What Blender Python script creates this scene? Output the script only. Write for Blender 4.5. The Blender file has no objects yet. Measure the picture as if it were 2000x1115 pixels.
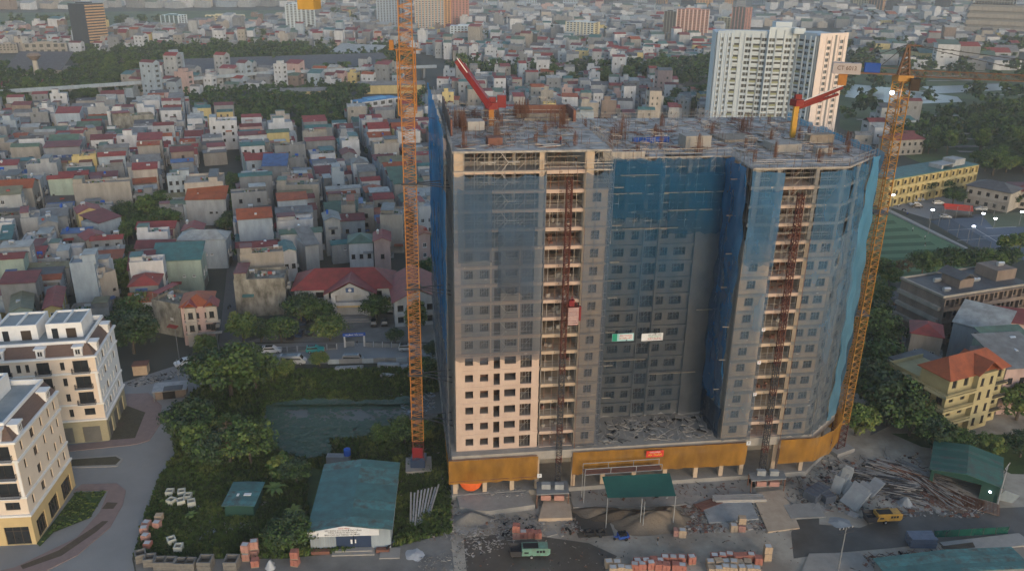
import bpy, math, random
import numpy as np
from mathutils import Vector
S = bpy.context.scene
col = S.collection
rnd = random.Random(7)
PI = math.pi
# ---------------------------------------------------------------- camera
FPX, CAM_H = 1633.0, 92.0
PITCH = math.radians(21.3); ROLL = math.atan2(-64, 4185)
cd = bpy.data.cameras.new('camera'); cam = bpy.data.objects.new('camera', cd); col.objects.link(cam)
cd.sensor_width = 36.0; cd.lens = FPX/2000*36; cd.clip_start = 1; cd.clip_end = 20000
from mathutils import Matrix
cam.matrix_world = Matrix.Translation((0, 0, CAM_H)) @ Matrix.Rotation(PI/2-PITCH, 4, 'X') @ Matrix.Rotation(-ROLL, 4, 'Z')
S.camera = cam
# ---------------------------------------------------------------- world, sun, exposure
SUN_AZ = math.radians(156); SUN_EL = math.radians(13)
w = bpy.data.worlds.new('World'); S.world = w; w.use_nodes = True
nt = w.node_tree; bg = nt.nodes['Background']
sky = nt.nodes.new('ShaderNodeTexSky'); sky.sky_type = 'NISHITA'; sky.sun_disc = False
sky.sun_elevation = SUN_EL; sky.sun_rotation = SUN_AZ; sky.air_density = 1.0; sky.dust_density = 1.0; sky.ozone_density = 1.0
nt.links.new(sky.outputs[0], bg.inputs[0]); bg.inputs[1].default_value = 0.15
sl = bpy.data.lights.new('sun', 'SUN'); sl.energy = 0.52; sl.angle = math.radians(14); sl.color = (1.0, 0.83, 0.70)
so = bpy.data.objects.new('sun', sl); col.objects.link(so)
sd = Vector((math.sin(SUN_AZ)*math.cos(SUN_EL), math.cos(SUN_AZ)*math.cos(SUN_EL), math.sin(SUN_EL)))
so.rotation_euler = sd.to_track_quat('Z', 'Y').to_euler(); so.location = (60, -200, 150)
S.view_settings.view_transform = 'Standard'; S.view_settings.look = 'None'; S.view_settings.gamma = 1.0
S.view_settings.use_curve_mapping = False; S.view_settings.exposure = 0.76
S.render.engine = 'CYCLES'
S.cycles.max_bounces = 6; S.cycles.diffuse_bounces = 2; S.cycles.glossy_bounces = 2; S.cycles.transmission_bounces = 3
S.cycles.transparent_max_bounces = 12; S.cycles.volume_bounces = 1; S.cycles.use_denoising = True; S.cycles.denoising_prefilter = 'ACCURATE'
S.cycles.volume_step_rate = 10; S.cycles.volume_max_steps = 32
# ---------------------------------------------------------------- surveying helpers (photo point -> place on level z)
_c, _s = math.cos(ROLL), math.sin(ROLL)
def at(px, py, z=0.0):
    u, v = px-1000, py-557.5
    x = u*_c-v*_s; y = u*_s+v*_c
    X, Y, Z = x, FPX*math.cos(PITCH)-y*math.sin(PITCH), -FPX*math.sin(PITCH)-y*math.cos(PITCH)
    t = (z-CAM_H)/Z
    return (X*t, Y*t, z)
def proj(x, y, z=0.0):
    z -= CAM_H
    d = y*math.cos(PITCH)-z*math.sin(PITCH); up = y*math.sin(PITCH)+z*math.cos(PITCH)
    if d < 1: return (-9999, 9999)
    X = x/d*FPX; V = -up/d*FPX
    return (1000+X*_c+V*_s, 557.5-X*_s+V*_c)
def hgt(x, y, py):
    lo, hi = -5, 300
    for _ in range(40):
        m = (lo+hi)/2
        if proj(x, y, m)[1] > py: lo = m
        else: hi = m
    return lo
def inpoly(px, py, P):
    r = False; j = len(P)-1
    for i in range(len(P)):
        if (P[i][1] > py) != (P[j][1] > py) and px < (P[j][0]-P[i][0])*(py-P[i][1])/(P[j][1]-P[i][1])+P[i][0]: r = not r
        j = i
    return r
# ---------------------------------------------------------------- materials
M = {}
def mat(name, c, c2=None, scale=0.35, rough=0.85, bump=0.0, stretch=(1, 1, 1), metal=0.0, detail=4, corr=None, spec=0.3, sharp=0.25, coord='pos'):
    if name in M: return M[name]
    m = bpy.data.materials.new(name); m.use_nodes = True; M[name] = m
    n = m.node_tree.nodes; L = m.node_tree.links; b = n['Principled BSDF']
    b.inputs['Roughness'].default_value = rough; b.inputs['Metallic'].default_value = metal
    b.inputs['Specular IOR Level'].default_value = spec
    c = tuple(c)+(1,)
    if c2 is None: c2 = tuple(max(0, q*0.72) for q in c[:3])
    c2 = tuple(c2)+(1,)
    if coord == 'pos':
        g = n.new('ShaderNodeNewGeometry'); src = g.outputs['Position']
    else:
        g = n.new('ShaderNodeTexCoord'); src = g.outputs['Object']
    mp = n.new('ShaderNodeMapping'); mp.inputs['Scale'].default_value = stretch; L.new(src, mp.inputs[0])
    t = n.new('ShaderNodeTexNoise'); t.inputs['Scale'].default_value = scale; t.inputs['Detail'].default_value = detail; t.inputs['Roughness'].default_value = 0.65
    L.new(mp.outputs[0], t.inputs['Vector'])
    r = n.new('ShaderNodeValToRGB'); r.color_ramp.elements[0].position = 0.5-sharp; r.color_ramp.elements[1].position = 0.5+sharp
    r.color_ramp.elements[0].color = c2; r.color_ramp.elements[1].color = c
    L.new(t.outputs[0], r.inputs[0]); L.new(r.outputs[0], b.inputs['Base Color'])
    last = None
    if corr:
        tc = n.new('ShaderNodeTexCoord'); wv = n.new('ShaderNodeTexWave'); wv.bands_direction = corr[0]; wv.inputs['Scale'].default_value = corr[1]
        L.new(tc.outputs['Object'], wv.inputs[0]); bp = n.new('ShaderNodeBump'); bp.inputs['Strength'].default_value = 0.6; bp.inputs['Distance'].default_value = 0.05
        L.new(wv.outputs['Fac'], bp.inputs['Height']); L.new(bp.outputs[0], b.inputs['Normal']); last = bp
    if bump:
        t2 = n.new('ShaderNodeTexNoise'); t2.inputs['Scale'].default_value = 3.0; t2.inputs['Detail'].default_value = 3
        L.new(g.outputs[0] if coord == 'pos' else src, t2.inputs['Vector'])
        bp = n.new('ShaderNodeBump'); bp.inputs['Strength'].default_value = bump; bp.inputs['Distance'].default_value = 0.15
        L.new(t2.outputs[0], bp.inputs['Height'])
        if last: L.new(last.outputs[0], bp.inputs['Normal'])
        L.new(bp.outputs[0], b.inputs['Normal'])
    return m
def net_mat(name, c, alpha, trans=0.4, scale=0.25, var=0.25, c2=None, zr=None):
    m = bpy.data.materials.new(name); m.use_nodes = True; M[name] = m
    n = m.node_tree.nodes; L = m.node_tree.links; n.remove(n['Principled BSDF']); out = n['Material Output']
    d = n.new('ShaderNodeBsdfDiffuse'); tl = n.new('ShaderNodeBsdfTranslucent'); tr = n.new('ShaderNodeBsdfTransparent')
    g = n.new('ShaderNodeNewGeometry'); t = n.new('ShaderNodeTexNoise'); t.inputs['Scale'].default_value = scale; t.inputs['Detail'].default_value = 5
    mp = n.new('ShaderNodeMapping'); mp.inputs['Scale'].default_value = (1.0, 1.0, 0.45); L.new(g.outputs['Position'], mp.inputs[0]); L.new(mp.outputs[0], t.inputs['Vector'])
    cr = n.new('ShaderNodeValToRGB'); cr.color_ramp.elements[0].color = tuple(q*0.7 for q in c)+(1,); cr.color_ramp.elements[1].color = tuple(c)+(1,)
    cr.color_ramp.elements[0].position = .3; cr.color_ramp.elements[1].position = .7
    L.new(t.outputs[0], cr.inputs[0]); cout = cr.outputs[0]
    if c2:   # newer, bluer cloth was hung on the upper storeys
        sp = n.new('ShaderNodeSeparateXYZ'); L.new(g.outputs['Position'], sp.inputs[0]); ad = n.new('ShaderNodeMath'); ad.operation = 'MULTIPLY_ADD'; L.new(t.outputs[0], ad.inputs[0]); ad.inputs[1].default_value = 22; L.new(sp.outputs[2], ad.inputs[2])
        zm = n.new('ShaderNodeMapRange'); zm.inputs[1].default_value = zr[0]+11; zm.inputs[2].default_value = zr[1]+11; L.new(ad.outputs[0], zm.inputs[0])
        mc = n.new('ShaderNodeMix'); mc.data_type = 'RGBA'; L.new(zm.outputs[0], mc.inputs[0]); L.new(cout, mc.inputs[6]); mc.inputs[7].default_value = tuple(c2)+(1,); cout = mc.outputs[2]
    L.new(cout, d.inputs[0]); L.new(cout, tl.inputs[0])
    mx = n.new('ShaderNodeMixShader'); mx.inputs[0].default_value = trans; L.new(d.outputs[0], mx.inputs[1]); L.new(tl.outputs[0], mx.inputs[2])
    mr = n.new('ShaderNodeMapRange'); mr.inputs[1].default_value = .3; mr.inputs[2].default_value = .7; mr.inputs[3].default_value = alpha-var; mr.inputs[4].default_value = alpha+var
    L.new(t.outputs[0], mr.inputs[0]); m2 = n.new('ShaderNodeMixShader'); L.new(mr.outputs[0], m2.inputs[0]); L.new(tr.outputs[0], m2.inputs[1]); L.new(mx.outputs[0], m2.inputs[2])
    L.new(m2.outputs[0], out.inputs[0])
def emit(name, c, s):
    m = bpy.data.materials.new(name); m.use_nodes = True; M[name] = m
    b = m.node_tree.nodes['Principled BSDF']; b.inputs['Emission Color'].default_value = tuple(c)+(1,); b.inputs['Emission Strength'].default_value = s
    b.inputs['Base Color'].default_value = tuple(c)+(1,)
# plasters and stones
mat('pink_plaster', (.52, .41, .34), (.42, .31, .25), .5, stretch=(1, 1, .5)); mat('bare_concrete', (.34, .32, .29), (.24, .225, .205), .5)
mat('tan_concrete', (.50, .40, .30), (.38, .29, .21), .6); mat('grey_masonry', (.27, .265, .26), (.20, .195, .19), .4)
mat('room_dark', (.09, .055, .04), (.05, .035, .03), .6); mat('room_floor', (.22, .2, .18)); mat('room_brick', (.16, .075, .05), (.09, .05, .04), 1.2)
mat('ply', (.30, .26, .21), (.17, .14, .11), .9); mat('ply_pale', (.42, .40, .37), (.30, .28, .26), .7); mat('ply_red', (.22, .10, .07), (.12, .06, .05), .8)
mat('steel_pipe', (.42, .41, .40), (.30, .27, .24), 1.5, rough=.5, metal=.4); mat('rust', (.22, .10, .06), (.13, .07, .05), 1.5)
mat('dark_steel', (.05, .05, .055), rough=.5); mat('black', (.02, .02, .022)); mat('rubber', (.025, .025, .025))
mat('crane_orange', (.42, .18, .04), (.28, .115, .03), 1.2, rough=.5); mat('crane_yellow', (.40, .20, .04), (.27, .13, .03), 1.2, rough=.5)
mat('boom_red', (.21, .018, .024), (.14, .016, .02), 1.0, rough=.45); mat('boom_yellow', (.52, .29, .03), (.38, .2, .03), 1.0, rough=.45); mat('hoist_red', (.11, .032, .025), (.06, .025, .02), 1.5)
mat('white_paint', (.74, .74, .73), (.62, .62, .61), .6); mat('sunlit_cream', (.70, .60, .49), (.62, .52, .42), .4); mat('shaded_white', (.66, .68, .70), (.56, .59, .62), .4)  # cream and cool white: sunlit and shaded tones painted on the corner blocks
mat('olive_paint', (.36, .33, .22), (.28, .26, .18), .5); mat('brown_tile', (.16, .11, .095), (.11, .08, .07), 1.5, stretch=(1, 1, 4)); mat('roof_slab', (.30, .33, .34), (.20, .23, .24), .3)
mat('glass_dark', (.03, .035, .04), (.015, .018, .02), 1.0, rough=.12, spec=.6); mat('frame_brown', (.06, .045, .035)); mat('frame_white', (.7, .7, .7))
mat('shutter_grey', (.16, .16, .15), corr=('Z', 3)); mat('iron', (.03, .03, .035), rough=.5)
net_mat('net_grey', (.135, .16, .205), .52, var=.08, c2=(.10, .19, .31), zr=(34, 60)); net_mat('net_blue', (.04, .17, .36), .66, var=.16, c2=(.05, .24, .50), zr=(30, 60)); net_mat('net_deep', (.02, .06, .12), .72, var=.14)
net_mat('net_pale', (.13, .30, .44), .82, var=.12, c2=(.11, .32, .52), zr=(25, 60)); net_mat('net_orange', (.46, .235, .05), .88, var=.13, scale=.5); net_mat('net_teal', (.04, .07, .11), .60, var=.10, c2=(.025, .135, .28), zr=(26, 58))
net_mat('net_corner', (.13, .18, .24), .55, var=.14, c2=(.09, .24, .42), zr=(24, 55))
# ---------------------------------------------------------------- mesh builder
class MB:
    def __init__(s): s.v = []; s.f = []; s.m = []
    def quad(s, pts, m=0):
        i = len(s.v); s.v += [tuple(p) for p in pts]; s.f.append(tuple(range(i, i+len(pts)))); s.m.append(m); return s
    def box(s, x0, y0, z0, x1, y1, z1, m=0, rot=0, piv=None, nobot=False):
        P = [(x0, y0), (x1, y0), (x1, y1), (x0, y1)]
        if rot:
            cx, cy = piv or ((x0+x1)/2, (y0+y1)/2); c, q = math.cos(rot), math.sin(rot)
            P = [(cx+(a-cx)*c-(b-cy)*q, cy+(a-cx)*q+(b-cy)*c) for a, b in P]
        i = len(s.v); s.v += [(a, b, z0) for a, b in P]+[(a, b, z1) for a, b in P]
        F = [(i, i+1, i+5, i+4), (i+1, i+2, i+6, i+5), (i+2, i+3, i+7, i+6), (i+3, i, i+4, i+7), (i+4, i+5, i+6, i+7)]
        if not nobot: F.append((i+3, i+2, i+1, i))
        s.f += F; s.m += [m]*len(F); return s
    def cbox(s, cx, cy, z0, wx, wy, h, m=0, rot=0): return s.box(cx-wx/2, cy-wy/2, z0, cx+wx/2, cy+wy/2, z0+h, m, rot)
    def bar(s, p, q, r, m=0, n=4, r2=None):
        p = Vector(p); q = Vector(q); d = q-p
        if d.length < 1e-6: return s
        d.normalize(); a = Vector((0, 0, 1)) if abs(d.z) < .9 else Vector((1, 0, 0)); e = d.cross(a).normalized(); g = d.cross(e)
        i = len(s.v); r2 = r if r2 is None else r2
        for o, rr in ((p, r), (q, r2)):
            for k in range(n):
                t = 2*PI*(k+.5)/n; s.v.append(tuple(o+e*math.cos(t)*rr+g*math.sin(t)*rr))
        for k in range(n):
            l = (k+1) % n; s.f.append((i+k, i+l, i+n+l, i+n+k)); s.m.append(m)
        s.f.append(tuple(i+n-1-k for k in range(n))); s.f.append(tuple(i+n+k for k in range(n))); s.m += [m, m]; return s
    def sphere(s, c, r, m=0, n=8, k=5, sq=(1, 1, 1)):
        i = len(s.v)
        for a in range(1, k):
            t = PI*a/k
            for b in range(n):
                f = 2*PI*b/n; s.v.append((c[0]+r*sq[0]*math.sin(t)*math.cos(f), c[1]+r*sq[1]*math.sin(t)*math.sin(f), c[2]+r*sq[2]*math.cos(t)))
        top = len(s.v); s.v.append((c[0], c[1], c[2]+r*sq[2])); s.v.append((c[0], c[1], c[2]-r*sq[2]))
        for a in range(k-2):
            for b in range(n):
                e = (b+1) % n; s.f.append((i+a*n+b, i+(a+1)*n+b, i+(a+1)*n+e, i+a*n+e)); s.m.append(m)
        for b in range(n):
            e = (b+1) % n; s.f.append((top, i+b, i+e)); s.f.append((top+1, i+(k-2)*n+e, i+(k-2)*n+b)); s.m += [m, m]
        return s
    def prism(s, P, z0, z1, m=0, mt=None):
        i = len(s.v); n = len(P); s.v += [(a, b, z0) for a, b in P]+[(a, b, z1) for a, b in P]
        for k in range(n):
            l = (k+1) % n; s.f.append((i+k, i+l, i+n+l, i+n+k)); s.m.append(m)
        s.f.append(tuple(i+n+k for k in range(n))); s.m.append(m if mt is None else mt); return s
    def wall(s, O, D, W, z0, z1, holes, t=.3, m=0, mr=None):
        """wall from O along unit D, W long; outside is to the right of D; holes (a,b,za,zb) cut through to depth t"""
        N = (-D[1], D[0]); xs = sorted({0, W} | {round(h[0], 3) for h in holes} | {round(h[1], 3) for h in holes}); zs = sorted({z0, z1} | {round(h[2], 3) for h in holes} | {round(h[3], 3) for h in holes})
        P = lambda a, z, d=0: (O[0]+D[0]*a+N[0]*d, O[1]+D[1]*a+N[1]*d, z)
        H = [(round(h[0], 3), round(h[1], 3), round(h[2], 3), round(h[3], 3)) for h in holes]
        rows = {}
        for i in range(len(zs)-1):
            zm = (zs[i]+zs[i+1])/2; hr = [h for h in H if h[2] < zm < h[3]]
            a = 0
            for h in sorted(hr):
                if h[0] > a: s.quad([P(a, zs[i]), P(h[0], zs[i]), P(h[0], zs[i+1]), P(a, zs[i+1])], m)
                a = h[1]
            if a < W: s.quad([P(a, zs[i]), P(W, zs[i]), P(W, zs[i+1]), P(a, zs[i+1])], m)
        mr = m if mr is None else mr
        for a, b, za, zb in H:
            s.quad([P(a, za), P(a, za, t), P(a, zb, t), P(a, zb)], mr); s.quad([P(b, zb), P(b, zb, t), P(b, za, t), P(b, za)], mr)
            s.quad([P(a, za), P(b, za), P(b, za, t), P(a, za, t)], mr); s.quad([P(a, zb, t), P(b, zb, t), P(b, zb), P(a, zb)], mr)
        return s
    def mesh(s, name, mats):
        me = bpy.data.meshes.new(name); me.from_pydata(s.v, [], s.f)
        for x in mats: me.materials.append(M[x] if isinstance(x, str) else x)
        if len(mats) > 1: me.polygons.foreach_set('material_index', s.m)
        me.update(); return me
    def build(s, name, mats, parent=None, **k): return obj(name, s.mesh(name, mats), parent, **k)
def obj(name, me, parent=None, loc=None, rz=0, sc=None, **props):
    o = bpy.data.objects.new(name, me); col.objects.link(o)
    if parent: o.parent = parent
    if loc: o.location = loc
    if rz: o.rotation_euler[2] = rz
    if sc: o.scale = sc
    for k, v in props.items(): o[k] = v
    return o
def thing(name, label, cat, loc=(0, 0, 0), rz=0, group=None, sc=None):
    o = bpy.data.objects.new(name, None); col.objects.link(o); o.location = loc; o.rotation_euler = (0, 0, rz)
    o['label'] = label; o['category'] = cat
    if group: o['group'] = group
    if sc: o.scale = sc
    return o
def tag(o, label, cat, group=None):
    o['label'] = label; o['category'] = cat
    if group: o['group'] = group
    return o
KIDS = {}
def copy_tree(o, parent=None, label=None, **kw):
    if o.name not in KIDS: KIDS[o.name] = list(o.children)
    c = o.copy(); col.objects.link(c); c.parent = parent
    if label: c['label'] = label
    for ch in KIDS[o.name]: copy_tree(ch, c)
    for k, v in kw.items(): setattr(c, k, v)
    return c
def text(s, parent, loc, rot, size, m, name='lettering', ax='CENTER', sx=1.0, ext=0.01):
    c = bpy.data.curves.new('lettering', 'FONT'); c.body = s; c.size = size; c.align_x = ax; c.align_y = 'CENTER'; c.extrude = ext; c.materials.append(M[m])
    t = bpy.data.objects.new('t', c); me = bpy.data.meshes.new_from_object(t); bpy.data.objects.remove(t)
    o = bpy.data.objects.new(name, me); col.objects.link(o); o.location = loc; o.rotation_euler = rot; o.scale = (sx, 1, 1)
    if parent: o.parent = parent
    return o
def bigmesh(name, V, F, mats, mi=None, **props):
    """fast quad mesh from numpy arrays"""
    me = bpy.data.meshes.new(name); V = np.asarray(V, dtype=np.float32); F = np.asarray(F, dtype=np.int32); n = len(F)
    me.vertices.add(len(V)); me.vertices.foreach_set('co', V.ravel()); me.loops.add(n*4); me.loops.foreach_set('vertex_index', F.ravel())
    me.polygons.add(n); me.polygons.foreach_set('loop_start', np.arange(n, dtype=np.int32)*4); me.polygons.foreach_set('loop_total', np.full(n, 4, dtype=np.int32))
    for x in mats: me.materials.append(M[x])
    if mi is not None: me.polygons.foreach_set('material_index', np.asarray(mi, dtype=np.int32))
    me.update(calc_edges=True); me.validate(); return me
# ================================================================ the unfinished tower (local frame: x along the front, y into the block)
BR = math.radians(8)
T = thing('unfinished_apartment_block', 'unfinished concrete apartment block with bare front wings and blue netting, the tallest in the middle', 'apartment block', (-9.5, 129.3, 0), BR)
def BW(u, v, z=0): return (-9.5+u*math.cos(BR)-v*math.sin(BR), 129.3+u*math.sin(BR)+v*math.cos(BR), z)
LV = lambda k: 9.5+3.2*(k-3)
X1 = (1, 0)
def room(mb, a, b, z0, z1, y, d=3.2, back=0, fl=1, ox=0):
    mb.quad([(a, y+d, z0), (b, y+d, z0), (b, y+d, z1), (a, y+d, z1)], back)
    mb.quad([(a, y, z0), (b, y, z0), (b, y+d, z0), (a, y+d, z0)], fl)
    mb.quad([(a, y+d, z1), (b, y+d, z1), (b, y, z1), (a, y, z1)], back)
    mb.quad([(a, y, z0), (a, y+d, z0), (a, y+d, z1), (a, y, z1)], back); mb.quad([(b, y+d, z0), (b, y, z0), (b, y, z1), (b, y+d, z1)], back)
_wm = {}
def window_piece(wd, h, kind):
    k = (round(wd, 2), round(h, 2), kind)
    if k not in _wm:
        mb = MB()
        if kind == 'bare':      # an empty opening: the room behind
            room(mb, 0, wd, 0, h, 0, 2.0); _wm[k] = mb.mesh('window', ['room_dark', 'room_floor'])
        elif kind == 'brick':
            room(mb, 0, wd, 0, h, 0, 1.6); mb.box(0, -.1, h*.55, .06, 0, h, 2); _wm[k] = mb.mesh('window', ['room_brick', 'room_floor', 'tan_concrete'])
        elif kind == 'props':
            room(mb, 0, wd, 0, h, 0, 2.4)
            for q in range(3):
                x = wd*(.2+.3*q); mb.bar((x, .3, 0), (x, .3, h), .035, 2)
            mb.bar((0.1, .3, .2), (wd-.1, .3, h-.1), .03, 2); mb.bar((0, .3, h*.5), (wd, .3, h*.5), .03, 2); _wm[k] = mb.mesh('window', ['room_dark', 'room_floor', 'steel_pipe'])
        else:                   # framed pane
            mb.box(0, 0, 0, wd, .04, h, 0); f = .07
            for a in ((0, f), (wd-f, wd), (wd/2-f/2, wd/2+f/2)): mb.box(a[0], -.05, 0, a[1], -.002, h, 1)
            for a in ((0, f), (h-f, h)): mb.box(f, -.049, a[0], wd-f, -.003, a[1], 1)
            _wm[k] = mb.mesh('window', ['glass_dark', 'frame_brown' if kind == 'brown' else 'frame_white'])
    return _wm[k]
def put_windows(par, O, D, holes, depth, kind, name='window', only=None):
    N = (-D[1], D[0]); rz = math.atan2(D[1], D[0])
    for i, (a, b, za, zb) in enumerate(holes):
        obj(name, window_piece(b-a, zb-za, kind if isinstance(kind, str) else kind(i)), par, (O[0]+D[0]*a+N[0]*depth, O[1]+D[1]*a+N[1]*depth, za), rz)
# --- left wing front wall, floors 3-14 (filled in), holes
LWH = [(1.6, 3.0, .95, 2.35), (4.2, 5.65, .95, 2.35), (6.6, 7.7, .15, 2.4), (8.5, 10.5, .95, 2.4), (11.3, 13.3, .12, 2.5)]
H = []
for k in range(3, 15):
    H += [(a, b, LV(k)+c, LV(k)+d) for a, b, c, d in LWH]
MB().wall((0, 0), X1, 14.6, LV(3)-1.6, LV(9), [h for h in H if h[2] < LV(9)], .28, 0).build('front_wall', ['pink_plaster'], T)
MB().wall((0, 0), X1, 14.6, LV(9), LV(15), [h for h in H if h[2] > LV(9)], .28, 0).build('front_wall', ['grey_masonry'], T)
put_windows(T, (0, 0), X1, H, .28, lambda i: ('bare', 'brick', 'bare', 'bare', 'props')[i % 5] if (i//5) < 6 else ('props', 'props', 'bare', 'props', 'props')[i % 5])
mb = MB()
for k in range(3, 20): mb.box(-.06, -.08, LV(k)-.55, 14.66, 0 if k < 15 else .4, LV(k)-.02, 0)
for k in range(3, 15):
    mb.box(5.9, -.05, LV(k), 6.15, 0, LV(k+1)-.56, 0); mb.box(-.05, -.05, LV(k), 1.0, -.001, LV(k+1)-.56, 0); mb.box(10.75, -.05, LV(k), 11.0, 0, LV(k+1)-.56, 0)
mb.build('floor_band', ['pink_plaster'], T, kind='stuff')
# right strip of the left wing, floors 3-18
H = [(1.5, 2.9, LV(k)+.9, LV(k)+2.4) for k in range(3, 18)]
MB().wall((21.2, 0), X1, 4.0, LV(3)-1, LV(18), H, .25, 0).build('front_wall', ['tan_concrete'], T)
put_windows(T, (21.2, 0), X1, H, .25, 'props')
mb = MB()
for k in range(3, 19): mb.box(21.15, -.1, LV(k)-.5, 25.3, 0 if k < 18 else .5, LV(k), 0)
mb.build('floor_band', ['tan_concrete'], T, kind='stuff')
# columns of the open frame (one object each)
def column(par, u, v, z0, z1, wx=.6, wy=.6, m='tan_concrete'):
    MB().cbox(u, v, z0, wx, wy, z1-z0).build('column', [m], par)
for u, wx in ((.85, 1.7), (14.15, .8), (21.9, 1.5)):
    for k in range(15, 20): column(T, u, .32, LV(k), LV(k+1)-.02 if k < 19 else LV(20)-.3, wx, .6, 'tan_concrete' if k >= 18 else 'bare_concrete')
for u in (6.2, 10.2): column(T, u, 4.5, LV(15), LV(20)-.3, .5, 1.2, 'bare_concrete')
# floor slabs, each its own piece
for k in range(3, 20):
    MB().prism([(.3, .35), (25.1, .35), (25.1, 30), (.3, 30)], LV(k)-.25, LV(k)-.03, 0).build('floor_slab', ['room_floor' if k < 15 else 'bare_concrete'], T)
    MB().prism([(25.4, 9), (49.6, 9), (49.6, -.6), (65.4, -.6), (74.1, 7), (74.1, 30), (25.4, 30)], LV(k)-.25, LV(k)-.03, 0).build('floor_slab', ['room_floor'], T) if k < 19 else None
# balcony bay edges with level numbers
names = {3: '3', 4: '4', 5: '5', 6: '6', 7: '7', 8: '8', 9: '9', 10: '10', 11: '11', 12: '12', 13: '12A', 14: '14', 15: '15', 16: '16', 17: '17', 18: '18', 19: '19'}
mat('num_ink', (.12, .06, .04))
def bay(u0, u1, v, kmax, hx):
    for k in range(3, kmax+1):
        mb = MB().box(u0, v-.25, LV(k)-.62, u1, v+1.2, LV(k)-.01, 0).box(u0, v+1.2, LV(k)-.25, u1, v+5.2, LV(k)-.012, 0)
        s = mb.build('balcony_slab', ['pink_plaster' if k > 10 or k < 5 else 'tan_concrete'], T)
        text(names[k], s, (u0+(hx-u0)*.62, v-.262, LV(k)-.33), (PI/2, 0, 0), .5, 'num_ink', 'level_number')
        if k < kmax:
            z0, z1 = LV(k), LV(k+1)-.62
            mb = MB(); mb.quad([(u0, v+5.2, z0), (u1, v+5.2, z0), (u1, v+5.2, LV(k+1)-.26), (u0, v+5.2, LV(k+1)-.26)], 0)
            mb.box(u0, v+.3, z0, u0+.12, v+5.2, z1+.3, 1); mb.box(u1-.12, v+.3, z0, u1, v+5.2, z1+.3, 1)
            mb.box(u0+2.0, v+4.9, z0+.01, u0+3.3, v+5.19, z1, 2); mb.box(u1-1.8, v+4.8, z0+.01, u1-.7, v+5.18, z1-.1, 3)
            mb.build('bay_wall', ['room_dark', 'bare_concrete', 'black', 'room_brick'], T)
            mb = MB()
            for q in (.12, .33, .5, .82):
                x = u0+(u1-u0)*q; mb.bar((x, v+.2, z0), (x, v+.2, z1), .045)
            mb.bar((u0, v+.15, z0+1.05), (u1, v+.15, z0+1.05), .03); mb.bar((u0, v+.15, z0+.55), (u1, v+.15, z0+.55), .025)
            mb.build('railing', ['steel_pipe' if k % 3 else 'rust'], T)
            if rnd.random() < .8:
                mb = MB()
                for _ in range(4): mb.cbox(u0+rnd.uniform(.6, u1-u0-.6), v+rnd.uniform(.8, 3), z0, rnd.uniform(.3, .8), rnd.uniform(.3, .7), rnd.uniform(.2, .8), 0, rnd.random())
                mb.build('stacked_material', [rnd.choice(['ply_pale', 'ply_red', 'bare_concrete'])], T, kind='stuff')
bay(14.9, 21.15, 0, 19, 18.6)
bay(54.2, 60.2, -1, 18, 57.6)
# --- centre wall, floors 3-14, recessed
CH = [(3.6, 5.6, .9, 2.4), (6.8, 8.2, .9, 2.4), (12.3, 13.7, .9, 2.4), (14.9, 17.1, .9, 2.4)]
H = [(a, b, LV(k)+c, LV(k)+d) for k in range(3, 16) for a, b, c, d in CH]+[(9.3, 11.6, LV(k)+.5, LV(k)+2.7) for k in range(3, 16)]
MB().wall((25.4, 8.8), X1, 23.6, 9.5, LV(16), H, .3, 0).build('front_wall', ['grey_masonry'], T)
put_windows(T, (25.4, 8.8), X1, H, .3, 'props')
mb = MB()
for k in range(4, 20):
    for a, b in ((27.2, 34.2), (37.4, 43.8)): mb.box(a, 8.3, LV(k)-.6, b, 8.8 if k < 17 else 9.4, LV(k), 0)
for a in (34.3, 37.1, 44.0, 28.0): mb.box(a, 8.35, 9.5, a+.3, 8.8, LV(16), 0)
mb.build('floor_band', ['grey_masonry'], T, kind='stuff')
for u in (27, 31, 34.5, 37.3, 42, 46): column(T, u, 9.2, LV(16), LV(19)-.2, .7, .7, 'bare_concrete')
MB().box(43.8, 8.0, 9.5, 49, 8.5, LV(16), 0).build('stair_wall', ['grey_masonry'], T)
# --- right wing: front, chamfer, right side, left return
H = [(1.3, 2.9, LV(k)+.9, LV(k)+2.4) for k in range(3, 15)]
MB().wall((49.2, -1), X1, 5.0, 8.5, LV(15), H, .25, 0).build('front_wall', ['tan_concrete'], T); put_windows(T, (49.2, -1), X1, H, .25, 'props')
H = [(a, b, LV(k)+.9, LV(k)+2.4) for k in range(3, 15) for a, b in ((.8, 2.2), (3.0, 4.7))]
MB().wall((60.2, -1), X1, 5.4, 8.5, LV(15), H, .25, 0).build('front_wall', ['tan_concrete'], T); put_windows(T, (60.2, -1), X1, H, .25, 'props')
cl = math.hypot(8.9, 7.5); CD = (8.9/cl, 7.5/cl)
H = [(a, b, LV(k)+.9, LV(k)+2.4) for k in range(3, 15) for a, b in ((1.6, 3.4), (7, 9.2))]
MB().wall((65.6, -1), CD, cl, 8.5, LV(15), H, .25, 0).build('corner_wall', ['bare_concrete'], T); put_windows(T, (65.6, -1), CD, H, .25, 'props')
MB().box(74.2, 6.9, 0, 74.5, 45, LV(15)).build('side_wall', ['bare_concrete'], T); MB().box(49.2, -.7, 8.5, 49.5, 8.4, LV(15)).build('side_wall', ['bare_concrete'], T)
MB().box(24.9, .3, 8.5, 25.2, 8.8, LV(18)).build('side_wall', ['bare_concrete'], T); MB().box(0, .3, 0, .3, 60, LV(15)).build('side_wall', ['bare_concrete'], T)
MB().box(.4, 59.7, 0, 74, 60, LV(15)).build('rear_wall', ['bare_concrete'], T)
mb = MB()
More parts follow.
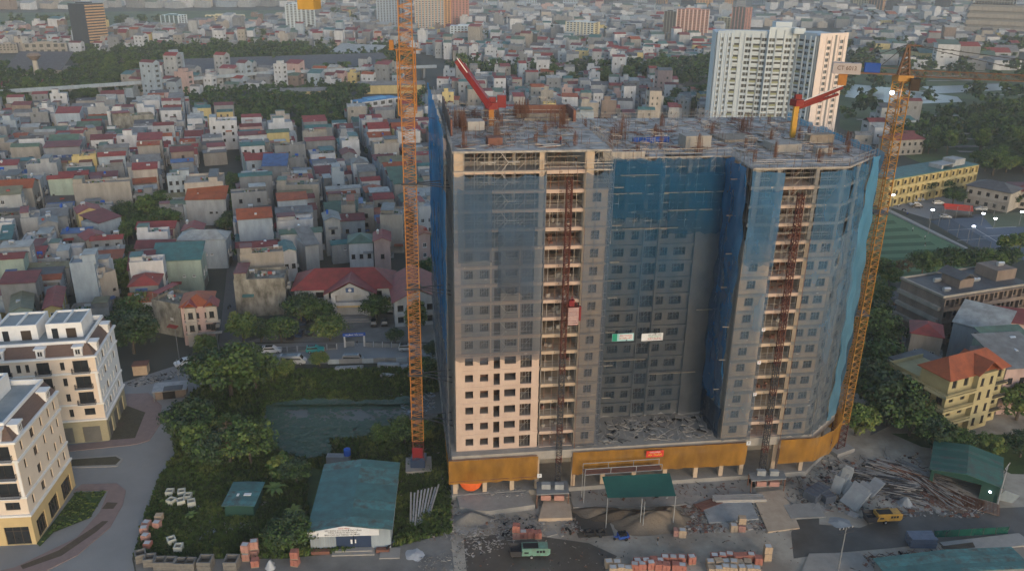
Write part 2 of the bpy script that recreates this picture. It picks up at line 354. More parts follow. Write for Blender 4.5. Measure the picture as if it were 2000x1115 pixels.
for k in range(4, 20):
    mb.box(49.1, -1.12, LV(k)-.55, 54.2, -1, LV(k), 0); mb.box(60.2, -1.12, LV(k)-.55, 65.6, -1, LV(k), 0)
    mb.prism([(65.6, -1.12), (74.6, 6.45), (74.5, 6.6), (65.5, -1.0)], LV(k)-.55, LV(k), 0)
mb.build('floor_band', ['bare_concrete'], T, kind='stuff')
for u, v in ((50.2, -.7), (53.8, -.7), (60.6, -.7), (65.3, -.7), (70, 3.0), (74.1, 6.8), (74.1, 16), (74.1, 24), (49.5, 4)):
    for k in range(15, 19): column(T, u, v, LV(k), LV(k+1)-.25, .9 if u == 50.2 else .6, .6, 'bare_concrete')
# --- dark cores inside the open storeys so daylight does not run straight through
MB().box(3, 14, LV(15), 22, 40, LV(20)-.4).build('core_wall', ['bare_concrete'], T); MB().box(29, 15, LV(15), 72, 36, LV(19)-.3).build('core_wall', ['bare_concrete'], T)
# --- podium
mb = MB().prism([(-1, -1.6), (67, -1.6), (75.4, 5.6), (75.4, 60), (-1, 60)], 7.7, 9.42, 0); mb.build('podium_roof', ['bare_concrete'], T)
MB().prism([(-1, -1.4), (67, -1.4), (75.6, 6), (75.6, 45), (-1, 45)], 0, 1.1, 0).build('podium_floor', ['bare_concrete'], T)
MB().box(.5, 7, 1.1, 74, 7.4, 7.7, 0).build('shop_wall', ['bare_concrete'], T)
for u in (-.4, 5, 10, 14.6, 21.4, 27, 33, 39, 45, 50, 54, 60.3, 66): column(T, u, -.6, 1.1, 7.7, .8, .8, 'tan_concrete')
MB().box(2, -1.3, 1.15, 3, -1.0, 1.2).build('kerb', ['bare_concrete'], T)
for u0, u1, c in ((1.2, 5.6, 'boom_red'), (5.8, 13, 'net_teal')):
    if c == 'boom_red':
        tag(MB().sphere((0, 0, 0), 1, 0, 12, 7, (2.1, .8, 2.1)).build('orange_ball_canopy', ['boom_red']), 'round orange fabric bulge under the left end of the orange net', 'canopy')
        o = bpy.data.objects['orange_ball_canopy']; o.location = BW(2.4, -1.0, 3.6); mat('orange_fabric', (.75, .14, .03), (.6, .1, .02)); o.data.materials[0] = M['orange_fabric']
# --- scaffolding behind the nets and at the roof edges (each run is one piece)
def scaffold(name, p0, p1, z0, z1, out=.9, dz=1.6, dx=1.5, r=.035, m='steel_pipe', br=True, jit=0):
    mb = MB(); L = math.hypot(p1[0]-p0[0], p1[1]-p0[1]); D = ((p1[0]-p0[0])/L, (p1[1]-p0[1])/L); N = (D[1], -D[0]); n = max(1, int(L/dx))
    P = lambda a, o, z: (p0[0]+D[0]*a+N[0]*o, p0[1]+D[1]*a+N[1]*o, z)
    for i in range(n+1):
        a = L*i/n
        for o in (.25, out): mb.bar(P(a, o, z0), P(a, o, z1+(rnd.uniform(-.2, jit) if jit else 0)), r, 0, 3)
    z = z0
    while z < z1+.01:
        for o in (.25, out): mb.bar(P(0, o, z), P(L, o, z), r*.8, 0, 3)
        if br:
            for i in range(0, n, 2):
                a = L*i/n; b = L*min(i+1, n)/n
                if z+dz <= z1+.01: mb.bar(P(a, out, z), P(b, out, z+dz), r*.7, 0, 3)
        z += dz
    return mb.build(name, [m], T, kind='stuff')
scaffold('scaffold', (0, 0), (14.6, 0), LV(15), LV(20)); scaffold('scaffold', (21.2, 0), (25.2, 0), 9.5, LV(20))
scaffold('scaffold', (26, 8.2), (49, 8.2), LV(15), LV(19)+.8, jit=.8); scaffold('scaffold', (49.2, 8), (49.2, -1), 10, LV(19)+1.2, dx=1.8, dz=3.2, jit=.8)
scaffold('scaffold', (49.2, -1.2), (65.6, -1.2), LV(14), LV(19)+1.0, jit=.8); scaffold('scaffold', (65.6, -1), (74.5, 6.5), 9.5, LV(19)+1.2, dx=2, dz=3.2, jit=.8); scaffold('scaffold', (74.5, 6.5), (74.5, 44), 9.5, LV(19)+1.4, dx=3, dz=3.2, jit=.8)
scaffold('scaffold', (0, 60), (0, 0), 3, LV(20)+1.6, dx=2.4, dz=1.6, out=1.3, br=False); scaffold('scaffold', (25.2, 0), (25.2, 8.5), LV(15), LV(20)+.6, jit=.7)
mb = MB()   # the dense interior propping of the topmost storeys
for k, (a, b, ya) in [(k, q) for k in range(15, 20) for q in ((1.8, 14, 1.2), (15.2, 21, 1.5), (26, 48.5, 9.6), (50, 66, .4))]:
    if a > 25 and k == 19: continue
    for i in range(int((b-a)/1.1)):
        x = a+i*1.1+rnd.uniform(-.1, .1)
        for y in (ya, ya+1.8): mb.bar((x, y, LV(k)), (x, y, LV(k+1)-.3), .03, rnd.randint(0, 1), 3)
    for z in (.9, 1.8): mb.bar((a, ya, LV(k)+z), (b, ya, LV(k)+z), .03, 0, 3)
    for i in range(int((b-a)/3)): mb.bar((a+i*3, ya, LV(k)+.2), (a+i*3+2.2, ya, LV(k)+2.6), .03, 1, 3)
mb.build('shoring_props', ['steel_pipe', 'rust'], T, kind='stuff')
# zig-zag access stair behind the left wing net
mb = MB()
for k in range(9, 20):
    z = LV(k); mb.box(8.6, -1.0, z+1.5, 10.4, -.7, z+1.62, 0); mb.bar((8.6, -.9, z+1.5), (7.4, -.9, z+3.1), .07); mb.bar((8.6, -.9, z+1.5), (7.4, -.9, z-.1), .07)
    if k > 14: mb.box(4.2, -1.0, z+1.45, 6.6, -.75, z+1.55, 0)
mb.build('access_stair', ['ply_pale'], T)
# --- nets
def net(P0, P1, z0, z1, m, name='safety_net', amp=.12, du=.9, dz=1.07, sag=0):
    L = math.hypot(P1[0]-P0[0], P1[1]-P0[1]); D = ((P1[0]-P0[0])/L, (P1[1]-P0[1])/L); N = (D[1], -D[0]); n = max(1, round(L/du)); k = max(1, round((z1-z0)/dz)); mb = MB(); ph = rnd.random()*9
    for j in range(k+1):
        for i in range(n+1):
            a = L*i/n; z = z0+(z1-z0)*j/k; o = amp*(math.sin(a*2.1+ph+z*.15)+.6*math.sin(a*.8+z*.9+ph))+rnd.uniform(-.05, .05)
            zz = z+(rnd.uniform(-.35, .35) if j in (0, k) and sag else 0)
            mb.v.append((P0[0]+D[0]*a+N[0]*o, P0[1]+D[1]*a+N[1]*o, zz))
    for j in range(k):
        for i in range(n): mb.f.append((j*(n+1)+i, j*(n+1)+i+1, (j+1)*(n+1)+i+1, (j+1)*(n+1)+i)); mb.m.append(0)
    o = mb.build(name, [m], T)
    for p in o.data.polygons: p.use_smooth = True
    return o
net((-.2, -1.3), (14.7, -1.3), LV(9)-.9, LV(19)-.7, 'net_grey', sag=1, amp=.2); net((21.2, -1.35), (25.7, -1.35), 9.6, LV(19)-.4, 'net_grey', sag=1, amp=.2)
net((-1.5, 60), (-1.5, -1.4), LV(9)-1.5, LV(18), 'net_blue', du=2, sag=1); net((-1.5, 60), (-1.5, 2), LV(18), LV(20)+2.6, 'net_blue', du=2, sag=1); net((-1.5, 60), (-1.5, -1.3), 9, LV(9)-1.6, 'net_grey', du=2, sag=1)
net((26, 7.2), (49, 7.2), 10.5, LV(19)-.2, 'net_teal', sag=1, amp=.25)
net((48, 7.6), (48, -1.6), 16, LV(19), 'net_blue', sag=1, amp=.35); net((48.05, 7.6), (48.05, -1.6), 9.8, 16, 'net_deep', amp=.25)
net((48.6, -2.4), (54.1, -2.4), 9.6, LV(19)-.3, 'net_corner', sag=1, amp=.22)
net((60.3, -2.4), (66.0, -2.4), 9.6, LV(19)-.5, 'net_corner', sag=1, amp=.22)
net((66.0, -2.4), (71.8, 2.45), 9.6, LV(19)-.3, 'net_corner', sag=1, amp=.3); net((71.9, 2.5), (75.8, 5.8), 9.6, LV(19)+.3, 'net_pale', sag=1, amp=.3); net((75.9, 5.8), (75.9, 45), 9, LV(19)+.8, 'net_pale', sag=1, amp=.3, du=1.5)
mb = MB()   # planks and ledger pipes that stick out through the cloth
for k, a_, b_ in ((18, 29, 36), (17, 37, 48), (17, 27, 33), (16, 38, 46), (15, 30, 40), (12, 27, 29), (10, 45, 49), (7, 28, 36), (6, 37, 46)):
    mb.box(a_, 6.7, LV(k)+.3, b_, 6.95, LV(k)+.38)
for k in range(6, 19, 2):
    y_ = -1.9+rnd.uniform(0, 4); mb.box(46.8, y_, LV(k)+.5, 47.9, y_+.25, LV(k)+.6); mb.box(25.8, -1.6, LV(k)+.4, 27.4, -1.35, LV(k)+.5)
mb.build('platform_plank', ['ply'], T, kind='stuff')
mb = MB()
for k in range(3, 20):
    for a_, b_, y_ in ((-.2, 14.7, -1.0), (21.2, 25.6, -1.0), (48.8, 54.1, -2.1), (60.3, 65.9, -2.1)):
        if k > 8 or y_ < -2 or a_ > 20: mb.bar((a_, y_, LV(k)+.1), (b_, y_, LV(k)+.1), .06); mb.bar((a_, y_, LV(k)+1.2), (b_, y_, LV(k)+1.2), .04)
mb.build('net_ledger', ['steel_pipe'], T, kind='stuff')
# overlapping second strips, hung unevenly with torn lower edges
for a_, b_, z0, z1, m_, off in ((0.5, 6, 46, 58, 'net_grey', -1.45), (7, 13, 40, 52, 'net_grey', -1.5), (49, 54, 44, 57, 'net_corner', -2.55)):
    net((a_, off), (b_, off), z0, z1, m_, sag=1, amp=.3)
for a_, b_, z0, z1 in ((27, 37, 50, 60), (38, 48, 47, 58)): net((a_, 7.0), (b_, 7.0), z0, z1, 'net_teal', sag=1, amp=.3)
# orange catch-net skirts
def skirt(name, P, z0, z1, label):
    o = None; mb = MB()
    for i in range(len(P)-1):
        L = math.hypot(P[i+1][0]-P[i][0], P[i+1][1]-P[i][1]); n = max(1, round(L/1.2)); D = ((P[i+1][0]-P[i][0])/L, (P[i+1][1]-P[i][1])/L); N = (D[1], -D[0]); b = len(mb.v)
        for j in range(6):
            for q in range(n+1):
                a = L*q/n; o_ = .1*math.sin(a*1.7+j)+rnd.uniform(-.04, .04)+j*.07-.2; mb.v.append((P[i][0]+D[0]*a+N[0]*o_, P[i][1]+D[1]*a+N[1]*o_, z0+(z1-z0)*j/5+(rnd.uniform(-.12, .12) if j in (0,) else 0)))
        for j in range(5):
            for q in range(n): mb.f.append((b+j*(n+1)+q, b+j*(n+1)+q+1, b+(j+1)*(n+1)+q+1, b+(j+1)*(n+1)+q)); mb.m.append(0)
    o = mb.build(name, ['net_orange']); o.matrix_world = T.matrix_basis; tag(o, label, 'debris net')
    for p in o.data.polygons: p.use_smooth = True
    return o
skirt('debris_net', [(-1.6, 8), (-1.6, -2.2), (14.5, -2.2)], 3.8, 8.9, 'orange debris net round the foot of the left front wing, above the orange ball')
skirt('debris_net', [(20.9, -2.2), (53.9, -2.6)], 4.2, 9.2, 'long orange debris net with the red banner between the two hoists')
skirt('debris_net', [(60.4, -2.6), (67.5, -2.6), (72, -.3), (75.6, 3.2), (77, 7.5), (77, 22)], 3.9, 9.3, 'orange debris net curving round the corner beside the second hoist')
mb = MB()
for a, b in ((-1.4, 14.4), (21, 53.8), (60.5, 67)):
    for z in (4.4, 8.9): mb.bar((a, -2.05, z), (b, -2.05, z), .06)
    x = a
    while x < b: mb.bar((x, -2.0, 4.0), (x, -1.5, 9.2), .05); x += 2.6
mb.build('net_bracket', ['rust'], T, kind='stuff')
# --- roof decks
mat('deck', (.42, .40, .38), (.19, .18, .165), .45, sharp=.12, bump=.3)
MB().prism([(-.2, -.15), (25.4, -.15), (25.4, 42), (-.2, 42)], LV(20)-.35, LV(20), 0).build('roof_deck', ['deck'], T)
MB().prism([(25.6, 8.2), (49, 8.2), (49, -1.4), (65.8, -1.4), (74.8, 6.2), (74.8, 45), (25.6, 45)], LV(19)-.3, LV(19), 0).build('roof_deck', ['deck'], T)
MB().prism([(-.2, 42.1), (50, 45.2), (50, 60), (-.2, 60)], LV(18), LV(18)+.3, 0).build('roof_deck', ['deck'], T)
mb = MB(); mb.box(26, 8.25, LV(19)+.01, 33.5, 8.6, LV(19)+.9); mb.box(25.9, 8.6, LV(19), 26.2, 16, LV(19)+.9)
mb.build('parapet', ['ply_pale'], T)
ply = [MB().box(0, 0, 0, a, b, .06).mesh('plywood_sheet', [m]) for a, b, m in ((2.4, 1.2, 'ply'), (2.4, 1.2, 'ply_pale'), (3.0, 1.0, 'ply_pale'), (3.6, .5, 'ply'), (2.0, 1.3, 'ply_red'))]
def onroof():
    r = rnd.random()
    if r < .42: return rnd.uniform(.5, 22), rnd.uniform(.5, 38), LV(20)
    if r < .65: return rnd.uniform(27, 48), rnd.uniform(10, 42), LV(19)
    return rnd.uniform(50, 72), rnd.uniform(4, 42), LV(19)
for i in range(150):
    u, v, z = onroof(); o = obj('plywood_sheet', rnd.choice(ply), T, (u, v, z+.02+.05*(i % 5)), rnd.choice([0, PI/2, .2, -.3, rnd.random()*3]))
    if rnd.random() < .25: o.rotation_euler[0] = rnd.uniform(-.1, .15)
def rebar(n, h, s):
    mb = MB()
    for i in range(n):
        a, b = (rnd.uniform(-s, s), rnd.uniform(-s, s)); mb.bar((a, b, 0), (a+rnd.uniform(-.1, .1), b+rnd.uniform(-.1, .1), h*rnd.uniform(.8, 1.1)), .025, 0, 3)
    for z in (.4, .9, 1.4): mb.bar((-s, -s, z), (s, -s, z), .03, 0, 3); mb.bar((-s, s, z), (s, s, z), .03, 0, 3)
    return mb.mesh('rebar_column', ['rust'])
rb = [rebar(18, 2.3, .4), rebar(26, 2.8, .6), rebar(14, 1.8, .3)]
for i, (u, v) in enumerate([(2, 4), (8, 10), (14, 6), (20, 3), (3, 16), (10, 20), (17, 14), (22, 22), (6, 30), (14, 31), (28, 12), (33, 11), (38, 14), (44, 11), (47, 18), (31, 22), (40, 24), (51, 3), (56, 6), (62, 2), (66, 6), (71, 9), (74, 15), (54, 14), (60, 17), (67, 20), (72, 26), (52, 26), (60, 30), (68, 36), (36, 33), (45, 36), (29, 36)]):
    obj('rebar_column', rb[i % 3], T, (u, v, LV(20) if u < 25.4 else LV(19)), sc=(1, 1, rnd.uniform(.8, 1.3)))
# edge rails of standing pipes and the timber form wall at the back of the left wing
mb = MB()
for (a, b), z in (((0, 0), LV(20)), ):
    pass
def railrun(p0, p1, z, h=1.3, dx=1.3):
    L = math.hypot(p1[0]-p0[0], p1[1]-p0[1]); n = int(L/dx)
    for i in range(n+1):
        t = i/n; x, y = p0[0]+(p1[0]-p0[0])*t, p0[1]+(p1[1]-p0[1])*t; mb.bar((x, y, z-.6), (x+rnd.uniform(-.08, .08), y, z+h*rnd.uniform(.7, 1.4)), .04, rnd.randint(0, 1), 3)
    for q in (.5, 1.0): mb.bar((p0[0], p0[1], z+h*q), (p1[0], p1[1], z+h*q+rnd.uniform(-.1, .1)), .035, 0, 3)
railrun((26, 8), (49, 8), LV(19)); railrun((49, 8), (49, -1.3), LV(19)); railrun((49, -1.3), (65.8, -1.3), LV(19)); railrun((65.8, -1.3), (74.8, 6.2), LV(19)); railrun((74.8, 6.2), (74.8, 45), LV(19)); railrun((0, 30), (25.3, 30), LV(20)); railrun((25.4, 0), (25.4, 42), LV(20)); railrun((14, -1), (25.4, -1), LV(19)); railrun((26, 44), (74, 44), LV(19))
for i in range(620):
    u, v, z = onroof(); l = rnd.uniform(1.5, 4); a = rnd.random()*PI if rnd.random() < .4 else rnd.choice([0, PI/2]); mb.bar((u, v, z+.15), (u+l*math.cos(a), v+l*math.sin(a), z+.15+rnd.uniform(0, .25)), .05, rnd.randint(0, 2), 4)
for i in range(420):
    u, v, z = onroof(); mb.bar((u, v, z), (u+rnd.uniform(-.1, .1), v, z+rnd.uniform(.5, 2.6)), .03, rnd.randint(0, 1), 3)
for i in range(26):   # frame scaffolds standing on the deck
    u, v, z = onroof(); a = rnd.uniform(1.2, 2.4); h = rnd.uniform(1.5, 3.0)
    for p_ in ((0, 0), (a, 0), (0, a), (a, a)): mb.bar((u+p_[0], v+p_[1], z), (u+p_[0], v+p_[1], z+h), .04, 0, 3)
    for zz in (h*.5, h): mb.bar((u, v, z+zz), (u+a, v, z+zz), .035, 0, 3); mb.bar((u, v+a, z+zz), (u+a, v+a, z+zz), .035, 0, 3); mb.bar((u, v, z+zz), (u, v+a, z+zz), .035, 0, 3)
    mb.bar((u, v, z), (u+a, v, z+h), .03, 1, 3)
for u0_, n_ in ((9, 60), (15, 60), (20, 50), (2, 40), (33, 40), (60, 40)):   # dense rebar cages of the next lift
    v0_ = rnd.uniform(18, 30)
    for i in range(n_): x_ = u0_+rnd.uniform(-1.4, 1.4); y_ = v0_+rnd.uniform(-1.2, 1.2); z_ = LV(20) if u0_ < 25 else LV(19); mb.bar((x_, y_, z_), (x_+rnd.uniform(-.1, .1), y_, z_+rnd.uniform(2, 4)), .03, 1, 3)
mb.build('roof_clutter', ['steel_pipe', 'rust', 'ply'], T, kind='stuff')
mb = MB()
mb.box(14, 31, LV(20), 24.5, 31.6, LV(20)+2.0, 0); mb.box(24, 24, LV(20), 24.5, 31, LV(20)+2.2, 0); mb.box(14, 28.2, LV(20)+.01, 24, 28.8, LV(20)+.8, 1); mb.box(15, 25.2, LV(20)+.01, 24, 25.6, LV(20)+.5, 1)
mb.build('wall_formwork', ['ply_red', 'ply'], T)
mb = MB()
for i in range(13): mb.box(.4, 12+i*2, LV(20)+.01, .7, 13.9+i*2, LV(20)+2.8+.1*(i % 3), i % 2)
mb.build('edge_formwork', ['ply_red', 'ply'], T)
for u, v, a, b, h, m in ((5, 18, 3, 3, 1.6, 'ply_pale'), (7, 5, 2.4, 2, 1.2, 'ply_red'), (38, 20, 7, .8, .9, 'boom_blue'), (45, 16, 5, 3.2, 2.2, 'bare_concrete'), (60, 12, 5, 4.5, 1.4, 'bare_concrete'), (55, 22, 7, 6, .5, 'ply'), (70, 18, 5, 2, 1.6, 'ply'), (66, 9, 3, 2.2, 1.1, 'bare_concrete')):
    if m == 'boom_blue': mat('boom_blue', (.03, .09, .35))
    z = LV(20) if u < 25 else LV(19)
    MB().cbox(u, v, z+.01, a, b, h, 0, .1).build('material_stack', [m], T)
# podium-roof debris
mb = MB()
for i in range(260):
    u, v = rnd.uniform(26, 48), rnd.uniform(-1, 6.8); h = 9.45+rnd.uniform(0, .5)
    if rnd.random() < .5: mb.cbox(u, v, h, rnd.uniform(.3, 1.8), rnd.uniform(.1, .6), .1, rnd.randint(0, 3), rnd.random()*3)
    else: a = rnd.random()*PI; l = rnd.uniform(.6, 2.2); mb.bar((u, v, h), (u+l*math.cos(a), v+l*math.sin(a), h+rnd.uniform(0, .5)), .05, rnd.randint(0, 3))
mb.build('demolition_debris', ['steel_pipe', 'bare_concrete', 'ply_pale', 'black'], T, kind='stuff')
# banners
def banner(name, u, v, z, wd, h, m, label, lines, tilt=0):
    r = thing(name, label, 'banner', BW(u, v, z), BR)
    MB().box(-wd/2, 0, -h/2, wd/2, .06, h/2).build('panel', [m], r)
    for s, x, zz, sz, mm, sx in lines: text(s, r, (x, -.03, zz), (PI/2, 0, 0), sz, mm, sx=sx)
    return r
mat('ink_red', (.45, .03, .03)); mat('ink_dark', (.05, .05, .06)); mat('ink_yellow', (.85, .55, .08)); mat('banner_cyan', (.35, .62, .66)); mat('banner_white', (.68, .70, .72)); mat('banner_red', (.62, .05, .03)); mat('ink_green', (.02, .3, .2)); mat('ink_white', (.8, .8, .8))
r = banner('banner', 31.4, 6.9, 27.3, 4.1, 1.5, 'banner_cyan', 'cyan and pink banner hung on the recessed centre wall', [('AN TOÀN', .5, .32, .5, 'ink_red', 1), ('LÀ TRÊN HẾT', .5, -.22, .5, 'ink_red', .8)])
MB().box(-2.0, -.02, -.72, -1.1, 0, .72).box(.1-.8, -.015, -.45, 1.9, -.001, .6, 1).build('print_patch', ['ink_green', 'banner_white'], r)
banner('banner', 37.0, 6.9, 27.1, 4.1, 1.5, 'banner_white', 'white banner with dark lines hung on the recessed centre wall', [('NHÀ THẦU THI CÔNG', .45, .45, .3, 'ink_dark', .8), ('TỔNG CÔNG TY', .45, .08, .36, 'ink_green', .9), ('XÂY DỰNG', .45, -.36, .5, 'ink_red', 1)])
banner('banner', 36.0, -3.05, 8.3, 3.3, 1.35, 'banner_red', 'small red banner with yellow lettering on the long orange net', [('CHÀO MỪNG', 0, .35, .4, 'ink_white', .8), ('AN TOÀN', 0, -.2, .62, 'ink_yellow', .9)])
for u, z in ((14.75, 5.1), (53.9, 9.2)): 
    r = thing('sign', 'small white sign beside the %s hoist' % ('first' if u < 20 else 'second'), 'sign', BW(u, -2.9, z), BR); MB().box(-.4, 0, -.4, .4, .05, .4).build('panel', ['banner_white'], r); text('P', r, (0, -.02, 0), (PI/2, 0, 0), .6, 'ink_dark')
for k, u in ((10, 54.0), (8, 54.0), (6, 54.0)):
    r = thing('sign', 'small white sign %s of three up the open bay beside the curved corner' % {10: 'topmost', 8: 'in the middle', 6: 'lowest'}[k], 'sign', BW(u, -2.55, LV(k)+.1), BR); MB().box(-.32, 0, -.32, .32, .05, .32).build('panel', ['banner_white'], r); text('P', r, (0, -.02, 0), (PI/2, 0, 0), .5, 'ink_red')
# ================================================================ construction hoists
def hoist(u, v, z1, label, cage_z):
    r = thing('construction_hoist', label, 'hoist', BW(u, v, 1.1), BR); n = int((z1-1.1)/1.5)
    sec = MB()
    for a in (-.42, .42):
        for b in (-.42, .42): sec.bar((a, b, 0), (a, b, 1.5), .09)
    for a in (-.42, .42): sec.bar((a, -.5, 0), (a, .5, .75), .05); sec.bar((a, .5, .75), (a, -.5, 1.5), .05); sec.bar((-.5, a, 0), (.5, a, .75), .05); sec.bar((.5, a, .75), (-.5, a, 1.5), .05)
    for z in (0, .75): sec.bar((-.5, -.5, z), (.5, -.5, z), .06); sec.bar((-.5, .5, z), (.5, .5, z), .06)
    ms = sec.mesh('mast_section', ['hoist_red']); ms2 = sec.mesh('mast_section', ['dark_steel'])
    for i in range(n): obj('mast_section', ms if i > n*.45 or i % 4 == 0 else ms2, r, (0, 0, i*1.5))
    if cage_z:
        c = MB().box(.65, -.75, cage_z, 2.3, .75, cage_z+.15, 1)
        for i in range(9): c.box(.5, -.8, cage_z+.15+i*.36, 2.3, -.76, cage_z+.38+i*.36, 0)
        c.box(2.26, -.75, cage_z+.15, 2.3, .75, cage_z+3.3, 0); c.box(.5, -.75, cage_z+3.3, 2.3, .75, cage_z+3.4, 1); c.box(2.4, -.7, cage_z+.8, 2.75, -.2, cage_z+3.4, 2)
        c.bar((.6, 0, cage_z+3.4), (1.2, 0, cage_z+5), .06, 2); c.bar((2.2, 0, cage_z+3.4), (1.2, 0, cage_z+5), .06, 2); c.box(.7, -.4, cage_z+3.4, 1.6, .4, cage_z+4.4, 2)
        c.build('cage', ['pale_red', 'hoist_red', 'boom_red'], r)
    MB().box(-2.2, -1.4, -1.1, 2.4, 1.2, -.85).build('base_frame', ['bare_concrete'], r)
    mb = MB().bar((2.9, .3, 0), (2.9, .3, z1-10), .05); mb.build('cable_guide', ['rust'], r)
    return r
mat('pale_red', (.55, .42, .40), (.45, .25, .22), 1)
hoist(18.4, -1.6, 60.3, 'red lattice hoist mast with a pink louvred cage on the left wing', 33.2)
hoist(57.4, -2.6, 57.5, 'red lattice hoist mast on the wing with the curved corner', 0)
# ================================================================ tower cranes
def lattice(name, w_, h_, n, m, rch=.075, rbr=.04, axis='z', mesh_only=False):
    mb = MB(); s = w_/2
    for a in (-s, s):
        for b in (-s, s): mb.bar((a, b, 0), (a, b, h_*n), rch)
    for i in range(n):
        z0, z1, zm = h_*i, h_*(i+1), h_*(i+.5)
        for a in (-s, s):
            mb.bar((a, -s, z0), (a, s, zm), rbr); mb.bar((a, s, zm), (a, -s, z1), rbr); mb.bar((-s, a, z0), (s, a, zm), rbr); mb.bar((s, a, zm), (-s, a, z1), rbr)
            mb.bar((a, -s, z0), (a, s, z0), rbr); mb.bar((-s, a, z0), (s, a, z0), rbr)
    return mb.mesh(name, [m])
def crane(x, y, top, ang, label, m, rz=.12):
    r = thing('tower_crane', label, 'tower crane', (x, y, 0), 0); nsec = round((top-.8)/5.6); q_ = (top-.8)/(nsec*5.6)
    sec = lattice('mast_section', 2.1, 1.4, 4, m, .11, .055); sec2 = lattice('mast_section', 2.1, 1.4, 4, 'hoist_red', .11, .055)
    MB().cbox(0, 0, 0, 5, 5, .8, 0, rz).build('base', ['bare_concrete'], r)
    for i in range(nsec): obj('mast_section', sec2 if (i == 0) else sec, r, (0, 0, .8+i*5.6*q_), rz, (1, 1, q_))
    zt = .8+nsec*5.6*q_
    mb = MB(); mb.bar((-.7, -1.02, 1), (-.7, -1.02, zt), .03, 0)
    for i in range(int(zt/1.4)): mb.bar((-.7, -.8, 1+i*1.4), (.5, -.8, 2.0+i*1.4), .03)
    mb.build('ladder', ['rust'], r)
    return r, zt
# left crane
ax, ay = -17.54, 138.2
r, zt = crane(ax, ay, 92, 0, 'orange lattice tower crane standing beside the green-roofed shed', 'crane_orange')
mb = MB()
for z, q in ((78.3, 1.75), (72, 1.3)):
    mb.cbox(0, 0, z, 2*q, .3, .12, 0); mb.box(-q, -q, z, q, -q+.25, z+.15); mb.box(-q, q-.25, z, q, q, z+.15); mb.box(-q, -q, z, -q+.25, q, z+.15); mb.box(q-.25, -q, z, q, q, z+.15)
    for a in (-q, q):
        for b in (-q, q): mb.bar((a, b, z), (a, b, z+1.2), .05)
mb.box(-2.6, -1.4, 78.3, -1.7, .3, 78.45); mb.box(1.6, -1.2, 78.3, 2.6, .5, 78.45); mb.box(-2.5, -1.2, 78.4, -1.9, -.2, 79.8, 0)
for a in (-1.32, 1.32):
    for b in (-1.32, 1.32): mb.bar((a, b, 68), (a, b, 78.3), .12)
for i in range(4):
    z = 68+i*2.6
    for a in (-1.32, 1.32): mb.bar((a, -1.32, z), (a, 1.32, z+2.6), .06); mb.bar((-1.32, a, z), (1.32, a, z+2.6), .06); mb.bar((-1.32, a, z), (1.32, a, z), .08)
mb.build('climbing_frame', ['crane_orange'], r)
mb = MB().cbox(0, 0, zt, 3, 3, 1.2); mb.build('slewing_unit', ['crane_orange'], r)
g = math.radians(172); ux, uy = math.cos(g), math.sin(g)
MB().box(1.5, -.5, zt+1.2, 19, .5, zt+1.5, 0).build('counter_jib', ['crane_orange'], r, rz=g)
MB().box(14.3, -1.6, 84.1, 17.0, 1.6, 87.5, 0).box(14.5, -1.4, 87.5, 14.7, 1.4, zt+1.25).box(16.6, -1.4, 87.5, 16.8, 1.4, zt+1.25).build('counterweight', ['corr_yellow'], r, rz=g) if mat('corr_yellow', (.50, .30, .07), (.34, .20, .04), corr=('Y', 1.6)) else None
o = lattice('jib', 1.3, 1.5, 33, 'crane_orange', .08, .04); obj('jib', o, r, (0, 0, zt+2), 0).rotation_euler = (0, PI/2, g+PI)
MB().bar((0, 0, zt+1), (0, 0, zt+9), .5, 0, 4, .2).build('tower_peak', ['crane_orange'], r)
MB().box(-1.2, -2.6, zt-1.6, .6, -1.1, zt+.6).build('cab', ['white_paint'], r)
# tie-backs
def ties(r, x, y, zs, u, v):
    b = BW(u, v)
    for z in zs:
        mb = MB()
        for dx, dy, e in ((-.8, 0, -2), (.8, 0, 0), (.8, 0, 3)): mb.bar((dx, dy, z), (b[0]-x+e*math.sin(-BR), b[1]-y+e*math.cos(BR), z+.25), .11)
        mb.box(-1.3, -1.3, z-.15, 1.3, 1.3, z+.15); mb.build('wall_tie', ['dark_steel'], r)
ties(r, ax, ay, (11.5, 20.5, 37.5, 56.5), -.3, 7)
# right crane
bx, by = 66.6, 147.2
zr = hgt(bx, by, 158)
r, zt = crane(bx, by, zr, 0, 'yellow lattice tower crane with a dark peak rising beside the netted corner', 'crane_yellow', .5)
ties(r, bx, by, (30, 50), 74.6, 11)
ja = at(1650, 150, zt+1.0); jb = at(2000, 166, zt+1.0); g = math.atan2(jb[1]-ja[1], jb[0]-ja[0])
MB().cbox(0, 0, zt, 2.6, 2.6, 1.0).build('slewing_unit', ['crane_yellow'], r)
mb = MB(); top = hgt(bx, by, 88)
for a in (-.9, .9):
    for b in (-.9, .9): mb.bar((a, b, zt+.8), (a*.15, b*.15, top), .17)
for i in range(7):
    t0, t1 = i/7, (i+1)/7; z0, z1 = zt+.8+(top-zt-.8)*t0, zt+.8+(top-zt-.8)*t1; s0, s1 = .9*(1-t0*.85), .9*(1-t1*.85)
    for q in (-1, 1): mb.bar((-s0, q*s0, z0), (s1, q*s1, z1), .11); mb.bar((q*s0, s0, z0), (q*s1, -s1, z1), .11)
mb.bar((0, 0, top), (2.0, 0, top-.1), .12); mb.build('tower_peak', ['crane_brown'], r, rz=g) if mat('crane_brown', (.20, .11, .07), (.13, .08, .05), 1) else None
o = lattice('jib', 1.0, 1.4, 36, 'crane_brown', .07, .035); obj('jib', o, r, (0, 0, zt+1.3), 0).rotation_euler = (0, PI/2, g)
mb = MB().box(-11.5, -.6, zt+.9, -1.2, .6, zt+1.15); 
for q in (-.6, .6): mb.bar((-11.5, q, zt+2), (-1.2, q, zt+2), .04)
